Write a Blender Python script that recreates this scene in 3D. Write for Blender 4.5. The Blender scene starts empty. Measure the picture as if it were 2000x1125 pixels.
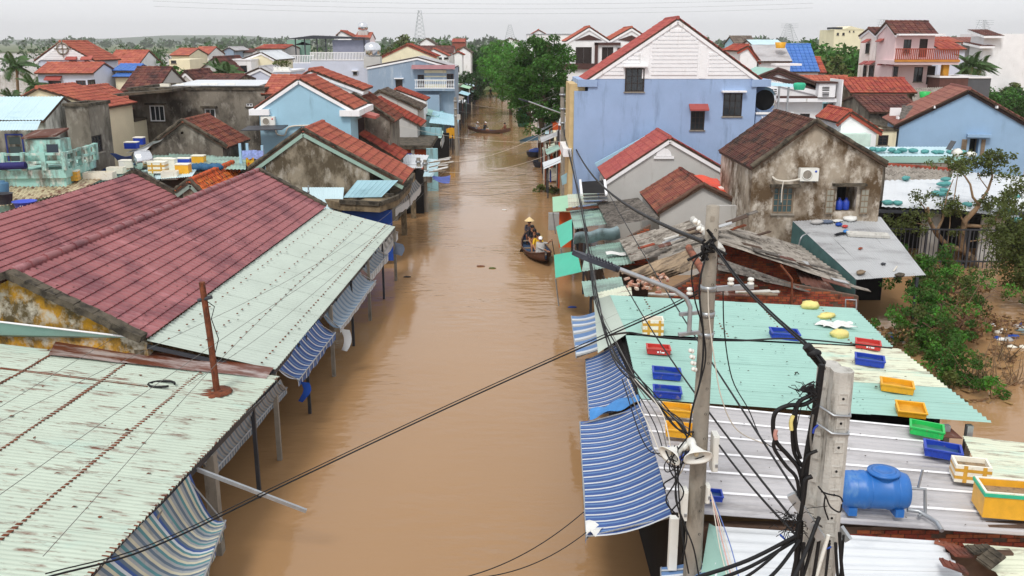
import bpy, bmesh, math, random
import numpy as np
from mathutils import Vector as V, Matrix as M4
R = math.radians
random.seed(7); NR = np.random.RandomState(7)
sc = bpy.context.scene
COL = sc.collection
# ---------------------------------------------------------------- camera
PITCH = R(15.0); CAMZ = 11.0; FPX = 1800.0
cam_d = bpy.data.cameras.new('camera'); cam = bpy.data.objects.new('camera', cam_d); COL.objects.link(cam)
cam_d.sensor_width = 36.0; cam_d.lens = 36.0 * FPX / 2000.0
cam_d.clip_start = 0.1; cam_d.clip_end = 20000
cam.location = (0, 0, CAMZ); cam.rotation_euler = (R(90) - PITCH, 0, 0)
sc.camera = cam
# ---------------------------------------------------------------- sky, sun, exposure
SUN_EL, SUN_AZ = R(52), R(200)          # azimuth clockwise from +Y: behind the camera, a little to the left
w = bpy.data.worlds.new('World'); sc.world = w; w.use_nodes = True
nt = w.node_tree; nt.nodes.clear()
sky = nt.nodes.new('ShaderNodeTexSky'); sky.sky_type = 'NISHITA'; sky.sun_disc = False
sky.sun_elevation = SUN_EL; sky.sun_rotation = SUN_AZ; sky.dust_density = 4.0; sky.air_density = 1.0
hs = nt.nodes.new('ShaderNodeHueSaturation'); hs.inputs['Saturation'].default_value = 0.35
veil = nt.nodes.new('ShaderNodeMix'); veil.data_type = 'RGBA'; veil.inputs[0].default_value = 0.82
veil.inputs[7].default_value = (8.9, 9.0, 9.25, 1)          # even overcast cloud
bg = nt.nodes.new('ShaderNodeBackground'); bg.inputs['Strength'].default_value = 0.1
wo = nt.nodes.new('ShaderNodeOutputWorld')
nt.links.new(sky.outputs[0], hs.inputs['Color']); nt.links.new(hs.outputs[0], veil.inputs[6])
nt.links.new(veil.outputs[2], bg.inputs['Color']); nt.links.new(bg.outputs[0], wo.inputs['Surface'])
sl = bpy.data.lights.new('sun', 'SUN'); sl.energy = 1.5; sl.angle = R(14); sl.color = (1.0, 0.96, 0.9)
so = bpy.data.objects.new('sun', sl); COL.objects.link(so)
sd = V((math.sin(SUN_AZ) * math.cos(SUN_EL), math.cos(SUN_AZ) * math.cos(SUN_EL), math.sin(SUN_EL)))
so.rotation_euler = sd.to_track_quat('Z', 'Y').to_euler(); so.location = (0, 0, 60)
vs = sc.view_settings; vs.view_transform = 'Standard'; vs.look = 'None'; vs.gamma = 1; vs.use_curve_mapping = False
vs.exposure = 0.32
# ---------------------------------------------------------------- measuring: pixel of the photograph (2000 wide) -> point in the place
CT, ST = math.cos(PITCH), math.sin(PITCH)
C0 = V((0, 0, CAMZ))
def ray(u, v):
    a = (u - 1000) / FPX; b = (562.5 - v) / FPX
    return V((a, CT + b * ST, -ST + b * CT))
def az(u, v, z):
    d = ray(u, v); return C0 + d * ((z - CAMZ) / d.z)
def ay(u, v, y):
    d = ray(u, v); return C0 + d * (y / d.y)
def at(u, v, t):
    return C0 + ray(u, v) * t
def pl(u, v, P, N):
    d = ray(u, v); return C0 + d * ((P - C0).dot(N) / d.dot(N))
Z = V((0, 0, 1)); X = V((1, 0, 0)); Y = V((0, 1, 0))
def lerp(a, b, t): return a + (b - a) * t
# ---------------------------------------------------------------- materials
def S(r, g, b):
    f = lambda c: (c / 255 / 12.92) if c / 255 <= 0.04045 else ((c / 255 + 0.055) / 1.055) ** 2.4
    return (f(r), f(g), f(b))
MATS = {}
def mat(name, col, rough=0.75, var=0.12, sc_=2.0, dirt=None, dirt2=None, bump=0.0, bsc=30.0, metal=0.0, rand=0.0, spec=0.3, stretch=(1, 1, 1), trans=0.0, space='pos', island=0.0):
    """base colour with mottling; dirt = (colour, amount 0..1, noise scale, (stretch xyz)); rand = per-object value change"""
    m = bpy.data.materials.new(name); m.use_nodes = True
    n = m.node_tree.nodes; L = m.node_tree.links; n.clear()
    out = n.new('ShaderNodeOutputMaterial'); p = n.new('ShaderNodeBsdfPrincipled'); L.new(p.outputs[0], out.inputs[0])
    p.inputs['Roughness'].default_value = rough; p.inputs['Metallic'].default_value = metal
    p.inputs['Specular IOR Level'].default_value = spec
    if space == 'pos':
        g = n.new('ShaderNodeNewGeometry'); src = g.outputs['Position']
    else:
        g = n.new('ShaderNodeTexCoord'); src = g.outputs['Object']
    def noise(scale, st, detail=5, rgh=0.6):
        mp = n.new('ShaderNodeMapping'); mp.inputs['Scale'].default_value = st; L.new(src, mp.inputs[0])
        t = n.new('ShaderNodeTexNoise'); t.inputs['Scale'].default_value = scale; t.inputs['Detail'].default_value = detail
        t.inputs['Roughness'].default_value = rgh; L.new(mp.outputs[0], t.inputs['Vector']); return t.outputs['Fac']
    def mix(fac, a, b):
        x = n.new('ShaderNodeMix'); x.data_type = 'RGBA'
        if isinstance(fac, float): x.inputs[0].default_value = fac
        else: L.new(fac, x.inputs[0])
        for i, c in ((6, a), (7, b)):
            if isinstance(c, tuple): x.inputs[i].default_value = (*c[:3], 1)
            else: L.new(c, x.inputs[i])
        return x.outputs[2]
    def ramp(f, lo, hi):
        r = n.new('ShaderNodeMapRange'); r.inputs[1].default_value = lo; r.inputs[2].default_value = hi; L.new(f, r.inputs[0]); return r.outputs[0]
    c = mix(ramp(noise(sc_, stretch), 0.3, 0.7), tuple(x * (1 - var) for x in col), tuple(min(1, x * (1 + var)) for x in col))
    for d in (dirt, dirt2):
        if d:
            dc, am, ds, st = d
            lo = 0.75 - am * 0.5
            f = ramp(noise(ds, st, 8, 0.68), lo - 0.05, lo + 0.10)
            c = mix(f, c, dc)
    if rand or island:
        mul = n.new('ShaderNodeHueSaturation'); L.new(c, mul.inputs['Color'])
        if rand:
            oi = n.new('ShaderNodeObjectInfo'); rv = oi.outputs['Random']
        else:
            rv = n.new('ShaderNodeNewGeometry').outputs['Random Per Island']
        k = rand or island
        mr = n.new('ShaderNodeMapRange'); mr.inputs[3].default_value = 1 - k; mr.inputs[4].default_value = 1 + k
        L.new(rv, mr.inputs[0]); L.new(mr.outputs[0], mul.inputs['Value'])
        mh = n.new('ShaderNodeMapRange'); mh.inputs[3].default_value = 0.5 - k * 0.05; mh.inputs[4].default_value = 0.5 + k * 0.05
        L.new(rv, mh.inputs[0]); L.new(mh.outputs[0], mul.inputs['Hue'])
        c = mul.outputs[0]
    L.new(c, p.inputs['Base Color'])
    if bump:
        bn = n.new('ShaderNodeBump'); bn.inputs['Strength'].default_value = bump; bn.inputs['Distance'].default_value = 0.03
        L.new(noise(bsc, (1, 1, 1)), bn.inputs['Height']); L.new(bn.outputs[0], p.inputs['Normal'])
    if trans:
        tr = n.new('ShaderNodeBsdfTranslucent'); L.new(c, tr.inputs[0]); ms = n.new('ShaderNodeMixShader'); ms.inputs[0].default_value = trans
        L.new(p.outputs[0], ms.inputs[1]); L.new(tr.outputs[0], ms.inputs[2]); L.new(ms.outputs[0], out.inputs[0])
    MATS[name] = m
    return m
BLK = (0.02, 0.018, 0.015); GRM = (0.055, 0.048, 0.038)
streak = (1, 1, 0.18)
# walls
def wallmat(name, col, am=0.3, dcol=None, var=0.06):
    return mat(name, col, 0.85, var, 0.8, dirt=(dcol or tuple(x * 0.74 for x in col), am, 1.6, streak), bump=0.25, bsc=22)
W_BLUE = wallmat('blue_paint', S(150, 173, 208), 0.32)
W_LBLUE = wallmat('light_blue_paint', S(158, 197, 217), 0.2)
W_BLUE2 = wallmat('sky_blue_paint', S(146, 176, 206), 0.22)
W_GREYBLUE = wallmat('grey_blue_paint', S(142, 160, 180), 0.34, S(172, 184, 196))
W_LILAC = wallmat('lilac_paint', S(200, 206, 222), 0.16)
W_WHITE = wallmat('white_paint', S(236, 236, 237), 0.2, S(196, 194, 188))
W_CREAM = wallmat('cream_paint', S(232, 224, 194), 0.2, S(200, 190, 160))
W_PINK = wallmat('pink_paint', S(220, 196, 196), 0.2, S(196, 174, 170))
W_PINKW = wallmat('pinkish_white_paint', S(236, 226, 220), 0.28, S(190, 168, 158))
W_GREY = wallmat('grey_render', S(188, 187, 184), 0.25, S(150, 146, 138))
W_AQUA = wallmat('aqua_paint', S(150, 196, 206), 0.4, S(120, 140, 140))
W_STAIN = mat('stained_render', S(164, 152, 136), 0.9, 0.18, 0.9, dirt=(S(92, 74, 54), 0.56, 0.7, (1, 1, 0.7)), dirt2=(S(206, 198, 186), 0.40, 1.7, (1, 1, 0.7)), bump=0.4, bsc=12)
W_MOULD = mat('mould_black_render', S(124, 117, 106), 0.92, 0.25, 0.6, dirt=(S(58, 52, 46), 0.5, 0.45, (1, 1, 0.6)), dirt2=(S(158, 152, 142), 0.32, 1.6, (1.2, 1, 0.6)), bump=0.4, bsc=12)
W_DARKST = mat('dark_stained_render', S(150, 140, 122), 0.92, 0.2, 0.8, dirt=(S(88, 78, 62), 0.56, 0.9, (1, 1, 0.6)), dirt2=(S(178, 172, 160), 0.32, 1.8, (1, 1, 0.5)), bump=0.4, bsc=12)
W_YELLOWST = mat('yellow_peeling_paint', S(196, 146, 40), 0.9, 0.2, 0.8, dirt=(S(88, 76, 50), 0.60, 1.3, (1, 1, 0.6)), dirt2=(S(190, 184, 168), 0.44, 2.6, (1, 1, 1)), bump=0.4, bsc=14)
W_PEEL = mat('peeling_aqua_paint', S(158, 205, 196), 0.85, 0.1, 1.2, dirt=(S(112, 110, 100), 0.46, 1.7, (1, 1, 0.4)), dirt2=(S(222, 220, 210), 0.34, 3.0, (1, 1, 0.5)), bump=0.3, bsc=15)
W_PEELW = mat('peeling_white_paint', S(206, 204, 196), 0.88, 0.1, 1.0, dirt=(S(96, 92, 84), 0.52, 1.1, (1, 1, 0.3)), bump=0.35, bsc=14)
CONC = mat('concrete', S(146, 139, 128), 0.9, 0.15, 3, dirt=(S(96, 92, 84), 0.34, 3, (1, 1, 0.3)), bump=0.3, bsc=40)
CONC_L = mat('pale_concrete', S(190, 188, 182), 0.9, 0.12, 4, dirt=(S(120, 116, 108), 0.32, 6, (1, 1, 0.2)), bump=0.4, bsc=40)
CONC_D = mat('mossy_concrete', S(92, 84, 72), 0.95, 0.3, 3, dirt=(S(48, 44, 38), 0.5, 2.5, (1, 1, 1)), bump=0.4, bsc=20)
CONC_B = mat('weathered_beam', S(132, 116, 92), 0.95, 0.25, 2, dirt=(S(78, 68, 52), 0.45, 1.6, (1, 1, .6)), bump=0.3, bsc=20)
# roofs
T_ORANGE = mat('orange_roof_tile', S(166, 94, 76), 0.8, 0.12, 1.2, dirt=(S(120, 66, 52), 0.3, 0.9, (1, 1, 1)), rand=0.14, bump=0.2)
T_ORANGE_J = mat('orange_tile', S(168, 94, 76), 0.8, 0.14, 0.9, dirt=(S(136, 72, 56), 0.3, 1.2, (1, 1, 1)), island=0.14)
T_RED = mat('red_roof_tile', S(160, 80, 74), 0.6, 0.12, 1.2, dirt=(S(130, 52, 48), 0.24, 1.2, (1, 1, 1)), rand=0.12)
T_REDB_J = mat('rust_red_tile', S(160, 76, 60), 0.8, 0.14, 1.0, dirt=(S(92, 50, 44), 0.36, 1.0, (1, 1, 1)), island=0.18)
T_BROWN = mat('brown_roof_tile', S(128, 74, 60), 0.85, 0.16, 1.2, dirt=(S(74, 50, 44), 0.4, 1.1, (1, 1, 1)), rand=0.2)
T_DARK = mat('dark_mossy_roof_tile', S(88, 56, 48), 0.9, 0.25, 1.5, dirt=(S(50, 40, 36), 0.48, 1.2, (1, 1, 1)), dirt2=(S(120, 90, 74), 0.22, 9, (1, 1, 1)), rand=0.25)
T_BROWN_J = mat('brown_tile', S(104, 62, 54), 0.85, 0.2, 1.0, dirt=(S(62, 44, 42), 0.44, 0.8, (1, 1, 1)), island=0.25)
T_ORSP = mat('orange_speckled_tile', S(206, 106, 52), 0.85, 0.2, 2.0, dirt=(S(110, 70, 50), 0.4, 3.5, (1, 1, 1)), rand=0.22)
T_GREY_J = mat('grey_brown_tile', S(112, 100, 90), 0.9, 0.22, 1.5, dirt=(S(70, 58, 52), 0.44, 1.5, (1, 1, 1)), island=0.25)
T_BLUE_J = mat('blue_tile', S(72, 116, 186), 0.5, 0.08, 1.0, island=0.08)
T_PINKBR = mat('pinkish_brown_roof_tile', S(138, 92, 82), 0.8, 0.12, 1.4, dirt=(S(96, 64, 60), 0.3, 1.4, (1, 1, 1)), rand=0.12)
SH_RED = mat('dull_red_sheet', S(146, 86, 88), 0.5, 0.10, 0.5, dirt=(S(112, 60, 66), 0.5, 0.6, (1, 1, 1)), dirt2=(S(176, 116, 120), 0.26, 0.9, (0.4, 1.4, 1)), spec=0.5)
def sheetmat(name, col, rust=0.0, grime=0.3, rsc=2.2, st=(0.35, 3.0, 1), gcol=None, metal=0.0, edge=0.0):
    m = mat(name, col, 0.5, 0.06, 0.7, dirt=(gcol or tuple(x * 0.72 for x in col), grime, 0.9, (0.5, 1.5, 1)), dirt2=(S(100, 50, 28), rust, rsc, st) if rust else None, spec=0.5, metal=metal)
    if edge:
        n = m.node_tree.nodes; L = m.node_tree.links
        p = [x for x in n if x.type == 'BSDF_PRINCIPLED'][0]; src = p.inputs['Base Color'].links[0].from_socket
        tc = n.new('ShaderNodeTexCoord'); sx = n.new('ShaderNodeSeparateXYZ'); L.new(tc.outputs['Generated'], sx.inputs[0])
        nz = n.new('ShaderNodeTexNoise'); nz.inputs['Scale'].default_value = 3.0; nz.inputs['Detail'].default_value = 6
        mp = n.new('ShaderNodeMapping'); mp.inputs['Scale'].default_value = (0.5, 4.0, 1); ge = n.new('ShaderNodeNewGeometry')
        L.new(ge.outputs['Position'], mp.inputs[0]); L.new(mp.outputs[0], nz.inputs['Vector'])
        a = n.new('ShaderNodeMath'); a.operation = 'ABSOLUTE'; s5 = n.new('ShaderNodeMath'); s5.operation = 'SUBTRACT'; s5.inputs[1].default_value = 0.5
        L.new(sx.outputs[0], s5.inputs[0]); L.new(s5.outputs[0], a.inputs[0])
        ad = n.new('ShaderNodeMath'); ad.operation = 'MULTIPLY_ADD'; ad.inputs[1].default_value = edge; L.new(nz.outputs['Fac'], ad.inputs[0]); L.new(a.outputs[0], ad.inputs[2])
        mr = n.new('ShaderNodeMapRange'); mr.inputs[1].default_value = 0.47 + edge * 0.62; mr.inputs[2].default_value = 0.49 + edge * 0.64; L.new(ad.outputs[0], mr.inputs[0])
        x = n.new('ShaderNodeMix'); x.data_type = 'RGBA'; x.inputs[7].default_value = (*S(92, 50, 34), 1); L.new(mr.outputs[0], x.inputs[0]); L.new(src, x.inputs[6]); L.new(x.outputs[2], p.inputs['Base Color'])
    return m
SH_MINT = sheetmat('pale_mint_sheet', S(178, 189, 179), 0.05, 0.18, 3, (0.5, 2.5, 1), gcol=S(172, 188, 176))
SH_RUSTY = sheetmat('rusty_mint_sheet', S(176, 188, 174), 0.33, 0.3, 2.6, (0.5, 4.6, 1), gcol=S(166, 188, 176), edge=0.16)
SH_TEAL = sheetmat('teal_green_sheet', S(150, 188, 178), 0.0, 0.25, gcol=S(134, 172, 164))
SH_TEALOLD = sheetmat('weathered_teal_sheet', S(144, 176, 162), 0.06, 0.5, 3.0, (3, 0.4, 1), gcol=S(112, 128, 120))
SH_CREAM = sheetmat('cream_rusty_sheet', S(206, 210, 188), 0.34, 0.35, 2.0, (0.4, 3.0, 1), gcol=S(180, 206, 190))
SH_GREY = sheetmat('grey_metal_sheet', S(178, 176, 178), 0.0, 0.42, gcol=S(148, 145, 146))
SH_GREYR = sheetmat('grey_rust_flecked_sheet', S(172, 174, 176), 0.12, 0.4, 3.2, (2.5, 0.5, 1), gcol=S(140, 140, 142))
SH_WHITE = sheetmat('white_sheet', S(206, 210, 214), 0.03, 0.35, gcol=S(178, 184, 190))
SH_PALEB = sheetmat('pale_blue_sheet', S(188, 214, 222), 0.03, 0.3, gcol=S(160, 190, 200))
SH_STRIPE = sheetmat('rust_striped_sheet', S(196, 184, 150), .5, .3, 2.6, (3, .35, 1))
SH_FIBRO = mat('weathered_fibre_cement', S(152, 145, 136), 0.95, 0.2, 1.4, dirt=(S(92, 84, 76), 0.46, 2.2, (0.7, 1.3, 1)), dirt2=(S(184, 177, 166), 0.3, 4.0, (0.7, 1.6, 1)))
SH_FIBROD = mat('mossy_fibre_cement', S(104, 98, 92), 0.95, 0.35, 3.0, dirt=(S(64, 60, 56), 0.5, 3.5, (1, 1, 1)), dirt2=(S(138, 132, 124), 0.3, 8.0, (1, 1, 1)), bump=0.4, bsc=25)
SH_RUSTDK = mat('rusted_sheet', S(96, 62, 52), 0.85, 0.25, 2.0, dirt=(S(150, 140, 132), 0.3, 1.5, (2, 0.5, 1)))
SH_BLUESM = sheetmat('light_blue_sheet', S(164, 206, 220), 0.03, 0.3, gcol=S(130, 170, 184))
# others
WHITE = mat('white_trim', S(238, 238, 240), 0.6, 0.04, 2, dirt=(S(190, 186, 178), 0.22, 2.5, streak))
DKBROWN = mat('dark_brown_trim', S(78, 54, 50), 0.7, 0.1)
WOOD_DK = mat('dark_wood', S(52, 44, 42), 0.7, 0.2, 6)
WOOD_OLD = mat('old_wood', S(128, 112, 94), 0.85, 0.25, 6, stretch=(1, 1, .2))
TIMBER = mat('tarred_timber', S(74, 56, 44), 0.7, 0.25, 8)
GLASS = mat('window_glass', S(40, 46, 52), 0.12, 0.2, 1.0, spec=0.6)
GLASS_T = mat('teal_window_glass', S(58, 84, 88), 0.2, 0.2, 1.0, spec=0.6)
DARK = mat('shade_black', S(26, 24, 24), 0.9, 0.3, 2)  # near-black colour painting the shade of rooms and holes, also plain black parts
STEEL = mat('galvanised_steel', S(168, 172, 176), 0.4, 0.12, 6, metal=0.6)
STEEL_D = mat('dark_steel', S(58, 60, 66), 0.5, 0.15, 4)
INOX = mat('stainless_steel', S(220, 222, 226), 0.18, 0.04, 3, metal=1.0)
RUST = mat('rusty_steel', S(112, 62, 40), 0.9, 0.35, 6, dirt=(S(60, 40, 34), 0.4, 8, (1, 1, .4)))
CABLE = mat('black_cable', S(26, 26, 28), 0.6, 0.1)
WIRE_G = mat('grey_wire', S(110, 108, 104), 0.6, 0.1)
WIRE_W = mat('white_wire', S(206, 200, 188), 0.6, 0.1)
PLASTIC_W = mat('white_plastic', S(226, 226, 220), 0.5, 0.05, dirt=(S(186, 180, 166), 0.2, 6, (1, 1, 1)))
PL_BLUE = mat('blue_plastic', S(28, 62, 168), 0.45, 0.1, 4, dirt=(S(140, 122, 98), .22, 7, (1, 1, 1)), spec=0.5)
PL_RED = mat('red_plastic', S(192, 56, 52), 0.45, 0.08, 4, dirt=(S(140, 122, 98), .22, 7, (1, 1, 1)), spec=0.5)
PL_YEL = mat('yellow_plastic', S(222, 164, 34), 0.45, 0.08, 4, dirt=(S(140, 122, 98), .22, 7, (1, 1, 1)), spec=0.5)
PL_GRN = mat('green_plastic', S(34, 184, 86), 0.45, 0.08, 4, dirt=(S(140, 122, 98), .22, 7, (1, 1, 1)), spec=0.5)
TANK = mat('tank_blue_plastic', S(38, 104, 178), 0.42, 0.08, 3, dirt=(S(96, 138, 184), 0.3, 2.5, (1, 1, .5)), spec=0.5)
SILT = mat('dried_silt', S(150, 128, 100), 0.9, 0.2, 8, dirt=(S(98, 88, 74), 0.4, 7, (1, 1, 1)))
SILTW = mat('silty_puddle_blue', S(54, 82, 122), 0.3, 0.2, 5)
SILTY = mat('silty_puddle_yellow', S(198, 146, 50), 0.4, 0.2, 5)
SILTR = mat('silty_puddle_red', S(176, 84, 72), 0.4, 0.2, 5)
SILTG = mat('silty_puddle_green', S(74, 150, 88), 0.4, 0.2, 5)
FOAM = mat('white_styrofoam', S(232, 228, 214), 0.8, 0.06, 8, dirt=(S(196, 180, 140), 0.25, 5, (1, 1, 1)), bump=0.15, bsc=90)
TAPE = mat('brown_tape', S(206, 156, 60), 0.3, 0.15, 8, spec=0.5)
FOAM_Y = mat('yellow_wrapped_foam', S(228, 170, 48), 0.4, 0.1, 6, spec=0.5)
GREEN_TR = mat('green_rim_tape', S(56, 180, 140), 0.5)
BRICK = mat('red_brick', S(156, 78, 54), 0.9, 0.2, 5, dirt=(S(92, 54, 42), 0.4, 4, (1, 1, 1)), rand=0.22, bump=0.3, bsc=50)
MORTAR = mat('mortar', S(98, 78, 66), 0.95, 0.3, 4)
TARP_B = mat('blue_tarpaulin', S(34, 74, 160), 0.5, 0.2, 2)
TARP_P = mat('periwinkle_tarpaulin', S(92, 112, 196), 0.6, 0.12, 2)
TARP_W = mat('white_tarpaulin', S(214, 216, 216), 0.6, 0.1, 3, dirt=(S(160, 160, 158), 0.3, 3, (1, 1, 1)))
TARP_G = mat('grey_tarpaulin', S(118, 136, 140), 0.7, 0.2, 2, dirt=(S(86, 98, 100), 0.4, 1.6, (1, 1, .5)))
GREEN_AW = sheetmat('bright_teal_sheet', S(72, 186, 158), 0.0, 0.2)
LGREEN = sheetmat('light_green_sheet', S(164, 208, 176), 0.0, 0.2)
ORANGE_P = mat('orange_board', S(206, 88, 36), 0.7, 0.12)
BAG_AQ = mat('aqua_sandbag', S(84, 150, 148), 0.6, 0.15, 5)
BAG_Y = mat('pale_yellow_bag', S(220, 206, 130), 0.6, 0.15, 6)
BAG_W = mat('white_bag', S(222, 222, 218), 0.5, 0.1, 6)
ST_BLUE = mat('awning_blue', S(58, 86, 144), 0.6, 0.1, 2); ST_LB = mat('awning_light_blue', S(96, 128, 172), 0.6, 0.1, 2)
ST_WH = mat('awning_white', S(198, 202, 206), 0.6, 0.06, 3); ST_GR = mat('awning_faded_grey', S(154, 158, 160), 0.7, 0.1, 2, dirt=(S(130, 130, 124), 0.3, 2, (1, 1, 1)))
ST_PB = mat('awning_pale_blue', S(126, 146, 166), .7, .1, 2); ST_SL = mat('awning_slate', S(96, 112, 128), 0.7, 0.12, 2); ST_TE = mat('awning_teal', S(86, 134, 140), 0.7, 0.12, 2); ST_BG = mat('awning_beige', S(196, 190, 168), 0.7, 0.1, 2)
LEAF = mat('leaf', S(66, 104, 38), 0.6, 0.3, 0.5, island=0.4, trans=0.3)
LEAF_D = mat('dark_leaf', S(60, 90, 44), 0.6, 0.3, 0.5, island=0.45, trans=0.3)
LEAF_O = mat('olive_leaf', S(86, 96, 46), 0.65, 0.3, 0.5, island=0.4, trans=0.25)
LEAF_B = mat('bright_leaf', S(80, 130, 44), 0.55, 0.25, 1.0, island=0.35, trans=0.3)
LEAF_DRY = mat('dry_leaf', S(128, 98, 66), 0.8, 0.3, 1.0, island=0.4)
PALM_L = mat('palm_leaf', S(70, 96, 52), 0.5, 0.3, 0.5, island=0.4, trans=0.2)
BARK = mat('bark', S(104, 88, 70), 0.95, 0.3, 6, stretch=(1, 1, .3), bump=0.5, bsc=20)
BARK_L = mat('pale_bark', S(140, 116, 90), 0.9, 0.25, 5, bump=0.4, bsc=20)
SKIN = mat('skin', S(168, 118, 88), 0.6, 0.05); HAIR = mat('black_hair', S(24, 20, 20), 0.5, 0.1)
CL_BLACK = mat('black_cloth', S(34, 34, 40), 0.9, 0.2); CL_YEL = mat('yellow_cloth', S(222, 178, 44), 0.85, 0.1); CL_GREY = mat('grey_cloth', S(176, 174, 172), 0.8, 0.1)
CL_FLOR = mat('floral_cloth', S(62, 62, 74), 0.9, 0.3, 12, dirt=(S(150, 120, 110), 0.35, 14, (1, 1, 1))); CL_BRN = mat('brown_cloth', S(110, 66, 48), 0.9, 0.2); CL_JEAN = mat('blue_grey_cloth', S(96, 106, 124), 0.9, 0.15)
STRAW = mat('straw_hat_leaf', S(222, 196, 146), 0.8, 0.1, 8)
HULL = mat('boat_wood', S(96, 66, 52), 0.75, 0.2, 4, dirt=(S(60, 46, 40), 0.35, 4, (1, 1, 1))); HULL_IN = mat('boat_inside_blue', S(62, 82, 110), 0.7, 0.2, 4)
LAMP = mat('lamp_black', S(44, 46, 56), 0.5, 0.1)
# ---------------------------------------------------------------- mesh builder (world coordinates) and object helpers
class MB:
    def __init__(s): s.v = []; s.f = []; s.m = []; s.s = []
    def add(s, vs, fs, mi=0, sm=False):
        o = len(s.v); s.v.extend(tuple(p) for p in vs)
        for f in fs: s.f.append(tuple(i + o for i in f)); s.m.append(mi); s.s.append(sm)
        return s
    def quad(s, a, b, c, d, mi=0): return s.add([a, b, c, d], [(0, 1, 2, 3)], mi)
    def obox(s, O, A, B, C, mi=0):
        """box with corner O and edge vectors A, B, C"""
        O, A, B, C = V(O), V(A), V(B), V(C)
        p = [O, O + A, O + A + B, O + B]; p += [q + C for q in p]
        return s.add(p, [(0, 3, 2, 1), (4, 5, 6, 7), (0, 1, 5, 4), (1, 2, 6, 5), (2, 3, 7, 6), (3, 0, 4, 7)], mi)
    def box(s, a, b, mi=0):
        a, b = V(a), V(b); d = b - a
        return s.obox(a, (d.x, 0, 0), (0, d.y, 0), (0, 0, d.z), mi)
    def bar(s, p, q, wd, ht=None, mi=0, up=Z):
        p, q = V(p), V(q); d = (q - p).normalized(); ht = ht or wd
        if abs(d.dot(up)) > 0.98: up = Y
        a = d.cross(up).normalized(); b = a.cross(d).normalized()
        return s.obox(p - a * wd / 2 - b * ht / 2, a * wd, b * ht, q - p, mi)
    def prism(s, poly, vec, mi=0):
        n = len(poly); vec = V(vec); p = [V(q) for q in poly]; pts = p + [q + vec for q in p]
        return s.add(pts, [tuple(range(n - 1, -1, -1)), tuple(range(n, 2 * n))] + [(i, (i + 1) % n, (i + 1) % n + n, i + n) for i in range(n)], mi)
    def tube(s, pts, r, n=6, mi=0, caps=True, sm=True):
        pts = [V(p) for p in pts]; m = len(pts); rr = r if isinstance(r, (list, tuple)) else [r] * m
        vs = []; fs = []; a = None
        for i, p in enumerate(pts):
            d = (pts[min(i + 1, m - 1)] - pts[max(i - 1, 0)])
            d = d.normalized() if d.length > 1e-9 else Z
            if a is None:
                a = d.orthogonal().normalized()
            a = (a - d * a.dot(d)); a = a.normalized() if a.length > 1e-6 else d.orthogonal().normalized()
            b = d.cross(a)
            for k in range(n):
                t = 2 * math.pi * k / n; vs.append(p + (a * math.cos(t) + b * math.sin(t)) * rr[i])
        for i in range(m - 1):
            for k in range(n): fs.append((i * n + k, i * n + (k + 1) % n, (i + 1) * n + (k + 1) % n, (i + 1) * n + k))
        s.add(vs, fs, mi, sm)
        if caps: s.add(vs[:n], [tuple(range(n - 1, -1, -1))], mi); s.add(vs[-n:], [tuple(range(n))], mi)
        return s
    def lathe(s, prof, O, n=16, A=Z, mi=0, sm=True, sx=1.0):
        A = V(A).normalized(); a = A.orthogonal().normalized(); b = A.cross(a); O = V(O); vs = []; fs = []
        for r, h in prof:
            for k in range(n):
                t = 2 * math.pi * k / n; vs.append(O + A * h + (a * math.cos(t) * sx + b * math.sin(t)) * r)
        for i in range(len(prof) - 1):
            for k in range(n): fs.append((i * n + k, i * n + (k + 1) % n, (i + 1) * n + (k + 1) % n, (i + 1) * n + k))
        return s.add(vs, fs, mi, sm)
    def grid(s, fn, nu, nv, mi=0, sm=True, mif=None):
        vs = [fn(i / nu, j / nv) for i in range(nu + 1) for j in range(nv + 1)]
        o = len(s.v); s.v.extend(tuple(p) for p in vs)
        for i in range(nu):
            for j in range(nv):
                a = i * (nv + 1) + j; s.f.append((a + o, a + nv + 1 + o, a + nv + 2 + o, a + 1 + o)); s.m.append(mif(i, j) if mif else mi); s.s.append(sm)
        return s
    def blob(s, c, rx, ry, rz, n=10, m=6, jit=0.0, mi=0, rot=0.0):
        c = V(c); q = M4.Rotation(rot, 3, 'Z'); vs = []
        for i in range(m + 1):
            ph = math.pi * i / m - math.pi / 2
            for k in range(n):
                t = 2 * math.pi * k / n; j = 1 + random.uniform(-jit, jit)
                vs.append(c + q @ V((rx * math.cos(ph) * math.cos(t) * j, ry * math.cos(ph) * math.sin(t) * j, rz * math.sin(ph) * j)))
        fs = [(i * n + k, i * n + (k + 1) % n, (i + 1) * n + (k + 1) % n, (i + 1) * n + k) for i in range(m) for k in range(n)]
        return s.add(vs, fs, mi, True)
    def mesh(s, name, mats, inv=None):
        me = bpy.data.meshes.new(name)
        v = s.v if inv is None else [tuple(inv @ V(p)) for p in s.v]
        me.from_pydata(v, [], s.f)
        for m_ in (mats if isinstance(mats, (list, tuple)) else [mats]): me.materials.append(m_)
        me.polygons.foreach_set('material_index', s.m); me.polygons.foreach_set('use_smooth', s.s); me.update()
        return me
FR = {}
def fr(o): return FR.get(o.name, M4.Identity(4))
def part(name, mb, mats, parent):
    f = fr(parent); o = bpy.data.objects.new(name, mb.mesh(name, mats, f.inverted())); COL.objects.link(o); o.parent = parent; FR[o.name] = f.copy()
    KC.setdefault(parent.name, []).append(o)
    return o
def thing(name, label, cat, loc, yaw=0.0, group=None):
    o = bpy.data.objects.new(name, None); o.empty_display_size = 0.3; COL.objects.link(o)
    o.location = loc; o.rotation_euler = (0, 0, yaw); o['label'] = label; o['category'] = cat
    if group: o['group'] = group
    FR[o.name] = M4.Translation(V(loc)) @ M4.Rotation(yaw, 4, 'Z')
    return o
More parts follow.
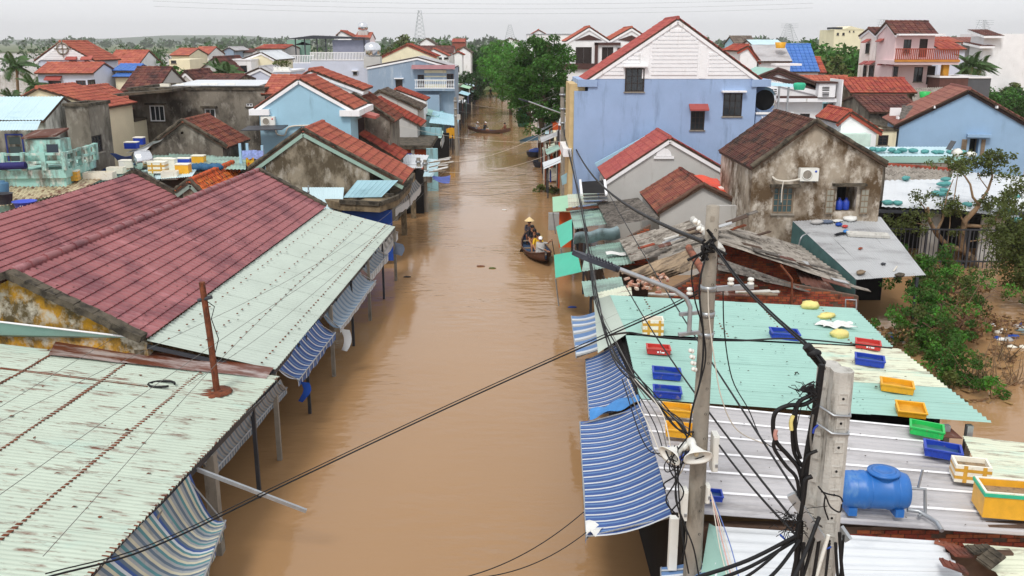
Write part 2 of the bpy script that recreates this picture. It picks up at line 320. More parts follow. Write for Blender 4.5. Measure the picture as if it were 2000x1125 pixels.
def single(name, mb, mats, label, cat, group=None):
    vs = np.array(mb.v); c = V((float(vs[:, 0].mean()), float(vs[:, 1].mean()), float(vs[:, 2].min())))
    f = M4.Translation(c); o = bpy.data.objects.new(name, mb.mesh(name, mats, f.inverted())); COL.objects.link(o); o.location = c
    o['label'] = label; o['category'] = cat; FR[o.name] = f
    if group: o['group'] = group
    return o
def setting(name, mb, mats, kind='structure', label=None):
    o = bpy.data.objects.new(name, mb.mesh(name, mats)); COL.objects.link(o); o['kind'] = kind
    if label: o['label'] = label
    return o
def dup(root, loc, yaw=0.0, scale=1.0, label=None, rot=None):
    def cp(o, par):
        c = o.copy(); COL.objects.link(c)
        if par is not None: c.parent = par; KC.setdefault(par.name, []).append(c)
        for ch in KIDS(o): cp(ch, c)
        return c
    r = cp(root, None); r.location = loc; r.rotation_euler = rot or (0, 0, yaw); r.scale = (scale,) * 3 if not isinstance(scale, tuple) else scale
    if label: r['label'] = label
    FR[r.name] = M4.Translation(V(loc)) @ M4.Rotation(yaw, 4, 'Z')
    return r
KC = {}
def KIDS(o): return KC.get(o.name, ())
def cut(o, mb):
    """cut niches out of a solid wall part"""
    if not mb.f: return
    f = fr(o)
    for me in (o.data,):
        b = bmesh.new(); b.from_mesh(me); bmesh.ops.recalc_face_normals(b, faces=b.faces); b.to_mesh(me); b.free()
    cm = mb.mesh('cut', [o.data.materials[0]], f.inverted())
    b = bmesh.new(); b.from_mesh(cm); bmesh.ops.recalc_face_normals(b, faces=b.faces); b.to_mesh(cm); b.free()
    ts = TMP; a = bpy.data.objects.new('a', o.data); c = bpy.data.objects.new('c', cm); ts.collection.objects.link(a); ts.collection.objects.link(c)
    m = a.modifiers.new('b', 'BOOLEAN'); m.operation = 'DIFFERENCE'; m.solver = 'EXACT'; m.object = c; m.use_self = True
    ts.view_layers[0].update(); dg = ts.view_layers[0].depsgraph
    nm = bpy.data.meshes.new_from_object(a.evaluated_get(dg), depsgraph=dg)
    nm.name = o.data.name
    bpy.data.objects.remove(a); bpy.data.objects.remove(c); bpy.data.meshes.remove(cm)
    if len(nm.polygons) > 4: o.data = nm
TMP = bpy.data.scenes.new('tmp')
# ---------------------------------------------------------------- roofs
def tile_geo(w, l):
    """one interlocking tile: x across, y up the slope, z out of the roof"""
    xs = [0.0, 0.10 * w, 0.22 * w, 0.92 * w, w]; hs_ = [0.045, 0.05, 0.018, 0.018, 0.005]
    vs = []
    for x, h in zip(xs, hs_): vs.append((x, -0.02, h + 0.03))
    for x, h in zip(xs, hs_): vs.append((x, l * 1.02, h + 0.004))
    for x, h in zip(xs, hs_): vs.append((x, -0.02, 0.0))
    fs = [(i, i + 1, i + 6, i + 5) for i in range(4)] + [(i + 10, i + 11, i + 1, i) for i in range(4)] + [(0, 5, 10), (4, 14, 9)]
    return vs, fs
def tiles(parent, E0, E1, R0, mat_, w=0.34, l=0.38, indiv=0, lift=0.0):
    E0, E1, R0 = V(E0), V(E1), V(R0)
    U = (E1 - E0); LU = U.length; U = U / LU; Sv = R0 - E0; LS = Sv.length; Sv = Sv / LS; N = U.cross(Sv)
    if N.z < 0: U = -U; E0, E1, R0 = E1, E0, R0 + (E1 - E0); N = -N
    nc = max(1, round(LU / w)); nr = max(1, round(LS / l)); W, L = LU / nc, LS / nr
    vs, fs = tile_geo(W, L); cells = [(E0 + U * (W * c) + Sv * (L * r) + N * lift, c, r) for r in range(nr) for c in range(nc)]
    f = fr(parent); n0 = 0
    vis = N.dot(C0 - (E0 + E1) / 2) > 0
    if indiv and vis:
        cells.sort(key=lambda q: (q[0] - C0).length)
        me = bpy.data.meshes.new('roof_tile'); me.from_pydata(vs, [], fs); me.materials.append(mat_)
        Rm = M4((U, Sv, N)).transposed().to_4x4()
        for p, c, r in cells[:indiv]:
            o = bpy.data.objects.new('roof_tile', me); COL.objects.link(o); o.parent = parent
            j = M4.Rotation(random.uniform(-.012, .012), 4, 'Z')
            o.matrix_local = f.inverted() @ (M4.Translation(p + N * random.uniform(0, .008)) @ Rm @ j)
            KC.setdefault(parent.name, []).append(o)
        n0 = min(indiv, len(cells))
    rest = cells[n0:]
    if rest:
        mb = MB()
        for p, c, r in rest:
            q = p + N * random.uniform(0, .012)
            mb.add([q + U * a + Sv * b + N * h for a, b, h in vs], fs)
        o = part('roof_tile_rows', mb, mat_, parent); o['kind'] = 'stuff'
    return n0
def sheet(parent, A, B, C, D, mat_, pitch=0.11, amp=0.018, ns=6, nt=1, name='roof_sheet', jit=0.0, prof='sin', nl=2):
    """corrugated sheets on the quad A-B-C-D: A->B across the ribs, A->D along the ribs"""
    A, B, C, D = V(A), V(B), V(C), V(D); N = (B - A).cross(D - A).normalized()
    if N.z < 0: N = -N
    Lw = ((B - A).length + (C - D).length) / 2; out = []
    P = lambda s, t: lerp(lerp(A, B, s), lerp(D, C, s), t)
    for j in range(nt):
        t0 = j / nt; t1 = (j + 1) / nt + (0.012 if j < nt - 1 else 0)
        for i in range(ns):
            s0, s1 = i / ns, (i + 1) / ns
            nw = max(2, round(Lw / ns / pitch)); off = 0.004 * (i % 2) + 0.006 * (nt - j) + random.uniform(0, jit); sk = random.uniform(-jit, jit) * 2
            def fn(a, b):
                x = a * nw; fx = x % 1.0
                if prof == 'sin': h = math.sin(2 * math.pi * x) * amp
                else: h = amp if fx < 0.15 else (-amp * 0.2)
                return P(s0 + (s1 - s0) * a, t0 + (t1 - t0) * b) + N * (h + off + sk * (b - .5) + jit * 1.5 * math.sin(b * 5 + i))
            mb = MB(); mb.grid(fn, nw * (4 if prof == 'sin' else 6), nl, sm=(prof == 'sin'))
            out.append(part(name, mb, mat_, parent))
    return out
# ---------------------------------------------------------------- windows
def window(root, O, U, N, wd, ht, style='dark', hood=None, sill=True, cuts=None, depth=0.12, hoodmat=None, name=None):
    """O = lower left corner on the wall face, U along the wall, N out of the wall (world)"""
    O, U, N = V(O), V(U).normalized(), V(N).normalized()
    if cuts is not None: cuts.obox(O - N * depth, U * wd, Z * ht, N * (depth + 0.06))
    fw = min(0.07, wd * 0.12); fm = {'dark': WOOD_DK, 'white': WHITE, 'door': WOOD_DK, 'shut': WOOD_DK, 'teal': WOOD_OLD, 'hole': WOOD_OLD, 'brown': DKBROWN, 'blue': PL_BLUE}.get(style, WOOD_DK)
    mb = MB(); d = 0.07; q = O - N * (depth - 0.02)
    for o, a, b in ((q, U * fw, Z * ht), (q + U * (wd - fw), U * fw, Z * ht), (q + U * fw, U * (wd - 2 * fw), Z * fw), (q + U * fw + Z * (ht - fw), U * (wd - 2 * fw), Z * fw)):
        mb.obox(o, a, b, N * d)
    wn = part(name or ('door' if style in ('door', 'blue') else 'window'), mb, fm, root)
    if style == 'hole': part('shade_black', MB().obox(O - N * (depth - .02), U * wd, Z * ht, N * .01), DARK, wn)  # near-black panel paints the unlit room at the niche back
    if style != 'hole':
        g = MB(); iw, ih = wd - 2 * fw, ht - 2 * fw; o = q + U * fw + Z * fw
        if style in ('door', 'shut', 'blue'):
            nl = 2 if wd > 0.9 else 1
            for k in range(nl):
                m2 = MB(); lw = iw / nl; o2 = o + U * lw * k + N * 0.01
                m2.obox(o2 + U * .01, U * (lw - .02), Z * ih, N * 0.03)
                if style == 'shut':
                    for z_ in range(int(ih / 0.14)): m2.obox(o2 + U * (.06) + Z * (0.03 + z_ * 0.14) + N * 0.03, U * (lw - .12), Z * 0.07, N * 0.015)
                else:
                    for z_ in range(3): m2.obox(o2 + U * .08 + Z * (ih * (0.06 + z_ * 0.32)) + N * 0.03, U * (lw - .16), Z * ih * 0.24, N * 0.012)
                part('shutter' if style == 'shut' else 'door_leaf', m2, GLASS_T if style == 'blue' else fm, wn)
        else:
            g.obox(o + N * 0.012, U * iw, Z * ih, N * 0.012)
            part('pane', g, GLASS_T if style == 'teal' else GLASS, wn)
            b = MB(); nv = max(1, round(wd / 0.55)) if style != 'teal' else 3
            for k in range(1, nv + 1 if nv > 1 else 2):
                if k > nv: break
                x = iw * k / (nv + 1) if nv > 1 else iw / 2
                b.obox(o + U * (x - .02) + N * 0.024, U * .04, Z * ih, N * 0.03)
            if style in ('dark', 'teal'):
                for k in ((1, 2, 3) if style == 'teal' else (1, 2)): b.obox(o + Z * (ih * k / (4 if style == 'teal' else 3)) + N * 0.0245, U * iw, Z * .03, N * 0.02)
            part('muntin', b, fm, wn)
    if sill and style not in ('door', 'blue', 'hole'):
        part('sill', MB().obox(O - U * .06 - Z * .07 - N * .03, U * (wd + .12), Z * .07, N * .12), hoodmat or CONC, wn)
    if hood == 'slab':
        part('hood', MB().obox(O - U * .15 + Z * (ht + .06), U * (wd + .3), Z * .1, N * .35), hoodmat or WHITE, wn)
    elif hood == 'tile':
        a = O - U * .15 + Z * (ht + .05) + N * .5; hb = part('hood', MB().prism([a - N * .5 + Z * .3, a - N * .5 + Z * .38, a + Z * .08, a], U * (wd + .3)), T_RED, wn)
    return wn
def railing(root, A, B, h, mat_, n, bw=0.06, name='balustrade', fat=None):
    A, B = V(A), V(B); mb = MB(); mb.bar(A + Z * h, B + Z * h, 0.12, 0.09); mb.bar(A + Z * 0.05, B + Z * 0.05, 0.12, 0.1)
    o = part(name, mb, mat_, root); d = B - A
    me = MB()
    for k in range(n):
        p = A + d * ((k + .5) / n)
        if fat: part('baluster', MB().lathe([(fat * .5, .1), (fat * .5, .16), (fat * .32, .2), (fat, .4 * h), (fat * .35, .7 * h), (fat * .5, h - .05)], p, 6), mat_, o)
        else: part('baluster', MB().bar(p + Z * .1, p + Z * (h - .04), bw), mat_, o)
    return o
# ---------------------------------------------------------------- gabled buildings
def gable_core(root, mp, s0, z0, sa, za, s1, z1, r0, r1, zb, wall, tmat, ov=0.15, eo=0.3, tile=(0.34, 0.38), indiv=0, trim=None, cap=True, deck=None, th=0.1, roofsheet=None, capmat=None, caplump=False):
    k0 = (za - z0) / max(.01, sa - s0); k1 = (za - z1) / max(.01, s1 - sa); e0 = min(eo, (sa - s0) * .4); e1 = min(eo, (s1 - sa) * .4)
    poly = [(s0 + e0, zb), (s1 - e1, zb), (s1 - e1, z1 + k1 * e1 - th - .01), (sa, za - th - .01), (s0 + e0, z0 + k0 * e0 - th - .01)]
    wl = part('wall', MB().prism([mp(s, r0, z) for s, z in poly], mp(0, r1, 0) - mp(0, r0, 0)), wall, root)
    left = indiv; ra, rb = r0 - ov, r1 + ov * .5
    for (se, ze) in ((s0, z0), (s1, z1)):
        E0, E1, R0, R1 = mp(se, ra, ze), mp(se, rb, ze), mp(sa, ra, za), mp(sa, rb, za)
        rf = part('roof', MB().prism([E0 - Z * th, E0, R0, R0 - Z * th], E1 - E0), deck or TIMBER, root)
        if roofsheet: sheet(rf, E0 + Z * .03, E1 + Z * .03, R1 + Z * .03, R0 + Z * .03, tmat, 0.14, .02, roofsheet)
        else: left -= tiles(rf, E0, E1, R0, tmat, *tile, indiv=max(0, left))
    if cap:
        mb = MB(); n = max(2, int((rb - ra) / .38)); A, B = mp(sa, ra, za), mp(sa, rb, za)
        for k in range(n): mb.tube([lerp(A, B, k / n) + Z * .02, lerp(A, B, (k + 1.08) / n) + Z * .0], [.12, .1], 6)
        part('ridge_cap', mb, capmat or tmat, root)
    if trim:
        for (se, ze, sg) in ((s0, z0, -1), (s1, z1, 1)):
            a, b = mp(se, r0 - .06, ze - th - .12), mp(sa, r0 - .06, za - th - .12)
            part('barge_board', MB().bar(a, b, .1, .18), trim, root)
    if caplump:
        for (se, ze) in ((s0, z0), (s1, z1)):
            a, b = mp(se, ra + .06, ze + .08), mp(sa, ra + .06, za + .08); n = 9
            mb = MB(); mb.tube([lerp(a, b, k / n) + Z * random.uniform(-.02, .03) for k in range(n + 1)], [random.uniform(.08, .12) for k in range(n + 1)], 6)
            part('gable_verge', mb, CONC_D if caplump is True else caplump, root)
    return wl
def house(name, label, y0, ap, eL, eR, depth, wall, tmat, yaw=0.0, zb=-1.0, wins=(), wl=(), wr=(), cat='house', hoodmat=None, group=None, **kw):
    """gable end towards the camera: ap, eL, eR pixels of the near roof line; wins (u0, v0, u1, v1, style, hood) on that wall; wl / wr on the side walls"""
    P = ay(*ap, y0); root = thing(name, label, cat, (P.x, P.y, 0), yaw, group); q = M4.Rotation(yaw, 3, 'Z')
    ux, uy = q @ X, q @ Y; B = V((P.x, P.y, 0)); mp = lambda s, r, z: B + ux * s + uy * r + Z * z
    def loc(e): p = pl(*e, B, uy); return (p - B).dot(ux), p.z
    sa, za = 0.0, P.z
    if eL is None: s1, z1 = loc(eR); s0, z0 = -s1, z1
    else: s0, z0 = loc(eL)
    if eR is None: s1, z1 = -s0, z0
    else: s1, z1 = loc(eR)
    w_ = gable_core(root, mp, s0, z0, sa, za, s1, z1, 0, depth, zb, wall, tmat, **kw)
    cuts = MB(); eo = kw.get('eo', .3)
    for (u0, v0, u1, v1, st, *h) in wins:
        a, b = loc((u0, v1)), loc((u1, v0))
        window(root, mp(a[0], 0, a[1]), ux, -uy, b[0] - a[0], b[1] - a[1], st, h[0] if h else None, cuts=cuts, hoodmat=hoodmat, depth=(h[1] if len(h) > 1 else .12))
    for lst, sx, sg in ((wl, s0 + min(eo, -s0 * .4), -1), (wr, s1 - min(eo, s1 * .4), 1)):
        for (u0, v0, u1, v1, st, *h) in lst:
            Q = mp(sx, 0, 0); a = pl(u0, v1, Q, ux); b = pl(u1, v0, Q, ux); ra, rb = (a - B).dot(uy), (b - B).dot(uy)
            if ra > rb: ra, rb = rb, ra
            window(root, mp(sx, ra, min(a.z, b.z)), uy, ux * sg, rb - ra, abs(b.z - a.z), st, h[0] if h else None, cuts=cuts, hoodmat=hoodmat)
    cut(w_, cuts)
    return root, mp, loc
def xhouse(name, label, y0, uL, uR, v_e, v_r, depth, wall, tmat, zb=-1.0, wins=(), wr=(), cat='house', asym=0.5, yaw=0.0, hoodmat=None, group=None, **kw):
    """ridge across the view, long roof slope towards the camera"""
    P = ay(uL, v_e, y0); root = thing(name, label, cat, (P.x, P.y, 0), yaw, group); q = M4.Rotation(yaw, 3, 'Z'); ux, uy = q @ X, q @ Y
    B = V((P.x, P.y, 0)); mp = lambda s, r, z: B + ux * r + uy * s + Z * z
    pr = pl(uR, v_e, B, uy); Lx = (pr - B).dot(ux); ze = P.z
    pm = pl((uL + uR) / 2, v_r, B + uy * depth * asym, uy); za = pm.z
    w_ = gable_core(root, mp, 0, ze, depth * asym, za, depth, ze if asym == .5 else za - (za - ze) * (1 - asym) / asym * .8, 0, Lx, zb, wall, tmat, **kw)
    cuts = MB(); eo = min(kw.get('eo', .3), depth * asym * .4)
    for (u0, v0, u1, v1, st, *h) in wins:
        Q = B + uy * eo; a = pl(u0, v1, Q, uy); b = pl(u1, v0, Q, uy)
        window(root, a, ux, -uy, (b - a).dot(ux), b.z - a.z, st, h[0] if h else None, cuts=cuts, hoodmat=hoodmat)
    for (sx, sg, lst) in ((Lx, 1, wr if sum(1 for _ in wr) and B.x < 0 else ()), (0, -1, wr if B.x >= 0 else ())):
        for (u0, v0, u1, v1, st, *h) in lst:
            Q = B + ux * sx; a = pl(u0, v1, Q, ux); b = pl(u1, v0, Q, ux); ra, rb = (a - B).dot(uy), (b - B).dot(uy)
            if ra > rb: ra, rb = rb, ra
            window(root, Q + uy * ra + Z * (min(a.z, b.z) - Q.z), uy, ux * sg, rb - ra, abs(b.z - a.z), st, h[0] if h else None, cuts=cuts, hoodmat=hoodmat)
    cut(w_, cuts)
    return root, mp
def block(name, label, y0, u0, u1, v_top, depth, wall, zb=-1.0, wins=(), wr=(), cat='building', cop=None, yaw=0.0, group=None, niches=(), slab=True, coph=.15, copo=.08):
    """flat-topped building; windows on the near face"""
    P = ay(u0, v_top, y0); root = thing(name, label, cat, (P.x, P.y, 0), yaw, group); q = M4.Rotation(yaw, 3, 'Z'); ux, uy = q @ X, q @ Y; B = V((P.x, P.y, 0))
    Lx = (pl(u1, v_top, B, uy) - B).dot(ux); zt = P.z
    w_ = part('wall', MB().obox(B + Z * zb, ux * Lx, uy * depth, Z * (zt - zb)), wall, root); cuts = MB()
    if cop:
        mb = MB()
        for (o, a, b) in ((B - ux * copo - uy * copo, ux * (Lx + 2 * copo), uy * .25), (B - ux * copo + uy * (depth - .17), ux * (Lx + 2 * copo), uy * .25), (B - ux * copo + uy * (.25 - copo), ux * .25, uy * (depth - .42 + copo)), (B + ux * (Lx - .17) + uy * (.25 - copo), ux * .25, uy * (depth - .42 + copo))):
            mb.obox(o + Z * (zt + .001), a, b, Z * coph)
        part('coping', mb, cop, root)
    for (a0, b0, a1, b1, st, *h) in wins:
        a = pl(a0, b1, B, uy); b = pl(a1, b0, B, uy)
        window(root, a, ux, -uy, (b - a).dot(ux), b.z - a.z, st, h[0] if h else None, cuts=cuts, hoodmat=CONC_D if wall is W_MOULD else None)
    for (a0, b0, a1, b1, dp) in niches:
        a = pl(a0, b1, B, uy); b = pl(a1, b0, B, uy); cuts.obox(a - V((0, 0, 0)) - uy * .1, ux * (b - a).dot(ux), Z * (b.z - a.z), uy * (dp + .1))
    sx = Lx if B.x < 0 else 0
    for (a0, b0, a1, b1, st, *h) in wr:
        Q = B + ux * sx; a = pl(a0, b1, Q, ux); b = pl(a1, b0, Q, ux); ra, rb = (a - B).dot(uy), (b - B).dot(uy)
        if ra > rb: ra, rb = rb, ra
        window(root, Q + uy * ra + Z * min(a.z, b.z), uy, ux * (1 if B.x < 0 else -1), rb - ra, abs(b.z - a.z), st, h[0] if h else None, cuts=cuts)
    cut(w_, cuts)
    return root, B, ux, uy, Lx, zt
# ---------------------------------------------------------------- water, ground, far land
def water_mat():
    m = bpy.data.materials.new('muddy_water'); m.use_nodes = True; n = m.node_tree.nodes; L = m.node_tree.links
    p = n['Principled BSDF']; p.inputs['Roughness'].default_value = 0.07; p.inputs['IOR'].default_value = 1.33; p.inputs['Specular IOR Level'].default_value = 0.5
    g = n.new('ShaderNodeNewGeometry')
    def noise(sc_, st, d=4):
        mp = n.new('ShaderNodeMapping'); mp.inputs['Scale'].default_value = st; L.new(g.outputs['Position'], mp.inputs[0])
        t = n.new('ShaderNodeTexNoise'); t.inputs['Scale'].default_value = sc_; t.inputs['Detail'].default_value = d; L.new(mp.outputs[0], t.inputs[0]); return t.outputs['Fac']
    x = n.new('ShaderNodeMix'); x.data_type = 'RGBA'; x.inputs[6].default_value = (*S(152, 118, 82), 1); x.inputs[7].default_value = (*S(166, 131, 94), 1)
    L.new(noise(0.12, (1, .5, 1)), x.inputs[0]); L.new(x.outputs[2], p.inputs['Base Color'])
    a = n.new('ShaderNodeMath'); a.operation = 'MULTIPLY_ADD'; L.new(noise(2.2, (.55, 1.2, 1), 4), a.inputs[0]); a.inputs[1].default_value = 0.6; L.new(noise(0.5, (.7, 1.2, 1), 3), a.inputs[2])
    # calmer and livelier patches
    pm = n.new('ShaderNodeMapRange'); pm.inputs[1].default_value = 0.42; pm.inputs[2].default_value = 0.62; pm.inputs[3].default_value = 0.08; pm.inputs[4].default_value = 0.5; L.new(noise(0.16, (1, .6, 1), 2), pm.inputs[0])
    b = n.new('ShaderNodeBump'); b.inputs['Distance'].default_value = 0.16; L.new(pm.outputs[0], b.inputs['Strength']); L.new(a.outputs[0], b.inputs['Height']); L.new(b.outputs[0], p.inputs['Normal'])
    return m
WATER = water_mat()
GROUND = mat('flooded_mud', S(96, 76, 54), 0.95, 0.2, 0.4)
LAND = mat('far_meadow', S(104, 112, 72), 0.95, 0.25, 0.02, dirt=(S(66, 84, 46), 0.5, 0.05, (1, 1, 1)))
HILL = mat('wooded_hill', S(70, 88, 66), 0.95, 0.2, 0.01)
mb = MB(); mb.quad((-4200, -60, 0), (4200, -60, 0), (4200, 5200, 0), (-4200, 5200, 0)); setting('water', mb, WATER)
mb = MB(); mb.quad((-4200, -60, -1.6), (4200, -60, -1.6), (4200, 5200, -1.6), (-4200, 5200, -1.6)); setting('ground', mb, GROUND)
def landmass(name, pts, h=0.6):
    mb = MB(); mb.prism([(x, y, -1.2) for x, y in pts], (0, 0, h + 1.2)); return setting(name, mb, LAND)
landmass('terrain', [(-55, 205), (30, 210), (66, 150), (74, 150), (92, 235), (190, 330), (420, 420), (420, 900), (-300, 900), (-120, 330)])
landmass('far_bank', [(-2600, 1250), (-300, 900), (420, 900), (2200, 1000), (2600, 4200), (-2600, 4200)], 1.0)
def hills(name, y, x0, x1, base, peaks, seed):
    rs = np.random.RandomState(seed); n = 90; top = []
    for i in range(n + 1):
        x = x0 + (x1 - x0) * i / n; h = base + sum(a * math.exp(-((x - c) / w_) ** 2) for c, a, w_ in peaks) + rs.uniform(-.06, .06) * base
        top.append((x, h))
    def fn(a, b):
        x, h = top[int(round(a * n))]; h *= .6; return V((x, y + 420 * (1 - math.cos(b * math.pi)) / 2, max(.2, h * math.sin(b * math.pi))))
    mb = MB(); mb.grid(fn, n, 8); return setting(name, mb, HILL)
hills('hills', 3300, -2500, 900, 14, [(-1250, 34, 190), (-1000, 30, 160), (-1650, 18, 260), (-700, 16, 180), (200, 10, 300)], 3)
hills('low_hills', 3000, 500, 2600, 12, [(1200, 12, 260), (1900, 18, 320)], 5)
# ---------------------------------------------------------------- vegetation
def leafcloud(rs, centres, radii, per, size, flat=0.0, droop=0.0):
    """leaf faces gathered in clumps: centres (n,3), radii (n,)"""
    n = len(centres); k = n * per
    c = np.repeat(centres, per, 0); r = np.repeat(radii, per)
    d = rs.normal(size=(k, 3)); d /= np.linalg.norm(d, axis=1)[:, None]; d *= (rs.uniform(0.25, 1, k) ** 0.5)[:, None]
    p = c + d * r[:, None] * np.array([1, 1, 0.75]); p[:, 2] -= droop * np.abs(rs.normal(size=k)) * r
    a = rs.normal(size=(k, 3)); a[:, 2] *= (1 - flat); a /= np.linalg.norm(a, axis=1)[:, None]
    b = rs.normal(size=(k, 3)); b -= a * (a * b).sum(1)[:, None]; b /= np.linalg.norm(b, axis=1)[:, None]
    s = (size * rs.uniform(0.6, 1.3, k))[:, None]
    q = np.stack([p - a * s, p + b * s * .5, p + a * s, p - b * s * .5], 1).reshape(-1, 3)
    return q
def leaf_mesh(name, q, m_):
    me = bpy.data.meshes.new(name); k = len(q) // 4
    me.from_pydata(q.tolist(), [], np.arange(k * 4).reshape(-1, 4).tolist()); me.materials.append(m_); return me
def crown_pts(rs, n, rx, ry, rz, cz, lean=(0, 0)):
    d = rs.normal(size=(n, 3)); d /= np.linalg.norm(d, axis=1)[:, None]; d *= (rs.uniform(0.15, 1, n) ** 0.42)[:, None]
    p = d * np.array([rx, ry, rz]); p[:, 2] += cz; p[:, 0] += lean[0] * (p[:, 2] - cz) / rz; return p
def tree(name, label, loc, h, rx, ry=None, leaf=LEAF, seed=1, n=70, per=60, size=.16, trunk=.18, cz=None, rz=None, clump=.5, cat='tree', group=None, limbs=6, bark=BARK, droop=0.0, cmin=None):
    rs = np.random.RandomState(seed); ry = ry or rx; rz = rz or h * .38; cz = cz or h - rz
    root = thing(name, label, cat, loc, 0, group); L = V(loc)
    pts = crown_pts(rs, n, rx, ry, rz, cz)
    q = leafcloud(rs, pts, rs.uniform(.6, 1.3, n) * clump * min(rx, rz) * .55, per, size, droop=droop)
    o = bpy.data.objects.new('crown', leaf_mesh('crown', q, leaf)); COL.objects.link(o); o.parent = root; KC.setdefault(root.name, []).append(o)
    mb = MB(); f = [L + V((rs.normal() * .06 * k, rs.normal() * .06 * k, cz * k / 5 - (1.0 if k == 0 else 0))) for k in range(6)]
    mb.tube(f, [trunk * (1.25 - .13 * k) for k in range(6)], 8)
    for k in range(limbs):
        t = pts[rs.randint(n)]; a = f[3] if k % 2 else f[4]; b = L + V(t); m_ = lerp(a, b, .5) + V((0, 0, -.12 * (b - a).length))
        mb.tube([a, m_, b], [trunk * .5, trunk * .33, trunk * .1], 5)
    part('trunk', mb, bark, root)
    return root
def palm_parts():
    """one palm with wind-swept fronds"""
    root = thing('palm_tree', 'x', 'palm tree', (0, 0, 0)); rs = np.random.RandomState(4)
    mb = MB(); tr = [V((.35 * (k / 8) ** 2, 0, -1 + 8.0 * k / 8)) for k in range(9)]
    mb.tube(tr, [.16 - .008 * k for k in range(9)], 7); part('trunk', mb, BARK_L, root); top = tr[-1]
    for i in range(17):
        an = 2 * math.pi * i / 17 + rs.uniform(-.2, .2); el = rs.uniform(-.1, 1.1); Ln = rs.uniform(1.4, 2.1)
        d = V((math.cos(an) * math.cos(el), math.sin(an) * math.cos(el), math.sin(el))); ps = []; p = top.copy()
        for k in range(8):
            ps.append(p.copy()); p = p + d * Ln / 7; d = (d + V((.16, 0, -.23))).normalized()
        mb = MB(); mb.tube(ps, [.03 - .003 * k for k in range(8)], 4)
        for k in range(1, 8):
            t = (ps[k] - ps[k - 1]).normalized(); sd_ = t.cross(Z).normalized() if abs(t.z) < .98 else X
            for sg in (-1, 1):
                for hh in (0, .33, .66):
                    a = lerp(ps[k - 1], ps[k], hh); ll = .46 * math.sin(math.pi * min(1, (k + hh) / 8.2 + .08)) + .12
                    e = a + sd_ * sg * ll * .72 + t * ll * .45 - Z * ll * .42 + X * .12
                    mb.add([a, lerp(a, e, .5) + t * .06 + Z * .02, e, lerp(a, e, .5) - t * .05], [(0, 1, 2, 3)], 0)
        part('frond', mb, PALM_L, root)
    return root
# ================================================================ LEFT: market halls and sheds
def tile_sheet(parent, A, B, C, D, mat_, ns, rows, pitch=0.24):
    A, B, C, D = V(A), V(B), V(C), V(D); N = (B - A).cross(D - A).normalized()
    if N.z < 0: N = -N
    Lw = (B - A).length; P = lambda s, t: lerp(lerp(A, B, s), lerp(D, C, s), t)
    for i in range(ns):
        nw = max(2, round(Lw / ns / pitch)); off = .003 * (i % 2)
        ts = []
        for r in range(rows): ts += [((r - .03) / rows if r else 0, .036), (r / rows + .01, .04), ((r + .55) / rows, .02), ((r + 1.0) / rows, .0)]
        ts.append((1.0, .0))
        def fn(a, b):
            k = int(round(b * (len(ts) - 1))); t, h = ts[k]; x = a * nw
            wv = .05 * abs(math.sin(math.pi * x)) ** .8
            return P(i / ns + a / ns, t - .012 * abs(math.sin(math.pi * x))) + N * (h + wv + off)
        mb = MB(); mb.grid(fn, nw * 4, len(ts) - 1, sm=False); part('roof_sheet', mb, mat_, parent)
zR, zE, zT = 5.25, 3.6, 2.6
rn, rf_ = az(25, 535, zR), az(505, 334, zR); en, ef = az(286, 662, zE), az(636, 405, zE)
tn, tf = az(538, 722, zT), az(772, 443, zT)
vn, vf = rn + (rn - en) * .98, rf_ + (rf_ - ef) * .98
vn.z = vf.z = 3.75
vf = az(371, 396, 3.75); vn = V((vf.x - (rf_.x - rn.x), rn.y, 3.75))
mk = thing('market_hall', 'long market hall with dull red pressed-metal tile roof and yellow peeling gable wall', 'market hall', (-10, 23, 0))
dn = (rf_ - rn).normalized()
nE = (en + rn) / 2
part('wall', MB().prism([V((vn.x, rn.y, -1)), V((en.x, en.y, -1)), en - Z * .1, rn - Z * .1, vn - Z * .1], dn * .3), W_YELLOWST, mk)
part('wall', MB().prism([V((vf.x, rf_.y, -1)) - dn * .3, V((ef.x, ef.y, -1)) - dn * .3, ef - Z * .1 - dn * .3, rf_ - Z * .1 - dn * .3, vf - Z * .1 - dn * .3], dn * .3), W_DARKST, mk)
tile_sheet(mk, en, ef, rf_, rn, SH_RED, 18, 11)
tile_sheet(mk, vn, vf, rf_, rn, SH_RED, 18, 11)
mb = MB(); n = 26
for k in range(n): mb.tube([lerp(rn, rf_, k / n) + Z * .06, lerp(rn, rf_, (k + 1.05) / n) + Z * .04], [.13, .11], 8)
part('ridge_cap', mb, SH_RED, mk)
for a, b in ((rn, en), (rf_, ef), (rf_, vf), (rn, vn)):
    mb = MB(); n = 14; o = -dn * .16 if a is rn else dn * .0
    for k in range(n): mb.bar(lerp(a, b, k / n) + o + Z * random.uniform(.05, .09), lerp(a, b, (k + 1.02) / n) + o + Z * random.uniform(.05, .09), .36, .18)
    part('gable_coping', mb, CONC_D, mk)
part('wall', MB().obox(V((en.x - .35, en.y, -1)), (.25, 0, 0), ef - en, (0, 0, 4.3)), W_DARKST, mk)
